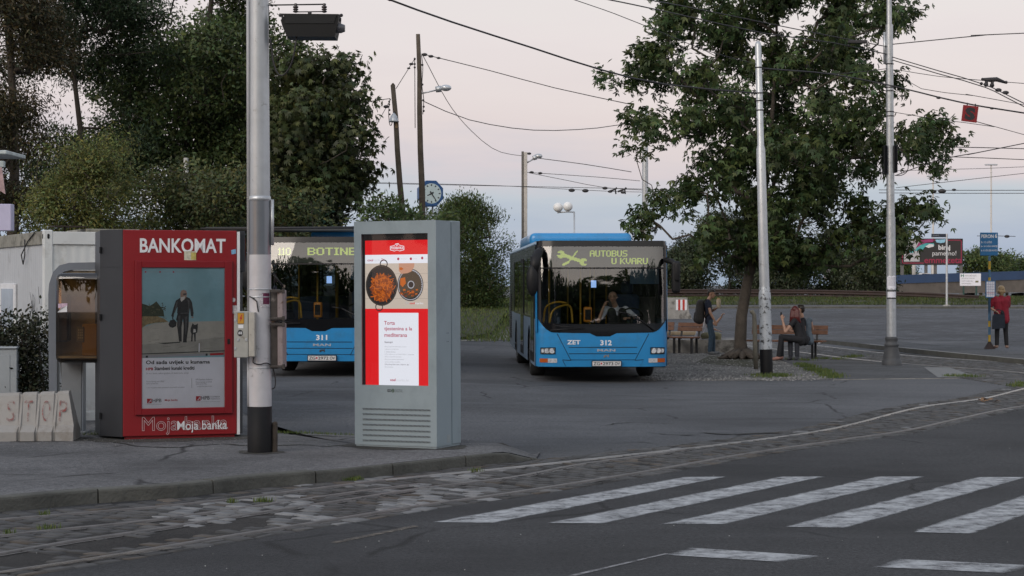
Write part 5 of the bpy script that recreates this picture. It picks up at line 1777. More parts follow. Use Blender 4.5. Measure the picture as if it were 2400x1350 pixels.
for i in range(8): bandpaper(-.8, .9, zz(650 + i * 2.6 + .9), zz(650 + i * 2.6), .1097, 2)
m.build('pasted_notice', [offwhite, blk, greyp], cp)

# wooden poles
Yw = 58
for (label, bx, by, tx, ty, rb, rt, pointed) in (('leaning wooden pole with a small bell lamp near its top', 955, 600, 921, 200, .115, .07, 1), ('straight tall wooden pole with a street lamp arm', 993, 600, 980, 80, .125, .062, 0)):
    zb0 = bz(gx(bx, Yw), Yw) - .1
    bx2 = bx + (bx - tx) / (by - ty) * 120
    base = Vector((gx(bx2, Yw), Yw, zb0))
    o = empty('wooden_pole', base, 0, label, 'pole')
    top = P(tx, ty, Yw) - base
    m = MB().tube([Vector((0, 0, 0)).lerp(top, k / 8) + Vector((.015 * math.sin(k * 2), 0, 0)) for k in range(9)], [rb + (rt - rb) * k / 8 for k in range(9)], 12)
    if pointed: m.tube([top, top + Vector((0, 0, .07))], [.07, .02], 12)
    m.build('shaft', wood, o)
    q = lambda px, py, dy=0: P(px, py, Yw + dy) - base
    if pointed:
        m = MB().lathe([(.015, .28), (.05, .24), (.10, .17), (.14, .05), (.16, 0), (.14, .0)], 20, q(923, 286, -.15))
        m.build('bell_lamp', steel, o)
        MB().tube([q(923, 263, -.15), q(928, 262, 0)], .02, 6).build('lamp_bracket', wirem, o)
        MB().lohi(q(926, 300, -.115), q(932, 283, -.10)).build('bare_patch', mat('pale wood', (.3, .2, .11), .8, var=.2), o)
        m = MB()
        for py in (238, 245, 258, 268): m.ball(q(912 + (py - 238) * .05, py), .03, 8, 6)
        m.tube(catmull([q(914, 232), q(911, 262), q(913, 290), q(917, 294), q(921, 280)], .1), .012, 5)
        m.build('insulator', wirem, o)
    else:
        MB().tube([q(988, 219), q(1024, 211)], .022, 8).build('lamp_arm', steel, o)
        m = MB().tube([q(1021, 210), q(1033, 208), q(1035, 208)], [.09, .10, .06], 12)
        lh = m.build('lamp_head', steel, o)
        MB().ball(q(1045, 206), (.17, .13, .10), 14, 9).build('lamp_cover', mat('lamp glass', (.6, .63, .66), .1, .4, var=.1), lh)
        m = MB()
        for px, py in ((972, 138), (972, 150), (972, 158), (990, 152), (990, 198), (992, 235), (993, 250), (993, 260)): m.ball(q(px, py), .035, 8, 6)
        m.tube([q(972, 135), q(973, 300)], .012, 5).tube(catmull([q(988, 128), q(991, 160), q(989, 200), q(993, 232), (q(991, 268))], .1), .012, 5)
        m.build('insulator', wirem, o)

# octagonal clock behind the wooden pole
Yk = 64.0
k_ = Yk / F
zb0 = bz(gx(1008, Yk), Yk)
ck = empty('station_clock', (gx(1008, Yk), Yk, zb0), math.radians(18), 'blue octagonal station clock on two thin posts', 'clock')
zc = gz(454, Yk) - zb0
oc = lambda r: [(r * math.cos(math.pi / 8 + k * math.pi / 4), zc + r * 1.06 * math.sin(math.pi / 8 + k * math.pi / 4)) for k in range(8)]
cbl = mat('clock blue paint', (.03, .10, .26), .4, var=.1)
MB().prism(oc(.44), -.16, .16).prism(oc(.40), -.175, -.16).build('housing', cbl, ck)
fcm = mat('clock face white', (.55, .66, .66), .4, var=.05)
fc = MB().disc(0, zc, .335, .335, -.178, 0, 32).build('face', fcm, ck)
m = MB()
for k in range(12):
    a = k * math.pi / 6
    c_, s2 = math.cos(a), math.sin(a)
    m.poly([(c_ * .25 - s2 * .018, zc + s2 * .25 + c_ * .018), (c_ * .25 + s2 * .018, zc + s2 * .25 - c_ * .018), (c_ * .31 + s2 * .018, zc + s2 * .31 - c_ * .018), (c_ * .31 - s2 * .018, zc + s2 * .31 + c_ * .018)], -.181)
m.build('hour_marks', blk, fc)
m = MB()
for (dx, dz, L_, w_) in ((.56, -.83, .30, .025), (-.85, -.45, .17, .03)):
    m.poly([(-dz * w_ - dx * .08, zc + dx * w_ - dz * .08), (dz * w_ - dx * .08, zc - dx * w_ - dz * .08), (dx * L_ + dz * w_ * .4, zc + dz * L_ - dx * w_ * .4), (dx * L_ - dz * w_ * .4, zc + dz * L_ + dx * w_ * .4)], -.185 - .002 * (L_ > .2))
m.build('hands', blk, fc)
m = MB()
for x in (-.12, .09): m.tube([(x, 0, 0), (x, 0, zc - .38)], .03, 8)
m.each('post', steel, ck)


# concrete pole with lamp
def simple_pole(name, px, py_top, Y, z0, r0, r1, label, m_, parts=True, group=None):
    o = empty(name, (gx(px, Y), Y, z0), 0, label, 'pole', group)
    MB().lathe([(r0, 0), (r1, gz(py_top, Y) - z0)], 16).build('shaft', m_, o)
    return o


Yq = 76
o = empty('concrete_lamp_pole', (gx(1229, Yq), Yq, zg(0, Yq)), 0, 'square concrete pole with a small street lamp behind the wrench bus', 'pole')
zt = gz(355, Yq) - zg(0, Yq)
MB().lohi((-.115, -.1, 0), (-.02, .1, zt), .01).build('shaft', mat('dark concrete face', (.13, .12, .11), .8, var=.2), o)
MB().lohi((-.019, -.12, 0), (.115, .1, zt - .03), .012).build('pale_flange', mat('pale concrete', (.50, .47, .43), .8, var=.15), o)
q = lambda px, py: P(px, py, Yq) - o.location
MB().tube([q(1234, 382), q(1248, 374)], .03, 8).tube([q(1248, 374), q(1251, 369)], .03, 8).build('lamp_arm', steel, o)
MB().tube([q(1249, 371), q(1257, 368)], [.09, .11], 10).ball(q(1262, 366), (.16, .12, .10), 12, 8).build('lamp_head', steel, o)

Yq = 82
o = empty('globe_lamp', (gx(1346, Yq), Yq, zg(2, Yq)), 0, 'lamp post carrying two white globes on one arm', 'street lamp')
q = lambda px, py: P(px, py, Yq) - o.location
MB().tube([(0, 0, 0), q(1346, 497)], .035, 10).build('post', steel, o)
MB().tube([q(1347, 497), q(1330, 496.5), q(1306, 498)], .03, 8).lathe([(.03, 0), (.05, .06), (.03, .1)], 10, q(1308, 500)).lathe([(.03, 0), (.05, .06), (.03, .1)], 10, q(1331, 498)).build('arm', steel, o)
glb = mat('white globe', (.75, .75, .74), .3, var=.06, vs=2)
for px, py in ((1308, 486), (1331, 484)): MB().ball(q(px, py), .205, 20, 14).build('globe', glb, o)

o = simple_pole('tram_pole', 1512, 250, 70, zg(4, 70), .125, .105, 'pale steel pole half hidden behind the left edge of the big tree', steel)
MB().tube(catmull([Vector((-.08, -.12, gz(282, 70) - .06)), Vector((-.13, -.14, gz(300, 70))), Vector((-.13, -.14, gz(322, 70))), Vector((-.05, -.12, gz(328, 70)))], .05), .012, 5).build('cable', wirem, o)
simple_pole('concrete_post', 436, 370, 46, .1, .07, .06, 'thin pale post standing among the dark trees', mat('pale post paint', (.5, .5, .47), .6, var=.3, vs=3))

# masts and sign poles in the far distance
for px, py, Y, lab in ((2187, 413, 230, 'far lamp mast rising behind the street name sign'), (2323, 386, 230, 'far lamp mast rising behind the blue platform sign')):
    z0 = 3
    o = empty('lamp_mast', (gx(px, Y), Y, z0), 0, lab, 'lamp mast')
    zt = gz(py, Y) - z0
    MB().lathe([(.28, -3), (.24, gz(600, Y) - z0), (.11, gz(560, Y) - z0), (.09, zt)], 10).build('shaft', mat('mast pale paint', (.55, .53, .5), .5, var=.05), o)
    MB().box((-.35, 0, zt), (.8, .4, .16), .05).box((.35, 0, zt), (.8, .4, .16), .05).each('lamp_head', steel, o)
o = empty('gantry_post', (gx(2142, 215), 215, 1), 0, 'short pale post with a sideways arm in front of the billboard', 'post')
q = lambda px, py: P(px, py, 215) - o.location
MB().tube([(0, 0, 0), q(2142, 577)], .22, 8).tube([q(2142, 576), q(2100, 574)], .14, 6).build('post', mat('pale post', (.5, .48, .45), .6), o)
MB().box(q(2107, 570), (.9, .1, 1.6)).build('sign_back', mat('sign back grey', (.16, .17, .17), .6), o)

# ------------------------------------------------------------------ far road with blue parapet, billboard, boards
Yo = 175
ov = empty('overpass', (0, 0, 0), 0, 'concrete flyover with a long blue parapet and dark piers', 'flyover')
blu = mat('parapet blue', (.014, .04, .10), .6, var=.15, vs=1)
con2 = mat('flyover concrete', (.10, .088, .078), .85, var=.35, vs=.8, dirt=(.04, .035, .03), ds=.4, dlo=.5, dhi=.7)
def strip(py0a, py0b, py1a, py1b, pxa, pxb, Y, d, name, m_):
    a0, a1 = P(pxa, py0a, Y), P(pxa, py1a, Y); b0, b1 = P(pxb, py0b, Y), P(pxb, py1b, Y)
    o2 = Vector((0, d, 0))
    vs = [a0, b0, b1, a1, a0 + o2, b0 + o2, b1 + o2, a1 + o2]
    MB().add(vs, [(0, 1, 2, 3), (7, 6, 5, 4), (0, 4, 5, 1), (3, 2, 6, 7), (1, 5, 6, 2), (0, 3, 7, 4)]).build(name, m_, ov)
strip(668, 636, 648, 616, 2010, 2960, Yo, .3, 'parapet', blu)
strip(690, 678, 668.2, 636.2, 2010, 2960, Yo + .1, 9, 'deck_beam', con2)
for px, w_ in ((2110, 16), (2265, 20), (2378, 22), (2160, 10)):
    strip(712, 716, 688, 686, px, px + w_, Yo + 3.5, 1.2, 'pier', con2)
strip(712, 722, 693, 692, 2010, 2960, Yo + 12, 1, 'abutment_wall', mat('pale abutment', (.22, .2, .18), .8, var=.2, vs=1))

# billboard
Yl = 205
k_ = Yl / F
bb = empty('billboard', (gx(2185, Yl), Yl, 2), 0, 'large black billboard showing a washing machine and pink lettering', 'billboard')
xx = lambda px: (px - 2185) * k_
zz = lambda py: H + (YH - py) * k_ - 2
MB().lohi((xx(2112), 0, zz(621)), (xx(2257), .5, zz(559)), .03).build('panel', mat('billboard black', (.022, .02, .02), .6, var=.1), bb)
pink = mat('billboard pink', (.27, .02, .055), .6, var=0)
tealb, magb, lblu, bw = mat('billboard teal', (.06, .33, .34), .6), mat('billboard purple', (.26, .03, .12), .6), mat('billboard light blue', (.25, .48, .62), .6), mat('billboard white', (.62, .62, .63), .6, var=0)
m = MB()
yy = -.02
for x0_, x1_, y0_, y1_ in ((2114, 2116, 617, 562), (2252, 2254, 617, 562), (2114, 2254, 564, 562), (2114, 2165, 617.5, 615.5)): m.rect(xx(x0_), xx(x1_), zz(y0_), zz(y1_), yy, 0)
m.rect(xx(2118.5), xx(2155), zz(613), zz(562.5), yy - .02, 7)
m.rect(xx(2118.5), xx(2155), zz(568.5), zz(568), yy - .03, 5); m.rect(xx(2143), xx(2149), zz(567), zz(564), yy - .03, 6)
m.ring(xx(2136), zz(586), 7 * k_, 10 * k_, yy - .03, 5); m.disc(xx(2136), zz(586), 7.2 * k_, 7.2 * k_, yy - .025, 2)
m.poly([(xx(u), zz(v)) for u, v in ((2144, 588), (2150, 578), (2160, 573), (2170, 570), (2188, 570), (2190, 575), (2178, 581), (2168, 578), (2162, 586), (2152, 587))], yy - .04, 2)
m.poly([(xx(u), zz(v)) for u, v in ((2146, 582), (2152, 570), (2160, 562), (2187, 560), (2187, 567), (2170, 569), (2158, 574))], yy - .045, 3)
m.poly([(xx(u), zz(v)) for u, v in ((2192, 562), (2216, 561), (2214, 568), (2205, 570), (2194, 568))], yy - .04, 4)
m.poly([(xx(u), zz(v)) for u, v in ((2168, 578), (2178, 572), (2188, 573), (2188, 578), (2176, 581))], yy - .05, 1)
m.build('picture', [pink, bw, tealb, magb, lblu, greyp, blk, mat('billboard pale grey', (.42, .42, .43), .6, var=0)], bb)
m = MB()
m.text('biraj', xx(2199), xx(2227), zz(589), zz(574), yy - .03, 0, .03); m.text('pametno!', xx(2185), xx(2241), zz(602), zz(588), yy - .03, 0, .0)
m.text('emmezeta', xx(2166), xx(2254), zz(617), zz(604.5), yy - .03, 1, .02)
m.build('lettering', [bw, pink], bb)
m = MB()
for px in (2112, 2168, 2190, 2250): m.lohi((xx(px), .1, -1.5), (xx(px) + .3, .4, zz(621)))
m.each('leg', mat('billboard steel', (.1, .1, .1), .6), bb)
# red and white hoarding glimpsed through the tree
hb = empty('hoarding', (gx(2050, 210), 210, 1), 0, 'red and white hoarding glimpsed through the lower branches of the big tree', 'hoarding')
m = MB()
for px0, px1, py0, py1, mi in ((2030, 2085, 650, 588, 0), (2062, 2070, 630, 606, 1), (1930, 2028, 655, 615, 0), (1950, 1975, 640, 620, 1)):
    m.lohi((gx(px0, 210) - hb.location.x, -.02 * mi, gz(py0, 210) - 1), (gx(px1, 210) - hb.location.x, .1, gz(py1, 210) - 1), mi=mi)
m.build('panel', [mat('hoarding white', (.55, .53, .54), .6), mat('hoarding red', (.45, .03, .04), .6)], hb)
hb2 = empty('hoarding', (gx(1590, 210), 210, 1), 0, 'white and red panel glimpsed beside the mirror of the wrench bus', 'hoarding')
m = MB()
for px0, px1, py0, py1, mi in ((1560, 1612, 655, 590, 0), (1572, 1582, 640, 600, 1), (1594, 1598, 648, 618, 1)):
    m.lohi((gx(px0, 210) - hb2.location.x, -.02 * mi, gz(py0, 210) - 1), (gx(px1, 210) - hb2.location.x, .1, gz(py1, 210) - 1), mi=mi)
m.build('panel', [hb.children[0].data.materials[0], hb.children[0].data.materials[1]], hb2)

# cars beyond the parapet show only their roofs
def far_car(px0, px1, pyt, Y, colr, label):
    z0 = gz(pyt, Y) - 1.45
    o = empty('parked_car', (gx((px0 + px1) / 2, Y), Y, z0), 0, label, 'car')
    hw_ = (px1 - px0) / 2 / F * Y
    cmn = mat('car paint', colr, .25, .2)
    MB().prism([(-hw_ * 1.25, .35), (hw_ * 1.25, .35), (hw_ * 1.22, .85), (hw_, .95), (-hw_ * 1.05, .95), (-hw_ * 1.25, .8)], -.85, .85).prism([(-hw_ * 1.0, .94), (hw_ * .95, .94), (hw_ * .6, 1.42), (-hw_ * .5, 1.45)], -.72, .72).build('body', cmn, o)
    MB().prism([(-hw_ * .9, 1.0), (hw_ * .85, 1.0), (hw_ * .57, 1.36), (-hw_ * .47, 1.38)], -.73, .73).build('windows', darkglass, o)
    for x in (-.75, .75):
        for y in (-.8, .8): MB().lathe([(.3, -.1), (.3, .1)], 14, M=Matrix.Translation((x * hw_, y, .3)) @ Matrix.Rotation(math.pi / 2, 4, 'X')).build('wheel', rubber, o)
    return o
far_car(2150, 2182, 640, 186, (.5, .5, .52), 'pale car roof showing over the blue parapet below the billboard')

# white information board on two green legs
Yi = 140
k_ = Yi / F
ib = empty('information_board', (gx(2274, Yi), Yi, vz(33, 132)), 0, 'white information board on two dark green legs', 'board')
z0 = ib.location.z
xx = lambda px: (px - 2274) * k_
zz = lambda py: H + (YH - py) * k_ - z0
MB().lohi((xx(2250), 0, zz(670)), (xx(2299), .06, zz(641)), .01).build('panel', offwhite, ib)
m = MB().text('H', xx(2252), xx(2259), zz(649), zz(643), -.01, 0, .03)
for i in range(4): m.text(('HRVATSKE CESTE', 'REKONSTRUKCIJA RASKRIŽJA', 'investitor i izvođač radova', 'rok dovršetka radova')[i], xx(2262 - 8 * (i > 0)), xx(2288 - 4 * i), zz(648 + i * 6), zz(644.5 + i * 6), -.01, 1)
m.rect(xx(2286), xx(2293), zz(662), zz(658), -.01, 2)
m.build('lettering', [mat('board green', (.03, .18, .13), .6), greyp, mat('board olive', (.16, .15, .07), .6)], ib)
for px in (2259, 2289): MB().lohi((xx(px) - .06, .06, -.05), (xx(px) + .06, .14, zz(650))).build('leg', mat('leg green', (.02, .06, .05), .6), ib)

# street name sign
Yi = 118
k_ = Yi / F
sn = empty('street_name_sign', (gx(2219, Yi), Yi, zg(26, Yi) + .12), 0, 'slim grey post with a dark street name plate on top', 'street sign')
z0 = sn.location.z
MB().lathe([(.07, 0), (.06, H + (YH - 548) * k_ - z0)], 12).build('post', steel, sn)
MB().lathe([(.25, 0), (.22, .05), (.08, .1)], 14).build('foot', concrete, sn)
MB().lohi((-36 * k_, -.03, H + (YH - 556) * k_ - z0), (.06, .03, H + (YH - 548) * k_ - z0)).build('plate', mat('plate dark blue', (.018, .025, .04), .4), sn)
MB().text('Avenija Dubrovnik', -33 * k_, -18 * k_, H + (YH - 553.5) * k_ - z0, H + (YH - 550.5) * k_ - z0, -.033).build('lettering', mat('plate letter', (.3, .32, .35), .5), sn)

# guard rail of two brown beams
gr = empty('guard_rail', (0, 0, 0), 0, 'long double brown steel guard rail below the thicket', 'guard rail')
gpts = [(1560, 688, 136), (1700, 688, 136), (1900, 689, 136), (2040, 692, 134), (2160, 696, 132), (2292, 703, 130)]
wprof = [(-.16, 0), (-.12, -.06), (-.06, -.06), (-.03, -.01), (.03, -.01), (.06, -.06), (.12, -.06), (.16, 0)]
for dz in (.15, -.22):
    vs = []
    for px, py, Y in gpts:
        c_ = P(px, py, Y)
        vs += [(c_.x, c_.y + a_[1], c_.z + dz + a_[0]) for a_ in wprof]
    n_ = len(wprof)
    MB().add(vs, [(i * n_ + j, (i + 1) * n_ + j, (i + 1) * n_ + j + 1, i * n_ + j + 1) for i in range(len(gpts) - 1) for j in range(n_ - 1)], 0, True).build('beam', rustrail, gr)
for i in range(16):
    t = i / 15 * (len(gpts) - 1.001)
    a_, b_ = P(*gpts[int(t)]), P(*gpts[int(t) + 1])
    c_ = a_.lerp(b_, t - int(t))
    MB().lohi((c_.x - .07, c_.y, c_.z - 1.0), (c_.x + .07, c_.y + .12, c_.z + .3)).build('post', rustrail, gr)

# concrete jersey barrier with a red and white plate
Yj = 92
k_ = Yj / F
jb = empty('concrete_barrier', (gx(1588, Yj), Yj, zg(5, Yj)), math.radians(12), 'concrete road barrier with a red and white striped plate beside the bus mirror', 'barrier')
MB().prism([(-.62, 0), (.62, 0), (.60, .14), (.50, .32), (.42, 1.02), (-.5, 1.02), (-.55, .3)], -.25, .25).build('block', concrete, jb)
m = MB()
for i in range(5): m.rect(-.16 + i * .11, -.05 + i * .11, .42, .92, -.255, i % 2)
m.build('striped_plate', [white, mat('plate red', (.45, .03, .02), .5)], jb)
tag(MB().lohi((-.9, -.3, 0), (.9, .3, .14), .03).build('kerb_block', mat('sandy kerb', (.2, .155, .10), .85, var=.3), None, (gx(1580, 68), 68, zg(5, 68))), 'low sandy kerb block lying behind the wrench bus mirror', 'kerb block')

# platform sign
Yi = G(2318, 818, .12).y
k_ = Yi / F
pg = empty('platform_sign', (gx(2319, Yi), Yi, .12), 0, 'blue platform sign on a blue and yellow striped post', 'bus stop sign')
xx = lambda px: (px - 2319) * k_
zz = lambda py: H + (YH - py) * k_ - .12
pbl, pye = mat('sign blue', (.02, .15, .34), .45, var=.06), mat('post yellow', (.50, .33, .03), .5, var=.15, vs=9)
pbl2 = mat('post blue', (.06, .15, .26), .5, var=.2, vs=9)
MB().lohi((xx(2297), -.03, zz(599)), (xx(2338.5), .02, zz(545)), .008).build('sign_panel', pbl, pg)
m = MB().text('PERON', xx(2299), xx(2328), zz(558), zz(549.5), -.034, 0, .03)
m.text('6', xx(2331), xx(2336.5), zz(558), zz(547.5), -.034, 0, .03)
for i, s2 in enumerate(('Br. 112  LUČKO', 'Br. 164  LUČKO-RAKITJE', 'Br. 168  LUČKO-JEŽDOVEC-PEŠĆA')):
    m.text(s2, xx(2299), xx((2324, 2337, 2337)[i]), zz(570 + i * 10), zz(564 + i * 10), -.034, 0, .02)
m.build('lettering', white, pg)
m = MB()
ys_ = [599, 612, 632, 645, 650, 660, 735, 752, 766, 785, 803, 818]
for i, (a_, b_) in enumerate(zip(ys_, ys_[1:])):
    m.lathe([(.034, zz(b_) if b_ < 818 else 0), (.034, zz(a_))], 12, mi=1 if i in (1, 4, 7, 9) else 0)
m.lathe([(.034, zz(735)), (.034, zz(660))], 12)
m.build('post', [pbl2, pye], pg)
MB().lathe([(.17, 0), (.15, .015), (.05, .17), (.04, .2)], 8).build('foot', rustrail, pg)
MB().lohi((xx(2309), -.05, zz(698)), (xx(2332), -.03, zz(658)), .004).build('timetable_frame', pbl, pg)
m = MB().rect(xx(2311), xx(2330), zz(696), zz(660), -.052, 0)
for i in range(1, 6): m.rect(xx(2311), xx(2330), zz(660 + i * 6 + .6), zz(660 + i * 6), -.054, 1)
for i in range(1, 4): m.rect(xx(2311 + i * 4.8), xx(2311.5 + i * 4.8), zz(696), zz(660), -.0545, 1)
m.rect(xx(2311), xx(2330), zz(687), zz(686), -.055, 2)
m.build('timetable', [offwhite, mat('grid blue', (.2, .24, .42), .6), redp], pg)

# lilac panel and the end of a canopy at the far left edge
o = empty('awning_kiosk', (gx(-20, 30), 30, .1), 0, 'edge of a white awning with a pale lilac panel above the container', 'kiosk')
q = lambda px, py: P(px, py, 30) - o.location
MB().lohi(q(-90, 541), q(26, 478) + Vector((0, .2, 0)), .01).build('panel', mat('lilac panel', (.48, .46, .62), .5, var=.06), o)
MB().lohi(q(-90, 361), q(15, 352) + Vector((0, 1.2, 0)), .01).lohi(q(-90, 392), q(9, 377) + Vector((0, .1, 0)), .01).each('awning_frame', mat('awning frame', (.45, .5, .5), .5), o)
MB().prism([tuple((q(u, v).x, q(u, v).z)) for u, v in ((-90, 392), (4, 392), (10, 440), (12, 455), (2, 448), (-90, 448))], 0, .03).build('valance', mat('awning cloth', (.4, .28, .28), .7, var=.3, vs=9), o)
MB().tube([q(-60, 760), q(-60, 360)], .05, 8).build('post', steel, o)
# shelter roof behind the left bus
o = empty('bus_shelter', (gx(430, 40.6), 40.6, .08), 0, 'flat grey shelter roof edge behind the left bus', 'shelter')
q = lambda px, py: P(px, py, 40.6) - o.location
MB().lohi(q(480, 541), q(828, 532) + Vector((0, 1.2, 0)), .02).build('roof', mat('shelter roof', (.07, .07, .068), .6, var=.2), o)
MB().tube([q(470, 536), q(830, 533)], .025, 8).build('gutter', wirem, o)
for px in (486, 540): MB().tube([q(px, 860), q(px, 541)], .05, 8).build('post', steel, o)

# ------------------------------------------------------------------ benches
def bench(label, px, py, length, yaw, group='park benches under the tree'):
    g = on_ground(px, py)
    o = empty('park_bench', (g.x, g.y, .006), yaw, label, 'bench', group)
    hl = length / 2
    m = MB()
    for i in range(3): m.lohi((-hl, -.22 + i * .145, .41), (hl, -.22 + i * .145 + .13, .45), .008)
    m.build('seat', benchwood, o)
    T = Matrix.Translation((0, .24, .45)) @ Matrix.Rotation(math.radians(-14), 4, 'X')
    m = MB()
    for z in (.2, .32): m.add(*_bx((-hl, -.018, z - .052), (hl, .018, z + .052)), M=T)
    m.build('backrest', benchwood, o)
    m = MB()
    for x in (-hl * .72, hl * .72): m.add(*_bx((x - .025, .02, -.06), (x + .025, .05, .38)), M=T)
    m.each('backrest_bracket', benchmetal, o)
    for x in (-hl * .72, hl * .72):
        for y in (-.14, .16):
            MB().lohi((x - .028, y - .028, -.02), (x + .028, y + .028, .41), .004).build('leg', benchmetal, o)
    return o


def _bx(a, b):
    return ([(a[0], a[1], a[2]), (b[0], a[1], a[2]), (b[0], b[1], a[2]), (a[0], b[1], a[2]), (a[0], a[1], b[2]), (b[0], a[1], b[2]), (b[0], b[1], b[2]), (a[0], b[1], b[2])],
            [(3, 2, 1, 0), (4, 5, 6, 7), (0, 1, 5, 4), (1, 2, 6, 5), (2, 3, 7, 6), (3, 0, 4, 7)])


bench('brown bench with the red-haired woman seated on it', 1843, 840, 1.95, math.radians(-24))
bench('short brown bench behind the standing man with the backpack', 1606, 829, .72, math.radians(-32))
bench('brown bench mostly hidden behind the right corner of the wrench bus', 1534, 826, .9, math.radians(-26))

tag(MB().add(*_bx((-1.1, -.25, 0), (.9, .2, .36))).build('stone_block', concrete, None, (gx(1652, 51.8), 51.8, 0), math.radians(-6)), 'long mossy stone block behind the standing man', 'stone block')
g = on_ground(1772, 866)
stk = MB().tube([Vector((0, 0, 0)), Vector((-.02, 0, .5)), Vector((-.03, 0, .95)), Vector((-.04, 0, 1.18)), Vector((-.09, 0, 1.26)), Vector((-.13, 0, 1.24))], [.05, .052, .05, .045, .05, .035], 10)
tag(stk.build('wooden_stake', mat('grey stake wood', (.13, .12, .095), .85, var=.3, vs=6, bump=.3), None, (g.x, g.y, 0)), 'crooked grey stake with a hooked top left of the scuffed pole', 'stake')
g = G(1925, 806)
tag(MB().lathe([(.045, -.08), (.05, .08)], 14, M=Matrix.Rotation(math.pi / 2, 4, 'Y')).build('drink_can', white, None, (g.x, g.y, .06), .3), 'crushed white drink can lying by the tram loop', 'can')
g = gp(2312, 943)
m = MB()
for i in range(14):
    c_ = Vector((random.gauss(0, .07), random.gauss(0, .05), random.uniform(.01, .05)))
    a_ = random.random() * 6
    d1, d2 = Vector((math.cos(a_), math.sin(a_), random.uniform(-.4, .6))) * .06, Vector((-math.sin(a_), math.cos(a_), random.uniform(-.3, .5))) * .035
    m.add([c_ - d1, c_ + d2, c_ + d1, c_ - d2], [(0, 1, 2, 3)])
tag(m.build('dry_leaf_clump', mat('dry leaf', (.22, .13, .07), .8, var=.4, vs=30), None, (g[0], g[1], .012)), 'clump of dry brown leaves caught on the shiny rail', 'leaf clump')

# ------------------------------------------------------------------ S sign and overhead wires
Ys = 40
k_ = Ys / F
ss = empty('tram_signal_sign', P(2277, 245, Ys), 0, 'square red sign with a dark letter S hung from a cable', 'sign', ry=math.radians(7))
MB().lohi((-19 * k_, -.01, -41 * k_), (17 * k_, .02, -3 * k_), .004).build('plate', mat('sign red', (.22, .010, .013), .5, var=.06), ss)
MB().text('S', -13 * k_, 11 * k_, -37 * k_, -7 * k_, -.014, 0, .06).build('lettering', blk, ss)
MB().tube([(-10 * k_, 0, -4 * k_), (-10 * k_, 0, 3 * k_)], .012, 6).tube([(9 * k_, 0, -4 * k_), (9 * k_, 0, 3 * k_)], .012, 6).each('hanger', wirem, ss)


def wire(pts, r, label, beads=(), group=None, cat='wire'):
    p = [P(*q_) for q_ in pts]
    if pts[-1][0] >= 2420: p.append(p[-1] + (p[-1] - p[-2]).normalized() * 16)      # runs on past the view
    if pts[0][1] < 0: p.insert(0, p[0] + (p[0] - p[1]).normalized() * 12)
    o_ = p[0].copy()
    p = [q_ - o_ for q_ in p]
    m = MB().tube(catmull(p, 1.2) if len(p) > 2 else p, r * .8, 5)
    for (px, py, Y, s2) in beads: m.ball(P(px, py, Y) - o_, (s2 * 1.8, s2, s2), 8, 6)
    return m.build('overhead_wire', wirem, None, o_, label=label, cat=cat, group=group)


wire([(880, -18, 30), (915, 0, 31), (1060, 52, 33), (1250, 113, 35), (1410, 164, 36.5), (1560, 198, 38), (1775, 219, 39.2)], .022, 'thick twisted black cable sagging down to the slim leaning pole')
wire([(988, 126, 58), (1150, 166, 58), (1300, 206, 57), (1480, 245, 56)], .016, 'cable from the straight wooden pole top towards the big tree', [(995, 128, 58, .05), (1010, 132, 58, .045), (1028, 136, 58, .035)])
wire([(990, 128, 58), (1060, 255, 64), (1130, 330, 70), (1175, 357, 73), (1222, 365, 76)], .014, 'slack wire dropping from the straight wooden pole to the square concrete pole')
wire([(994, 238, 58), (1100, 281, 60), (1250, 305, 63), (1400, 300, 67), (1510, 282, 70)], .017, 'sagging wire below the wooden pole lamp to the pale steel pole')
wire([(760, 252, 55), (835, 242, 57), (914, 231, 58)], .014, 'short wire from the chestnut tree to the leaning pole top')
wire([(868, 320, 56), (905, 252, 58), (916, 232, 58)], .012, 'stay wire running down left from the leaning pole', [(905, 250, 58, .05)])
wire([(928, 208, 58), (972, 138, 58)], .013, 'short stay between the tops of the two wooden poles', [(964, 150, 58, .04), (958, 160, 58, .03)])
wire([(1255, 370, 76), (1370, 385, 76), (1480, 403, 75)], .018, 'dark wire running right from the concrete lamp pole', [(1240, 360, 76, .05)])
wire([(1236, 404, 76), (1400, 415, 75), (1500, 424, 74)], .014, 'upper thin wire right of the concrete pole', [(1246, 404, 76, .05), (1266, 406, 76, .05)])
wire([(1240, 405, 76), (1330, 423, 75), (1420, 440, 74), (1520, 446, 73)], .013, 'thin wire slanting from the concrete pole to the trolley lines')
wire([(840, 427, 72), (1100, 433, 72), (1230, 438, 72), (1440, 449, 72), (1560, 450, 72)], .012, 'lower trolley line crossing behind the octagonal clock', [(1340, 446, 72, .07), (1372, 447, 72, .07), (1430, 449, 72, .05), (1460, 451, 72, .05)])
wire([(840, 429, 74), (1180, 436, 74), (1420, 441, 74), (1500, 443, 74), (1600, 446, 74)], .014, 'upper trolley line crossing behind the octagonal clock', [(1418, 441, 74, .06), (1552, 445, 74, .06)])
for px, py in ((1436, 446), (1458, 446)):
    a_ = P(px, py, 72)
    tag(MB().tube([(-.16, 0, -.05), (.1, 0, .04), (.16, 0, .1)], .04, 6).tube([(.1, 0, .04), (.12, 0, -.14)], .03, 6).build('wire_clamp', wirem, None, a_), 'black wire clamp on the trolley line left of the big tree' if px == 1436 else 'black wire clamp on the trolley line, nearer the big tree', 'wire clamp')
wire([(1330, -6, 32), (1440, 32, 34), (1560, 80, 36), (1660, 120, 38), (1772, 150, 39.2)], .009, 'thin wire slanting down to the slim leaning pole')
wire([(1400, -6, 34), (1480, 10, 36), (1600, 36, 38), (1790, 78, 40), (1950, 100, 42), (2082, 128, 43.6)], .016, 'upper trolley wire passing through the big tree')
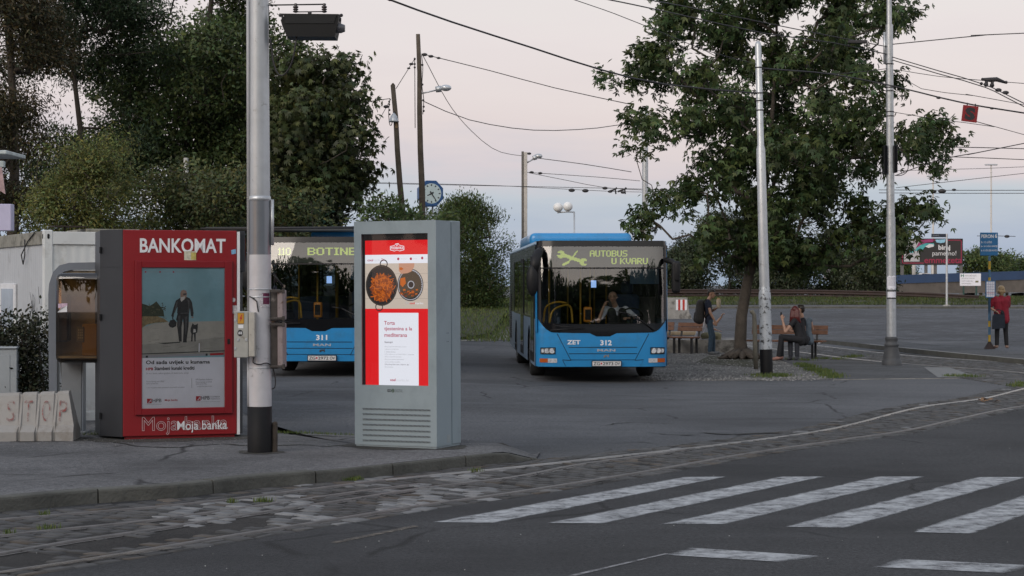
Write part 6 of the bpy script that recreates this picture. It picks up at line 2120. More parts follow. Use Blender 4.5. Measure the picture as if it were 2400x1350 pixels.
wire([(1500, -4, 34), (1620, 18, 38), (1800, 55, 40), (1950, 85, 42), (2082, 110, 43.6)], .014, 'highest wire passing through the big tree')
wire([(2086, 132, 43.6), (2200, 166, 42), (2310, 199, 40.5), (2420, 252, 38)], .014, 'upper contact wire right of the cast base pole')
wire([(2086, 139, 43.6), (2200, 173, 42), (2310, 205, 40.5), (2420, 260, 38)], .014, 'lower contact wire right of the cast base pole', [(2340, 211, 40, .04), (2357, 217, 40, .04)])
wire([(1782, 158, 39.2), (1880, 168, 41), (1980, 172, 42.5), (2085, 160, 43.6)], .010, 'green-black span wire between the slim pole and the cast base pole')
wire([(1782, 160, 39.2), (1860, 166, 40), (1950, 174, 41), (2090, 201, 42), (2200, 228, 41), (2277, 245, 40), (2330, 254, 40), (2420, 268, 39)], .021, 'thick cable carrying the red S sign', [(2200, 229, 41, .03), (2325, 254, 40, .025)])
wire([(2090, 104, 43.6), (2250, 88, 43), (2330, 81, 43), (2420, 77, 43)], .014, 'wire rising gently to the right from the cast base pole')
wire([(2100, 163, 43.6), (2200, 179, 42), (2300, 188, 41), (2420, 197, 40)], .009, 'thin span wire behind the section insulator')
wire([(2095, 165, 43.6), (2160, 208, 43), (2280, 224, 42), (2420, 249, 41)], .009, 'thin wire between the contact wires and the S sign cable')
wire([(2090, 262, 43.6), (2200, 280, 43), (2330, 297, 42), (2420, 321, 42)], .009, 'thin wire below the red S sign')
wire([(2150, 343, 60), (2300, 346, 60), (2420, 349, 60)], .017, 'level wire right of the tree, upper one')
wire([(2100, 411, 43.6), (2200, 375, 43), (2290, 358, 42), (2420, 332, 41)], .013, 'wire climbing to the right from the cable loop on the cast base pole')
wire([(2120, 364, 62), (2300, 370, 62), (2420, 375, 62)], .016, 'level wire right of the tree, second one')
wire([(2100, 400, 80), (2300, 395, 80), (2420, 390, 80)], .013, 'faint wire above the far lamp masts')
wire([(2100, 440, 80), (2250, 423, 80), (2420, 404, 80)], .015, 'faint wire climbing right across the far lamp masts')
wire([(2060, 445, 75), (2240, 446, 75), (2420, 446, 75)], .016, 'far trolley wire level with the mast lamps, upper one', [(2189, 449, 75, .06), (2208, 448, 75, .09), (2236, 445, 75, .05)])
wire([(2060, 452, 75), (2240, 453, 75), (2420, 453, 75)], .016, 'far trolley wire level with the mast lamps, lower one')
wire([(2290, 553, 100), (2338, 553, 100), (2380, 554, 100)], .02, 'short dark wire passing behind the platform sign', [(2360, 554, 100, .08)])
so = empty('section_insulator', P(2325, 193, 41), 0, 'dark section insulator clamped on the contact wires', 'insulator')
q = lambda px, py: P(px, py, 41) - so.location
MB().tube([q(2303, 186), q(2320, 187), q(2336, 186), q(2358, 194)], [.03, .05, .05, .025], 8).ball(q(2303, 186), .035).ball(q(2358, 193), .035).build('bar', wirem, so)
MB().tube([q(2312, 188), q(2312, 203)], .035, 8).tube([q(2326, 188), q(2325, 203)], .035, 8).ball(q(2311, 198), .05).ball(q(2325, 200), .05).ball(q(2300, 196), .035).build('insulator', wirem, so)
sw_ = empty('junction_box', P(2010, 98, 42.5), 0, 'dark junction box on the wires inside the big tree crown', 'box')
MB().box((0, 0, 0), (.42, .12, .07), .01).tube([(-.2, 0, -.05), (-.2, 0, -.12)], .02, 6).tube([(.2, 0, -.05), (.2, 0, -.12)], .02, 6).build('box', wirem, sw_)
# ------------------------------------------------------------------ trees
bark_m = mat('grey brown bark', (.075, .062, .05), .9, var=.35, vs=5, bump=.8, bs=22)
twig_m = mat('dark twigs', (.035, .03, .024), .9, var=.2)


def unit(v): return v / np.maximum(1e-9, np.linalg.norm(v, axis=-1, keepdims=True))


def leaves(tips, per, spread, size, wid, fan, droop, tone=(.55, 1.35), hue=.2, out_c=None, outw=.5, flat=.0, zs=.75, nrm=None):
    """many small leaf blades in clumps round the twig ends -> vertices, quads, colours"""
    n = len(tips) * per
    c = np.repeat(tips, per, 0)
    pos = c + RNG.normal(0, 1, (n, 3)) * spread * np.array([1, 1, zs])
    clump = np.repeat(RNG.uniform(.6, 1.4, len(tips)), per)
    d = RNG.normal(0, .8, (n, 3))
    if out_c is not None: d += unit(pos - out_c) * outw * 2
    d[:, 2] -= droop * 2
    if nrm is not None:                      # blades lie along the surface of their clump
        nn = unit(np.repeat(nrm, per, 0) + RNG.normal(0, .42, (n, 3)))
        d = d - nn * np.sum(d * nn, 1, keepdims=True)
        d = unit(d)
        side = unit(np.cross(nn, d))
    else:
        d = unit(d)
        side = unit(np.cross(d, RNG.normal(0, 1, (n, 3)) + np.array([0, 0, flat])))
    s = size * RNG.uniform(.6, 1.25, n)[:, None]
    V, C = [], []
    tone_ = (RNG.uniform(tone[0], tone[1], n) * clump)
    hue_ = RNG.uniform(-hue, hue, n)
    col = np.stack([tone_ * (1 + hue_ * .9), tone_, tone_ * (1 - hue_ * .5)], 1)
    for k in range(fan):
        a = (k - (fan - 1) / 2) * (.75 if fan < 5 else .55)
        dk = d * math.cos(a) + side * math.sin(a)
        sk = unit(np.cross(np.cross(d, side), dk))
        L = s * (1 - .18 * abs(k - (fan - 1) / 2))
        nrm = unit(np.cross(dk, sk))
        mid = pos + dk * L * .5 + nrm * L * .08
        V.append(np.stack([pos, mid + sk * L * wid, pos + dk * L - nrm * L * .1, mid - sk * L * wid], 1))
        C.append(np.repeat(col[:, None, :], 4, 1))
    V = np.concatenate(V).reshape(-1, 3); C = np.concatenate(C).reshape(-1, 3)
    return V, np.arange(len(V)).reshape(-1, 4), C


def branches(trunk, tips, r_tip, seed=0, rtrunk=None, wob=.12):
    """limbs grown from the trunk line to every twig end; thickness follows the number of twigs carried"""
    r_ = random.Random(seed)
    pos = [np.array(p) for p in trunk]
    par = [-1] + list(range(len(trunk) - 1))
    arr = np.zeros((len(trunk) + len(tips) * 5, 3)); arr[:len(trunk)] = pos
    n = len(trunk)
    ax = np.array(trunk)
    dist = np.min(np.linalg.norm(tips[:, None] - ax[None], axis=2), axis=1)
    ends = []
    for i in np.argsort(dist):
        t = tips[i]
        dv = t - arr[:n]
        dd = np.linalg.norm(dv, axis=1)
        cost = dd + np.maximum(0, -dv[:, 2]) * 1.6 + np.maximum(0, .3 - dv[:, 2] / np.maximum(dd, 1e-6)) * dd * .35
        j = int(np.argmin(cost))
        p = arr[j]; L = np.linalg.norm(t - p)
        k = 1 if L < .5 else (2 if L < 1.2 else 4)
        prev = j
        for q in range(1, k + 1):
            u = q / k
            w_ = p + (t - p) * u
            if q < k:
                w_ = w_ + np.array([r_.gauss(0, wob), r_.gauss(0, wob), r_.gauss(0, wob) - .10 * L * math.sin(u * 3.14) * .6]) * min(1, L)
            arr[n] = w_; par.append(prev); prev = n; n += 1
        ends.append(prev)
    cnt = np.zeros(n)
    for e_ in ends: cnt[e_] += 1
    for i in range(n - 1, 0, -1): cnt[par[i]] += cnt[i]
    rad = r_tip * np.maximum(cnt, .6) ** .46
    if rtrunk is not None:
        for i in range(len(trunk)): rad[i] = max(min(rad[i], rtrunk[i]), rtrunk[i])
    V, Q = [], []
    idx = np.arange(1, n)
    P0 = arr[[par[i] for i in idx]]; P1 = arr[idx]
    R1_ = rad[idx]; R0 = np.minimum(rad[[par[i] for i in idx]], R1_ * 1.5)
    isT = idx < len(trunk)
    R0[isT] = rad[[par[i] for i in idx[isT]]]
    d = unit(P1 - P0)
    up = np.where(np.abs(d[:, 2:3]) < .9, np.array([[0, 0, 1.]]), np.array([[1., 0, 0]]))
    a = unit(np.cross(d, up)); b = np.cross(d, a)
    S = 6
    Vs = []
    for P_, R_ in ((P0 - d * R0[:, None] * .3, R0), (P1, R1_)):
        for k in range(S):
            t = 2 * math.pi * k / S
            Vs.append(P_ + (a * math.cos(t) + b * math.sin(t)) * R_[:, None])
    V = np.stack(Vs, 1).reshape(-1, 3)
    base = np.arange(len(idx))[:, None] * 2 * S
    Q = np.concatenate([base + np.array([[k, (k + 1) % S, S + (k + 1) % S, S + k]]) for k in range(S)])
    return V, Q


def crown_tips(prof, Y, depth, n, gap=.1, freq=.6, shell=.55, seed=0, cut=None):
    """twig ends scattered through a crown whose outline is given as (row, left, right)"""
    r_ = random.Random(seed)
    ys_ = [p[0] for p in prof]
    wts = []
    out = []
    tries = 0
    while len(out) < n and tries < n * 60:
        tries += 1
        py = r_.uniform(ys_[0], ys_[-1])
        xl = np.interp(py, ys_, [p[1] for p in prof]); xr = np.interp(py, ys_, [p[2] for p in prof])
        wmax = max(p[2] - p[1] for p in prof)
        if r_.random() > (xr - xl) / wmax: continue
        a, rr = r_.uniform(0, 2 * math.pi), r_.random() ** shell
        x = (xl + xr) / 2 + math.cos(a) * rr * (xr - xl) / 2
        t = (py - ys_[0]) / (ys_[-1] - ys_[0])
        dp = depth * max(.25, math.sin(math.pi * min(1, max(.05, t))) ** .5)
        y = Y + math.sin(a) * rr * dp
        # the outline is a solid angle of the tree itself: fixed at its own distance
        p = Vector((gx(x, Y), y, gz(py, Y)))
        if noise.noise(p * freq + Vector((seed * 7.3, 0, 0))) < gap - .5 + .35 * 0: continue
        if cut and cut(p): continue
        out.append(tuple(p))
    return np.array(out)


def tree(name, label, Y, prof, trunk, depth, n, leaf, lm, r_tip=.012, gap=.35, freq=.55, shell=.55, seed=1, cat='tree', group=None, bark=None, extra=None, base_z=None, wob=.12, lobes=None):
    base = P(trunk[0][0], trunk[0][1], Y)
    if base_z is not None: base.z = base_z
    o = empty(name, base, 0, label, cat, group)
    nrm = None
    if lobes:                                # rounded leaf masses: twig ends on the upper outer side of each
        cnt, r0, r1, fl = lobes
        lc = crown_tips(prof, Y, depth, cnt, gap, freq, shell, seed)
        r_ = np.random.default_rng(seed)
        k_ = max(1, n // len(lc))
        rad = np.repeat(r_.uniform(r0, r1, len(lc)), k_)
        u = unit(r_.normal(0, 1, (len(lc) * k_, 3)) + np.array([0, -.35, .55]))
        ctr_ = np.repeat(lc, k_, 0)
        rr = r_.uniform(.72, 1.05, len(u))
        tips = ctr_ + u * (rad * rr)[:, None] * np.array([1, 1, fl])
        nrm = u
    else:
        tips = crown_tips(prof, Y, depth, n, gap, freq, shell, seed)
    if extra is not None:
        ex = np.array([tuple(P(a, b, Y + c)) for a, b, c in extra])
        tips = np.concatenate([tips, ex])
        if nrm is not None: nrm = np.concatenate([nrm, np.tile(np.array([[0, -.5, .6]]), (len(ex), 1))])
    tp = [np.array(P(a, b, Y)) for a, b, c in trunk]
    tp[0][2] = base.z - .1
    rt = [c for a, b, c in trunk]
    # smooth trunk
    tp2, rt2 = [], []
    for i in range(len(tp) - 1):
        for k in range(3):
            tp2.append(tp[i] + (tp[i + 1] - tp[i]) * k / 3); rt2.append(rt[i] + (rt[i + 1] - rt[i]) * k / 3)
    tp2.append(tp[-1]); rt2.append(rt[-1])
    bl = np.array(base)
    V, Q = branches(tp2, tips, r_tip, seed, rt2, wob)
    link('trunk', npmesh('trunk', V - bl, Q, bark or bark_m, smooth_=True), o)
    ctr = tips.mean(0)
    V, Q, C = leaves(tips, out_c=ctr, nrm=nrm, **leaf)
    link('crown', npmesh('crown', V - bl, Q, lm, C), o)
    return o


lm_maple = leaf_mat('maple leaves', (.070, .104, .036), .27)
lm_dark = leaf_mat('dark leaves', (.082, .115, .038), .26)
lm_locust = leaf_mat('locust leaves', (.056, .088, .042), .25)
lm_brown = leaf_mat('brownish leaves', (.07, .062, .028), .25)
lm_chest = leaf_mat('chestnut leaves', (.066, .084, .028), .2)
lm_light = leaf_mat('yellow green leaves', (.13, .145, .042), .28)
lm_bush = leaf_mat('bush leaves', (.068, .10, .03), .26)
lm_thick = leaf_mat('thicket leaves', (.034, .047, .02), .18)
lm_hedge = leaf_mat('hedge leaves', (.032, .036, .018), .12)

maple_prof = [(-260, 1680, 1960), (-170, 1600, 2040), (-90, 1560, 2080), (0, 1545, 2095), (60, 1535, 2090), (110, 1515, 2110), (160, 1470, 2150), (210, 1450, 2160), (250, 1475, 2165), (290, 1480, 2225),
              (330, 1465, 2245), (370, 1480, 2225), (410, 1510, 2190), (460, 1495, 2165), (500, 1478, 2190), (540, 1485, 2130), (570, 1520, 2110), (595, 1590, 2090), (615, 1670, 2065), (635, 1760, 2030)]
sprays = [(1405, 178, -.5), (1430, 185, 0), (1450, 195, .3), (1545, 45, 0), (1552, 48, .2), (1492, 115, .2), (1500, 118, 0), (1558, 85, 0), (1530, 155, 0), (1500, 163, .2), (1465, 270, 0), (1480, 262, .3), (1470, 345, 0), (1490, 350, .2),
          (2130, 28, 0), (2140, 25, .1), (2146, 32, 0), (2100, 50, .1), (2200, 300, 0), (2215, 295, .2), (2235, 325, 0), (2246, 330, .1), (2222, 345, .2), (2195, 400, 0), (2208, 398, .2), (2180, 500, 0), (2190, 497, .1), (2196, 505, 0), (2150, 540, .2), (2115, 555, 0), (2160, 360, 0), (2170, 380, .3), (1480, 530, 0), (1498, 545, .2)]
Ym = 47.5
tree('maple_tree', 'big broad maple with drooping leaf clumps growing from the gravel island', Ym, maple_prof,
     [(1738, 838, .25), (1735, 800, .165), (1738, 740, .15), (1750, 670, .14), (1765, 600, .13), (1785, 500, .105), (1800, 380, .075), (1812, 240, .05), (1820, 80, .035), (1822, -100, .02)],
     3.5, 1500, dict(per=21, spread=.14, size=.18, wid=.17, fan=3, droop=.75, tone=(.5, 1.4), hue=.25, zs=1.15), lm_maple, r_tip=.008, gap=.38, freq=1.05, shell=.6, seed=3, lobes=(185, .30, .56, .8), extra=sprays, base_z=0)
# spreading roots
m = MB()
for i in range(11):
    a = -2.9 + i * .28 + random.uniform(-.1, .1)
    L = random.uniform(.4, .8)
    pts_ = [Vector((math.cos(a) * d_, math.sin(a) * d_ + random.gauss(0, .03), .02 + .26 * math.exp(-d_ * 3.2) * (1 if d_ < .5 else .6))) for d_ in (.12, .3, .5, .75 * L, L)]
    m.tube(pts_, [.10, .08, .055, .04, .015], 7)
g = G(1738, 838)
bpy.data.objects['maple_tree']
m.build('roots', bark_m, bpy.data.objects['maple_tree'])
sheet('earth_patch', [gp(x, y) for x, y in ((1630, 850), (1700, 858), (1780, 862), (1815, 856))], [gp(x, y) for x, y in ((1660, 836), (1720, 832), (1780, 836), (1806, 842))], dirt_m, .012, 3, 6)

# trees on the left
tree('locust_tree', 'feathery dark locust with a brownish trunk at the left edge', 46, [(-170, -140, 90), (-60, -150, 130), (60, -160, 125), (150, -150, 130), (230, -140, 95), (320, -130, 80), (420, -120, 70), (520, -100, 55)],
     [(28, 700, .17), (30, 560, .15), (34, 400, .12), (30, 220, .09), (20, 60, .1), (10, -60, .06)], 2.4, 1000, dict(per=60, spread=.24, size=.115, wid=.17, fan=1, droop=.35, hue=.4), lm_brown, r_tip=.007, gap=.32, seed=11, lobes=(100, .4, .7, .6), base_z=.1, wob=.2)
tree('locust_tree', 'open feathery locust with thin upright stems left of the centre tree', 50, [(-200, 120, 340), (-90, 90, 350), (0, 80, 365), (40, 75, 370), (100, 70, 350), (170, 60, 330), (230, 60, 320), (300, 55, 330), (380, 60, 330), (460, 60, 300)],
     [(205, 700, .13), (200, 480, .11), (188, 300, .075), (170, 150, .055), (180, 20, .04), (190, -90, .03)], 2.4, 1000, dict(per=60, spread=.24, size=.12, wid=.16, fan=1, droop=.35, hue=.2), lm_locust, r_tip=.007, gap=.40, freq=.5, seed=12, lobes=(95, .4, .8, .55), base_z=.1, wob=.2)
tree('broadleaf_tree', 'tall dense dark green tree rising behind the silver pole', 53, [(-110, 500, 560), (-50, 480, 590), (0, 480, 590), (30, 455, 600), (70, 330, 625), (110, 265, 680), (170, 260, 690), (230, 240, 690), (300, 260, 690), (400, 250, 690), (500, 300, 690), (560, 300, 690)],
     [(470, 720, .3), (470, 560, .27), (468, 400, .22), (475, 220, .16), (485, 80, .1), (500, -30, .06)], 3.4, 1500, dict(per=60, spread=.22, size=.13, wid=.27, fan=1, droop=.3, hue=.25), lm_dark, r_tip=.008, gap=.36, freq=.6, seed=13, lobes=(120, .5, .95, .8), base_z=.1)
tree('chestnut_tree', 'round chestnut with long drooping leaves right of the silver pole', 49, [(148, 735, 800), (175, 690, 812), (230, 660, 815), (290, 650, 835), (330, 640, 870), (350, 640, 872), (400, 640, 862), (440, 640, 830), (480, 640, 800), (530, 640, 790), (600, 650, 790)],
     [(735, 760, .24), (732, 600, .22), (730, 480, .18), (735, 340, .12), (745, 230, .06)], 2.2, 1000, dict(per=26, spread=.19, size=.17, wid=.14, fan=5, droop=.9, tone=(.45, 1.25), hue=.25), lm_chest, r_tip=.009, gap=.36, freq=.8, seed=14, lobes=(90, .4, .7, .75), base_z=.1,
     extra=[(868, 340, 0), (860, 335, .3), (850, 348, 0), (855, 430, 0), (845, 440, .2), (812, 175, 0), (800, 165, 0), (790, 155, .3)])
tree('willow_bush', 'pale yellow green bushy tree above the container roof', 41, [(345, 180, 300), (375, 130, 320), (410, 85, 335), (450, 62, 345), (500, 45, 350), (560, 40, 350), (640, 40, 350)],
     [(200, 760, .1), (205, 600, .09), (210, 480, .06)], 1.6, 620, dict(per=60, spread=.17, size=.085, wid=.2, fan=1, droop=.25, hue=.3, tone=(.6, 1.4)), lm_light, r_tip=.006, gap=.3, freq=.9, seed=15, lobes=(70, .3, .6, .75), base_z=.1)
tree('shrub', 'mixed scrubby shrub behind the red kiosk and silver pole', 43, [(425, 400, 480), (450, 340, 600), (480, 330, 700), (520, 330, 740), (600, 330, 760), (700, 330, 780)],
     [(520, 780, .1), (520, 620, .08), (525, 520, .05)], 1.8, 520, dict(per=55, spread=.26, size=.11, wid=.22, fan=1, droop=.2, hue=.35), leaf_mat('scrub leaves', (.085, .10, .034), .24), r_tip=.006, gap=.3, freq=.8, seed=16, lobes=(70, .35, .6, .7), base_z=.1)
tree('sumac_sapling', 'small feathery saplings showing above the screen totem', 47, [(470, 895, 925), (490, 855, 950), (510, 840, 1060), (550, 830, 1060), (640, 830, 1040)],
     [(920, 760, .05), (915, 620, .04), (910, 500, .02)], 1.0, 130, dict(per=30, spread=.16, size=.14, wid=.18, fan=1, droop=.1, hue=.2, tone=(.7, 1.4)), lm_bush, r_tip=.008, gap=.25, freq=.9, seed=17, base_z=.1,
     extra=[(1040, 500, 0), (1050, 508, 0), (1030, 512, 0), (905, 470, 0), (900, 478, 0), (875, 490, 0), (928, 500, 0)])
Yb_ = 74
tree('bush', 'tall green bush with upright shoots on the grass bank by the wrench bus', Yb_, [(462, 1095, 1110), (480, 1050, 1125), (510, 1040, 1150), (560, 1045, 1160), (590, 1040, 1185), (640, 1035, 1192), (690, 1035, 1188), (735, 1040, 1180)],
     [(1110, 735, .1), (1110, 680, .09), (1108, 560, .06)], 1.7, 560, dict(per=60, spread=.22, size=.12, wid=.17, fan=1, droop=-.35, hue=.3, tone=(.5, 1.4)), lm_bush, r_tip=.008, gap=.32, freq=.8, seed=18, base_z=bz(gx(1110, Yb_), Yb_),
     extra=[(1186, 570, 0), (1190, 560, 0), (1180, 580, 0), (1168, 500, 0), (1170, 515, 0), (1145, 495, .2), (1105, 468, 0), (1048, 485, 0), (1045, 495, 0), (1100, 475, 0), (1190, 590, 0)])
tree('bush', 'darker bush filling the gap behind the screen totem', 80, [(500, 960, 1040), (560, 900, 1060), (640, 880, 1080), (735, 880, 1090)], [(980, 735, .1), (980, 600, .06)], 2, 330, dict(per=50, spread=.3, size=.15, wid=.2, fan=1, droop=.1, hue=.2), lm_dark, r_tip=.008, gap=.3, seed=19, base_z=.8)
# thicket behind the guard rail: separate bushes
for i, (xl, xr, top, Y, lm, lab) in enumerate(((1520, 1660, 575, 141, lm_thick, 'dark thicket bush behind the guard rail beside the bus mirror'), (1620, 1800, 520, 146, lm_thick, 'dark thicket bush behind the guard rail left of the maple trunk'),
                                                (1760, 1900, 525, 142, lm_thick, 'dense thicket bush behind the scuffed pole and guard rail'), (1860, 2040, 545, 147, lm_thick, 'thicket bush with pale leaf tips between the poles'), (1960, 2075, 590, 141, lm_thick, 'low dark thicket bush left of the cast base pole'))):
    mid_ = (xl + xr) / 2
    tree('thicket_bush', lab, Y, [(top, mid_ - 30, mid_ + 30), (top + 25, xl + 20, xr - 20), (top + 60, xl, xr), (700, xl, xr)], [(mid_, 702, .1), (mid_, 660, .09), (mid_, 620, .07)], 2.5, 300,
         dict(per=60, spread=.36, size=.24, wid=.22, fan=1, droop=.25, hue=.2), lm, r_tip=.012, gap=.3, freq=.4, seed=30 + i, lobes=(40, .7, 1.2, .7), group='bushes of the far thicket', base_z=vz(20, 135))
for i, (xl, xr, top, Y, lab) in enumerate(((2252, 2345, 592, 230, 'hazy far tree right of the billboard'), (2335, 2385, 612, 235, 'small far tree right of the platform sign'), (2370, 2440, 618, 240, 'far tree at the right edge of the view'), (2085, 2125, 600, 232, 'far tree between the cast base pole and the billboard'))):
    mid_ = (xl + xr) / 2
    tree('far_tree', lab, Y, [(top, mid_ - 12, mid_ + 12), (top + 15, xl + 8, xr - 8), (top + 40, xl, xr), (665, xl, xr)], [(mid_, 690, .2), (mid_, 650, .15), (mid_, 625, .1)], 3, 160,
         dict(per=50, spread=.4, size=.36, wid=.25, fan=1, droop=.2, hue=.25), lm_bush, r_tip=.02, gap=.3, freq=.3, seed=40 + i, lobes=(26, .8, 1.3, .8), group='far trees beyond the flyover')
# clipped hedge
tips = []
for _ in range(520):
    tips.append((random.uniform(-8.0, -5.74), random.uniform(23.3, 23.75), random.uniform(.2, 1.40) + .05 * random.random()))
tips = np.array(tips)
ho = empty('hedge', (-6.4, 23.5, .1), 0, 'clipped dark leafy hedge in front of the white container', 'hedge')
V, Q, C = leaves(tips, 60, .10, .05, .32, 1, 0, hue=.35, tone=(.4, 1.5))
link('foliage', npmesh('foliage', V - np.array([-6.4, 23.5, .1]), Q, lm_hedge, C), ho)
m = MB()
for i in range(26):
    x = -1.5 + i * .105
    m.tube([(x, random.uniform(-.1, .1), 0), (x + random.gauss(0, .1), random.uniform(-.15, .15), 1.1)], .012, 5)
m.build('stems', twig_m, ho)
# woodland on the far side of the road, mirrored in the bus windscreens
tips = []
for _ in range(1500):
    x = random.uniform(-130, 140)
    h_ = 18.5 + 9 * min(1, abs(x - 4) / 40) + 4 * noise.noise(Vector((x * .07, 0, 5))) + 3 * noise.noise(Vector((x * .25, 0, 5)))
    tips.append((x, random.uniform(-62, -52), random.uniform(.3, 1) * h_))
V, Q, C = leaves(np.array(tips), 36, 1.6, 1.9, .35, 1, .2, hue=.2)
tag(link('treeline', npmesh('treeline', V, Q, lm_dark, C)), 'dark row of trees across the road mirrored in the bus windscreens', 'trees', kind='stuff')


# ------------------------------------------------------------------ people
def solid(caps, voxel, smooth_it=4, fac=.5):
    """capsules fused into one continuous surface"""
    mb = MB()
    for c_ in caps:
        if len(c_) == 2: mb.ball(c_[0], c_[1], 14, 10)
        else: mb.cap(*c_)
    me = mb.mesh('t', skin)
    t = bpy.data.objects.new('t', me)
    COL.objects.link(t)
    r_ = t.modifiers.new('r', 'REMESH'); r_.mode = 'VOXEL'; r_.voxel_size = voxel; r_.use_smooth_shade = True
    s2 = t.modifiers.new('s', 'SMOOTH'); s2.iterations = smooth_it; s2.factor = fac
    out = bpy.data.meshes.new_from_object(t.evaluated_get(bpy.context.evaluated_depsgraph_get()))
    bpy.data.objects.remove(t)
    return out


def put_mesh(name, me, m_, parent):
    me.materials.clear(); me.materials.append(m_)
    me.name = name
    return link(name, me, parent)


def hand_caps(w, d, t, c, curl=.6, k=1.0, spread=1.0):
    """palm, four fingers and a thumb: w wrist, d hand direction, t thumb side, c curl direction"""
    w, d, t, c = Vector(w), Vector(d).normalized(), Vector(t).normalized(), Vector(c).normalized()
    caps = []
    for o_ in (-.026, -.009, .009, .026):
        caps.append((w + t * o_ * .7 * k, w + d * .085 * k + t * o_ * 1.05 * k, .015 * k, .013 * k))
    for i, L in enumerate((.066, .077, .072, .056)):
        b = w + d * .088 * k + t * (.029 - .0195 * i) * k * spread
        d1 = (d * math.cos(curl * .6) + c * math.sin(curl * .6) + t * (.06 * (1.5 - i))).normalized()
        d2 = (d * math.cos(curl * 1.7) + c * math.sin(curl * 1.7)).normalized()
        d3 = (d * math.cos(curl * 2.6) + c * math.sin(curl * 2.6)).normalized()
        p1 = b + d1 * L * .48 * k; p2 = p1 + d2 * L * .32 * k; p3 = p2 + d3 * L * .26 * k
        caps += [(b - d * .01, p1, .0098 * k, .009 * k), (p1, p2, .009 * k, .0085 * k), (p2, p3, .0085 * k, .0072 * k)]
    tb = w + d * .03 * k + t * .032 * k
    t1 = tb + (d * .6 + t * .75 + c * .2).normalized() * .038 * k
    t2 = t1 + (d * .85 + t * .25 + c * .4 * (curl + .3)).normalized() * .032 * k
    caps += [(w + d * .015 * k + t * .01 * k, tb, .015 * k, .013 * k), (tb, t1, .0125 * k, .0105 * k), (t1, t2, .0105 * k, .0085 * k)]
    return caps


def head_caps(c, f, up=(0, 0, 1), k=1.0):
    """skull, jaw, nose, chin, ears facing f"""
    c, f, up = Vector(c), Vector(f).normalized(), Vector(up).normalized()
    s = f.cross(up).normalized()
    up = s.cross(f).normalized()
    A = lambda a, b, z: c + f * a * k + s * b * k + up * z * k
    caps = [(A(-.018, 0, .035), A(.022, 0, .04), .082 * k, .076 * k), (A(.0, 0, -.02), A(.045, 0, -.05), .068 * k, .046 * k), (A(.05, 0, -.082), A(.062, 0, -.085), .030 * k, .024 * k),
            (A(.082, 0, .012), A(.104, 0, -.024), .011 * k, .016 * k), (A(.078, 0, .03), A(.084, 0, .03), .03 * k, .02 * k), (A(.082, -.02, -.055), A(.082, .02, -.055), .0125 * k, .0125 * k), (A(.066, -.035, -.018), A(.066, .035, -.018), .024 * k, .024 * k)]
    for q in (-1, 1):
        caps.append((A(-.008, q * .079, .012), A(.0, q * .076, -.022), .016 * k, .010 * k))
    return caps, A


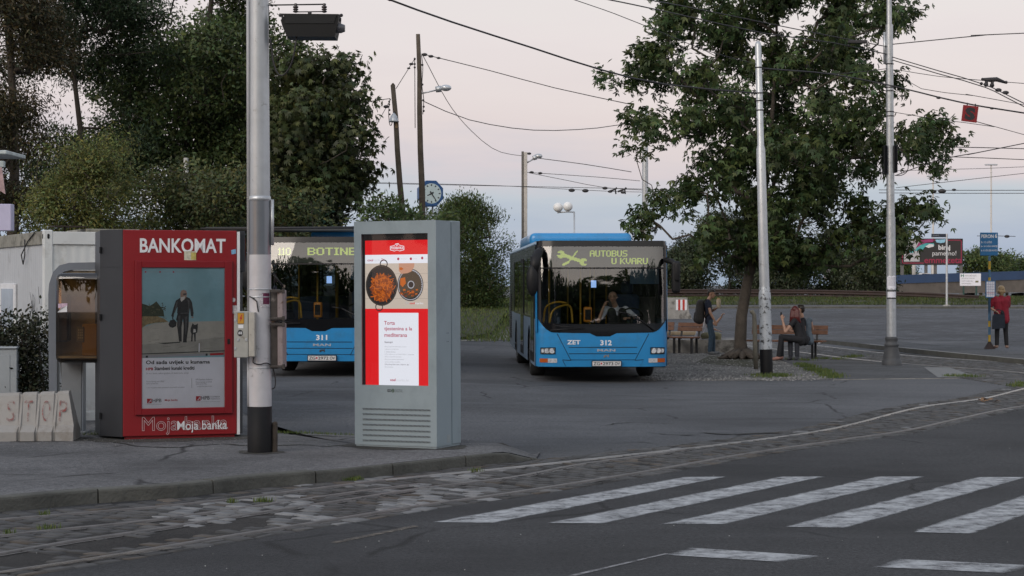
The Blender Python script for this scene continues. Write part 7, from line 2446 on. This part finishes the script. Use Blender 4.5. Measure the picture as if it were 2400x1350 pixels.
def person(label, loc, J, shirt, trousers, hairm, shoes, face, sleeves=.45, hair='short', hands=None, group=None, bare_l=False, k=1.0, torso_m=None, shoe_dir=None, girth=1.0, shirt_low=.06, voxel=.0085):
    """J holds joint positions in the person's own frame"""
    o = empty('person', loc, 0, label, 'person', group)
    J = {a: Vector(b) for a, b in J.items()}
    sh = (J['sl'] - J['sr']).normalized()
    up = (J['neck'] - J['pelvis']).normalized()
    fw = Vector(up.cross(sh)) * -1
    caps = []
    # torso core
    def torso(g, low=0.0):
        out = []
        ch = J['pelvis'].lerp(J['neck'], .70); wa = J['pelvis'].lerp(J['neck'], .34)
        for q in (-1, 1):
            out += [(J['pelvis'] + sh * q * .075 * g - up * low, wa + sh * q * .065 * g, .098 * g, .086 * g), (wa + sh * q * .065 * g, ch + sh * q * .085 * g, .086 * g, .098 * g), (ch + sh * q * .08 * g, (J['sl'] if q > 0 else J['sr']), .095 * g, .052 * g)]
        out += [(ch, J['neck'] - up * .03, .09 * g, .055 * g)]
        return out
    caps += torso(girth * .93)
    caps += [(J['neck'] - up * .05, J['head'] - Vector((0, 0, .03)), .054, .050)]
    for s_ in 'lr':
        a, b, c_ = J['s' + s_], J['e' + s_], J['w' + s_]
        caps += [(a, a.lerp(b, .5), .047 * girth, .043 * girth), (a.lerp(b, .5), b, .043 * girth, .036), (b, b.lerp(c_, .35), .037, .036), (b.lerp(c_, .35), c_, .036, .025)]
        h_, n_, an = J['h' + s_], J['k' + s_], J['a' + s_]
        caps += [(h_, n_, .075 * girth, .05), (n_, n_.lerp(an, .3), .049, .05), (n_.lerp(an, .3), an, .05, .034)]
        d_ = (J['t' + s_] - an)
        caps += [(an - Vector((0, 0, .03)), J['t' + s_], .036, .028)]
        hd = (hands or {}).get(s_)
        if hd is None:
            d2 = (c_ - b).normalized(); hd = (d2, fw, -sh if s_ == 'l' else sh, .5)
        caps += hand_caps(c_, hd[0], hd[1], hd[2], hd[3])
    hc_, A = head_caps(J['head'], face)
    caps += hc_
    put_mesh('body', solid(caps, voxel, 3), skin, o)
    # shirt with sleeves
    gp_ = girth * 1.06
    cs_ = torso(gp_, shirt_low)
    for s_ in 'lr':
        a, b, c_ = J['s' + s_], J['e' + s_], J['w' + s_]
        ss_ = sleeves if not isinstance(sleeves, dict) else sleeves[s_]
        if ss_ <= 0: continue
        e1 = a.lerp(b, min(1, ss_))
        cs_ += [(a, e1, .060 * girth, .056 * girth)]
        if ss_ > 1: cs_ += [(b, b.lerp(c_, ss_ - 1), .050, .040)]
    put_mesh('shirt', solid(cs_, .011, 3), shirt, o)
    ts = []
    for s_ in 'lr':
        h_, n_, an = J['h' + s_], J['k' + s_], J['a' + s_]
        ts += [(J['pelvis'], h_, .105 * girth, .09 * girth), (h_, n_, .09 * girth, .066), (n_, an + (n_ - an).normalized() * .02, .066, .055)]
    put_mesh('trousers', solid(ts, .011, 3), trousers, o)
    for s_ in 'lr':
        an, t_ = J['a' + s_], J['t' + s_]
        put_mesh('shoe', solid([(an - Vector((0, 0, .035)), t_, .046, .038), (an + Vector((0, 0, .0)), an - Vector((0, 0, .035)), .045, .046)], .009, 2), shoes, o)
    f = Vector(face).normalized()
    # hair
    if hair == 'short':
        hp = [(A(-.022, 0, .05), A(.02, 0, .062), .086, .076), (A(-.05, 0, .0), A(-.04, 0, -.03), .06, .05), (A(.02, -.03, .09), A(.02, .03, .09), .034, .034)]
    elif hair == 'bob':
        hp = [(A(-.02, 0, .05), A(.015, 0, .06), .094, .084), (A(-.045, -.04, -.02), A(-.045, .04, -.02), .066, .066), (A(-.04, 0, -.07), A(-.035, 0, -.1), .06, .05), (A(.0, -.07, .0), A(.0, -.065, -.06), .035, .03), (A(.0, .07, .0), A(.0, .065, -.06), .035, .03)]
    elif hair == 'long':
        hp = [(A(-.02, 0, .05), A(.015, 0, .058), .090, .080)]
        for q, l_ in ((-.06, .30), (-.025, .37), (.02, .34), (.055, .39), (.08, .27)):
            hp += [(A(-.055, q, .02), A(-.08, q * 1.25, -.14), .048, .046), (A(-.08, q * 1.25, -.14), A(-.07, q * 1.9, -l_), .046, .016)]
        hp += [(A(-.0, -.075, .02), A(-.03, -.095, -.18), .035, .03), (A(-.0, .075, .02), A(-.03, .095, -.18), .035, .03)]
    elif hair == 'fringe':
        hp = [(A(-.06, 0, .0), A(-.05, 0, -.04), .055, .045), (A(-.03, -.062, .01), A(-.03, -.06, -.02), .03, .025), (A(-.03, .062, .01), A(-.03, .06, -.02), .03, .025)]
    put_mesh('hair', solid(hp, .009, 3), hairm, o)
    m = MB()
    for q in (-1, 1):
        m.ball(A(.089, q * .031, .016), .0105, 8, 6)
        m.cap(A(.094, q * .018, .036), A(.086, q * .046, .036), .006, .005, 6)
    m.build('eyes', mat('dark eyes', (.02, .015, .012), .3, var=0), o)
    MB().cap(A(.094, -.018, -.056), A(.094, .018, -.056), .0045, .0045, 6).build('mouth', mat('lips', (.30, .11, .09), .5, var=0), o)
    return o


cloth = lambda n, c: mat(n, c, .85, var=.22, vs=14, bump=.35, bs=26)
hair_dark, hair_red, hair_blond, hair_grey = mat('dark brown hair', (.018, .013, .01), .5, var=.3, vs=40), mat('dark red hair', (.085, .012, .012), .45, var=.35, vs=40), mat('blond hair', (.30, .21, .11), .5, var=.35, vs=40), mat('grey hair', (.2, .18, .16), .6, var=.3, vs=40)
black_cl, navy, jeans = cloth('black cloth', (.014, .014, .017)), cloth('navy t-shirt', (.014, .02, .042)), cloth('blue jeans', (.035, .065, .10))
shoe_d, shoe_w = mat('dark shoes', (.03, .03, .035), .6), mat('sneakers', (.12, .13, .14), .6, var=.6, vs=25)

# standing young man with backpack and wrapped sandwich, in profile facing right
g = G(1664, 832)
mx_, my_ = g.x, g.y
man = person('man in a navy t-shirt standing with backpack and wrapped sandwich', (mx_, my_, .01),
             dict(pelvis=(-.03, 0, .92), neck=(-.07, 0, 1.43), head=(.035, 0, 1.585), sl=(-.06, .17, 1.39), sr=(-.06, -.17, 1.39), er=(-.02, -.25, 1.11), wr=(.10, -.24, .88), el=(.06, .23, 1.13), wl=(.20, .10, 1.22),
                  hl=(-.02, .09, .88), hr=(-.02, -.09, .88), kl=(.09, .11, .48), kr=(.02, -.10, .47), al=(.10, .12, .085), ar=(-.02, -.11, .085), tl=(.25, .13, .04), tr=(.14, -.12, .04)),
             navy, jeans, hair_dark, shoe_w, (1, -.28, -.12), sleeves=.5, hands={'r': ((.3, .0, -1), (1, .0, .2), (0, 1, 0), .7), 'l': ((.45, -.2, .9), (-.2, -1, .2), (.3, -.9, -.3), .9)}, girth=.95)
bp = empty('backpack', (mx_ - .22, my_, 1.15), 0, 'dark grey backpack worn by the standing man', 'backpack')
put_mesh('bag', solid([((-.03, -.1, .2), (-.06, -.1, -.22), .10, .125), ((-.03, .1, .2), (-.06, .1, -.22), .10, .125), ((-.12, 0, -.08), (-.13, 0, -.22), .08, .09)], .013, 3), cloth('backpack cloth', (.028, .026, .026)), bp)
MB().tube(catmull([(.02, -.15, .22), (.13, -.16, .30), (.22, -.17, .22), (.20, -.18, .0), (.06, -.16, -.16)], .05), .018, 6).tube(catmull([(.02, .15, .22), (.13, .16, .30), (.22, .16, .22), (.20, .17, .0), (.06, .16, -.16)], .05), .018, 6).build('strap', cloth('strap cloth', (.02, .02, .02)), bp)
sd = empty('sandwich', (mx_ + .225, my_ - .0, 1.36), math.radians(8), 'paper wrapped sandwich held by the standing man', 'sandwich')
pm = mat('wrapping paper', (.52, .44, .34), .7, var=.3, vs=20, bump=.5, bs=30)
MB().lathe([(.03, -.14), (.055, -.10), (.06, .0), (.065, .05), (.058, .06)], 14).lathe([(.05, .055), (.07, .07), (.045, .10)], 9).build('paper', pm, sd)
MB().ball((.0, 0, .09), (.05, .045, .05), 12, 8).build('bread', mat('bread crust', (.45, .28, .12), .7, var=.2, vs=30), sd)

# man sitting behind him on the stone block
g0 = Vector((gx(1646, 51.6), 51.75, 0))
person('man in a white shirt sitting on the stone block behind the standing man', g0,
       dict(pelvis=(-.07, 0, .47), neck=(.06, .02, .92), head=(.03, .06, 1.07), sl=(.05, .18, .88), sr=(.07, -.16, .88), er=(.34, -.24, .78), wr=(.50, -.26, .97), el=(.22, .24, .68), wl=(.40, .2, .62),
            hl=(0, .1, .46), hr=(0, -.1, .46), kl=(.44, .12, .50), kr=(.46, -.10, .48), al=(.40, .14, .09), ar=(.44, -.12, .09), tl=(.55, .14, .04), tr=(.60, -.12, .04)),
       cloth('white shirt', (.55, .55, .6)), cloth('khaki shorts', (.22, .21, .13)), hair_dark, shoe_d, (1, .2, 0), sleeves=.4, hands={'r': ((.4, 0, .9), (-.5, -1, 0), (.9, 0, -.3), 1.0)}, girth=1.0)

# couple on the bench
yw = 46.6
g0 = Vector((gx(1880, yw), yw, 0))
wom = person('red-haired woman in black sitting on the bench with one hand raised', g0,
             dict(pelvis=(.0, .02, .52), neck=(-.13, .06, 1.02), head=(-.15, .09, 1.19), sl=(-.20, -.10, .97), sr=(.05, .16, .98), el=(-.44, -.24, .70), wl=(-.50, -.16, .99), er=(.10, .30, .72), wr=(-.1, .36, .60),
                  hl=(-.06, -.08, .50), hr=(-.02, .1, .50), kl=(-.52, -.14, .56), kr=(-.50, .06, .57), al=(-.60, -.18, .10), ar=(-.50, -.02, .10), tl=(-.74, -.22, .04), tr=(-.64, -.06, .04)),
             black_cl, black_cl, hair_red, mat('sandal skin', (.35, .18, .14), .6), (.45, .9, 0), sleeves=.42, hair='long', hands={'l': ((-.15, 0, 1), (.9, .3, .2), (.2, .9, .1), 1.0)}, girth=1.05)
g1 = Vector((gx(1891, yw + .35), yw + .38, 0))
person('man in a grey vest sitting on the bench hidden behind the red-haired woman', g1,
       dict(pelvis=(-.02, .0, .52), neck=(-.10, .05, 1.04), head=(-.14, .04, 1.22), sl=(-.26, .05, .98), sr=(.08, .0, .98), el=(-.4, -.05, .72), wl=(-.3, -.3, .66), er=(.16, .1, .74), wr=(-.08, .22, .62),
            hl=(-.1, -.02, .50), hr=(.06, 0, .50), kl=(-.45, -.34, .54), kr=(-.30, -.42, .54), al=(-.45, -.40, .10), ar=(-.30, -.46, .10), tl=(-.52, -.54, .04), tr=(-.36, -.6, .04)),
       cloth('grey blue vest', (.10, .13, .16)), cloth('dark trousers', (.025, .027, .035)), hair_dark, shoe_d, (-.8, .6, 0), sleeves=0.08, girth=1.05)
tag(MB().box((0, 0, 0), (.055, .012, .10), .006).build('phone', mat('phone black', (.02, .02, .02), .2), None, g0 + Vector((-.53, -.15, 1.12)), .5), 'small phone in the raised hand of the red-haired woman', 'phone')

# woman in red on the platform, seen from behind
Yr = G(2347, 818, .12).y
g0 = Vector((gx(2347, Yr), Yr, .135))
person('blond woman in a red top and black trousers leaning by the platform sign', g0,
       dict(pelvis=(.0, .0, .93), neck=(.0, .02, 1.40), head=(-.0, .03, 1.545), sl=(-.18, .0, 1.345), sr=(.18, .0, 1.345), el=(-.30, .07, 1.09), wl=(-.14, -.14, .97), er=(.21, .12, 1.08), wr=(.12, .30, 1.02),
            hl=(-.09, 0, .88), hr=(.09, 0, .88), kl=(-.11, .02, .48), kr=(.12, .03, .48), al=(-.12, 0, .09), ar=(.14, 0, .09), tl=(-.16, .13, .04), tr=(.20, .13, .04)),
       cloth('red blouse', (.24, .012, .028)), black_cl, hair_blond, mat('pale sandals', (.3, .2, .16), .6), (-.1, 1, 0), sleeves={'l': .75, 'r': .75}, hair='bob', hands={'l': ((.5, -.2, -.7), (-.3, -.9, .2), (.6, .5, -.4), .6)}, girth=1.2, shirt_low=.16)
hb_ = empty('handbag', g0 + Vector((-.13, -.20, .72)), 0, 'navy blue flat handbag hanging at the blond woman\'s hip', 'handbag')
MB().prism([(-.17, -.20), (.17, -.17), (.16, .19), (-.10, .21), (-.15, .15)], -.04, .04).build('bag', cloth('navy bag cloth', (.016, .022, .035)), hb_)
MB().tube(catmull([(-.09, 0, .2), (-.06, .0, .30), (.0, .01, .33), (.08, 0, .28), (.12, 0, .19)], .03), .010, 6).build('handle', cloth('bag strap', (.016, .02, .03)), hb_)

# bus driver on the phone
M1 = Matrix.Translation(bus1.location) @ Matrix.Rotation(math.radians(2.4), 4, 'Z')
dl = M1 @ Vector((.42, 1.35, .55))
person('bus driver in white shirt and dark vest holding a phone to his ear', dl,
       dict(pelvis=(.0, .05, .42), neck=(-.06, -.08, .88), head=(-.12, -.14, 1.04), sr=(-.23, -.06, .82), sl=(.13, -.06, .82), er=(-.40, -.24, .58), wr=(-.30, -.22, .86), el=(.30, -.28, .66), wl=(.16, -.52, .64),
            hl=(.09, 0, .40), hr=(-.09, 0, .40), kl=(.12, -.4, .40), kr=(-.12, -.4, .40), al=(.12, -.42, .08), ar=(-.12, -.42, .08), tl=(.12, -.55, .04), tr=(-.12, -.55, .04)),
       cloth('white work shirt', (.55, .57, .64)), black_cl, hair_grey, shoe_d, (-.1, -1, -.05), sleeves={'l': .95, 'r': .7}, hair='fringe', hands={'r': ((.35, .1, .9), (.3, -1, 0), (1, .3, -.1), .9), 'l': ((-.5, -.7, .1), (-.6, .5, .2), (-.1, -.4, -.9), .5)})
put_mesh('vest', solid([((-.09, -.10, .42), (-.14, -.13, .76), .10, .085), ((.07, -.10, .42), (.07, -.13, .76), .10, .085)], .012, 3), black_cl, [o for o in COL.objects if o.get('label', '').startswith('bus driver')][0])
tag(MB().box((0, 0, 0), (.03, .05, .12), .008).build('phone', mat('driver phone', (.02, .02, .02), .3), None, dl + Vector((-.225, -.17, 1.0))), 'phone pressed to the ear of the bus driver', 'phone')
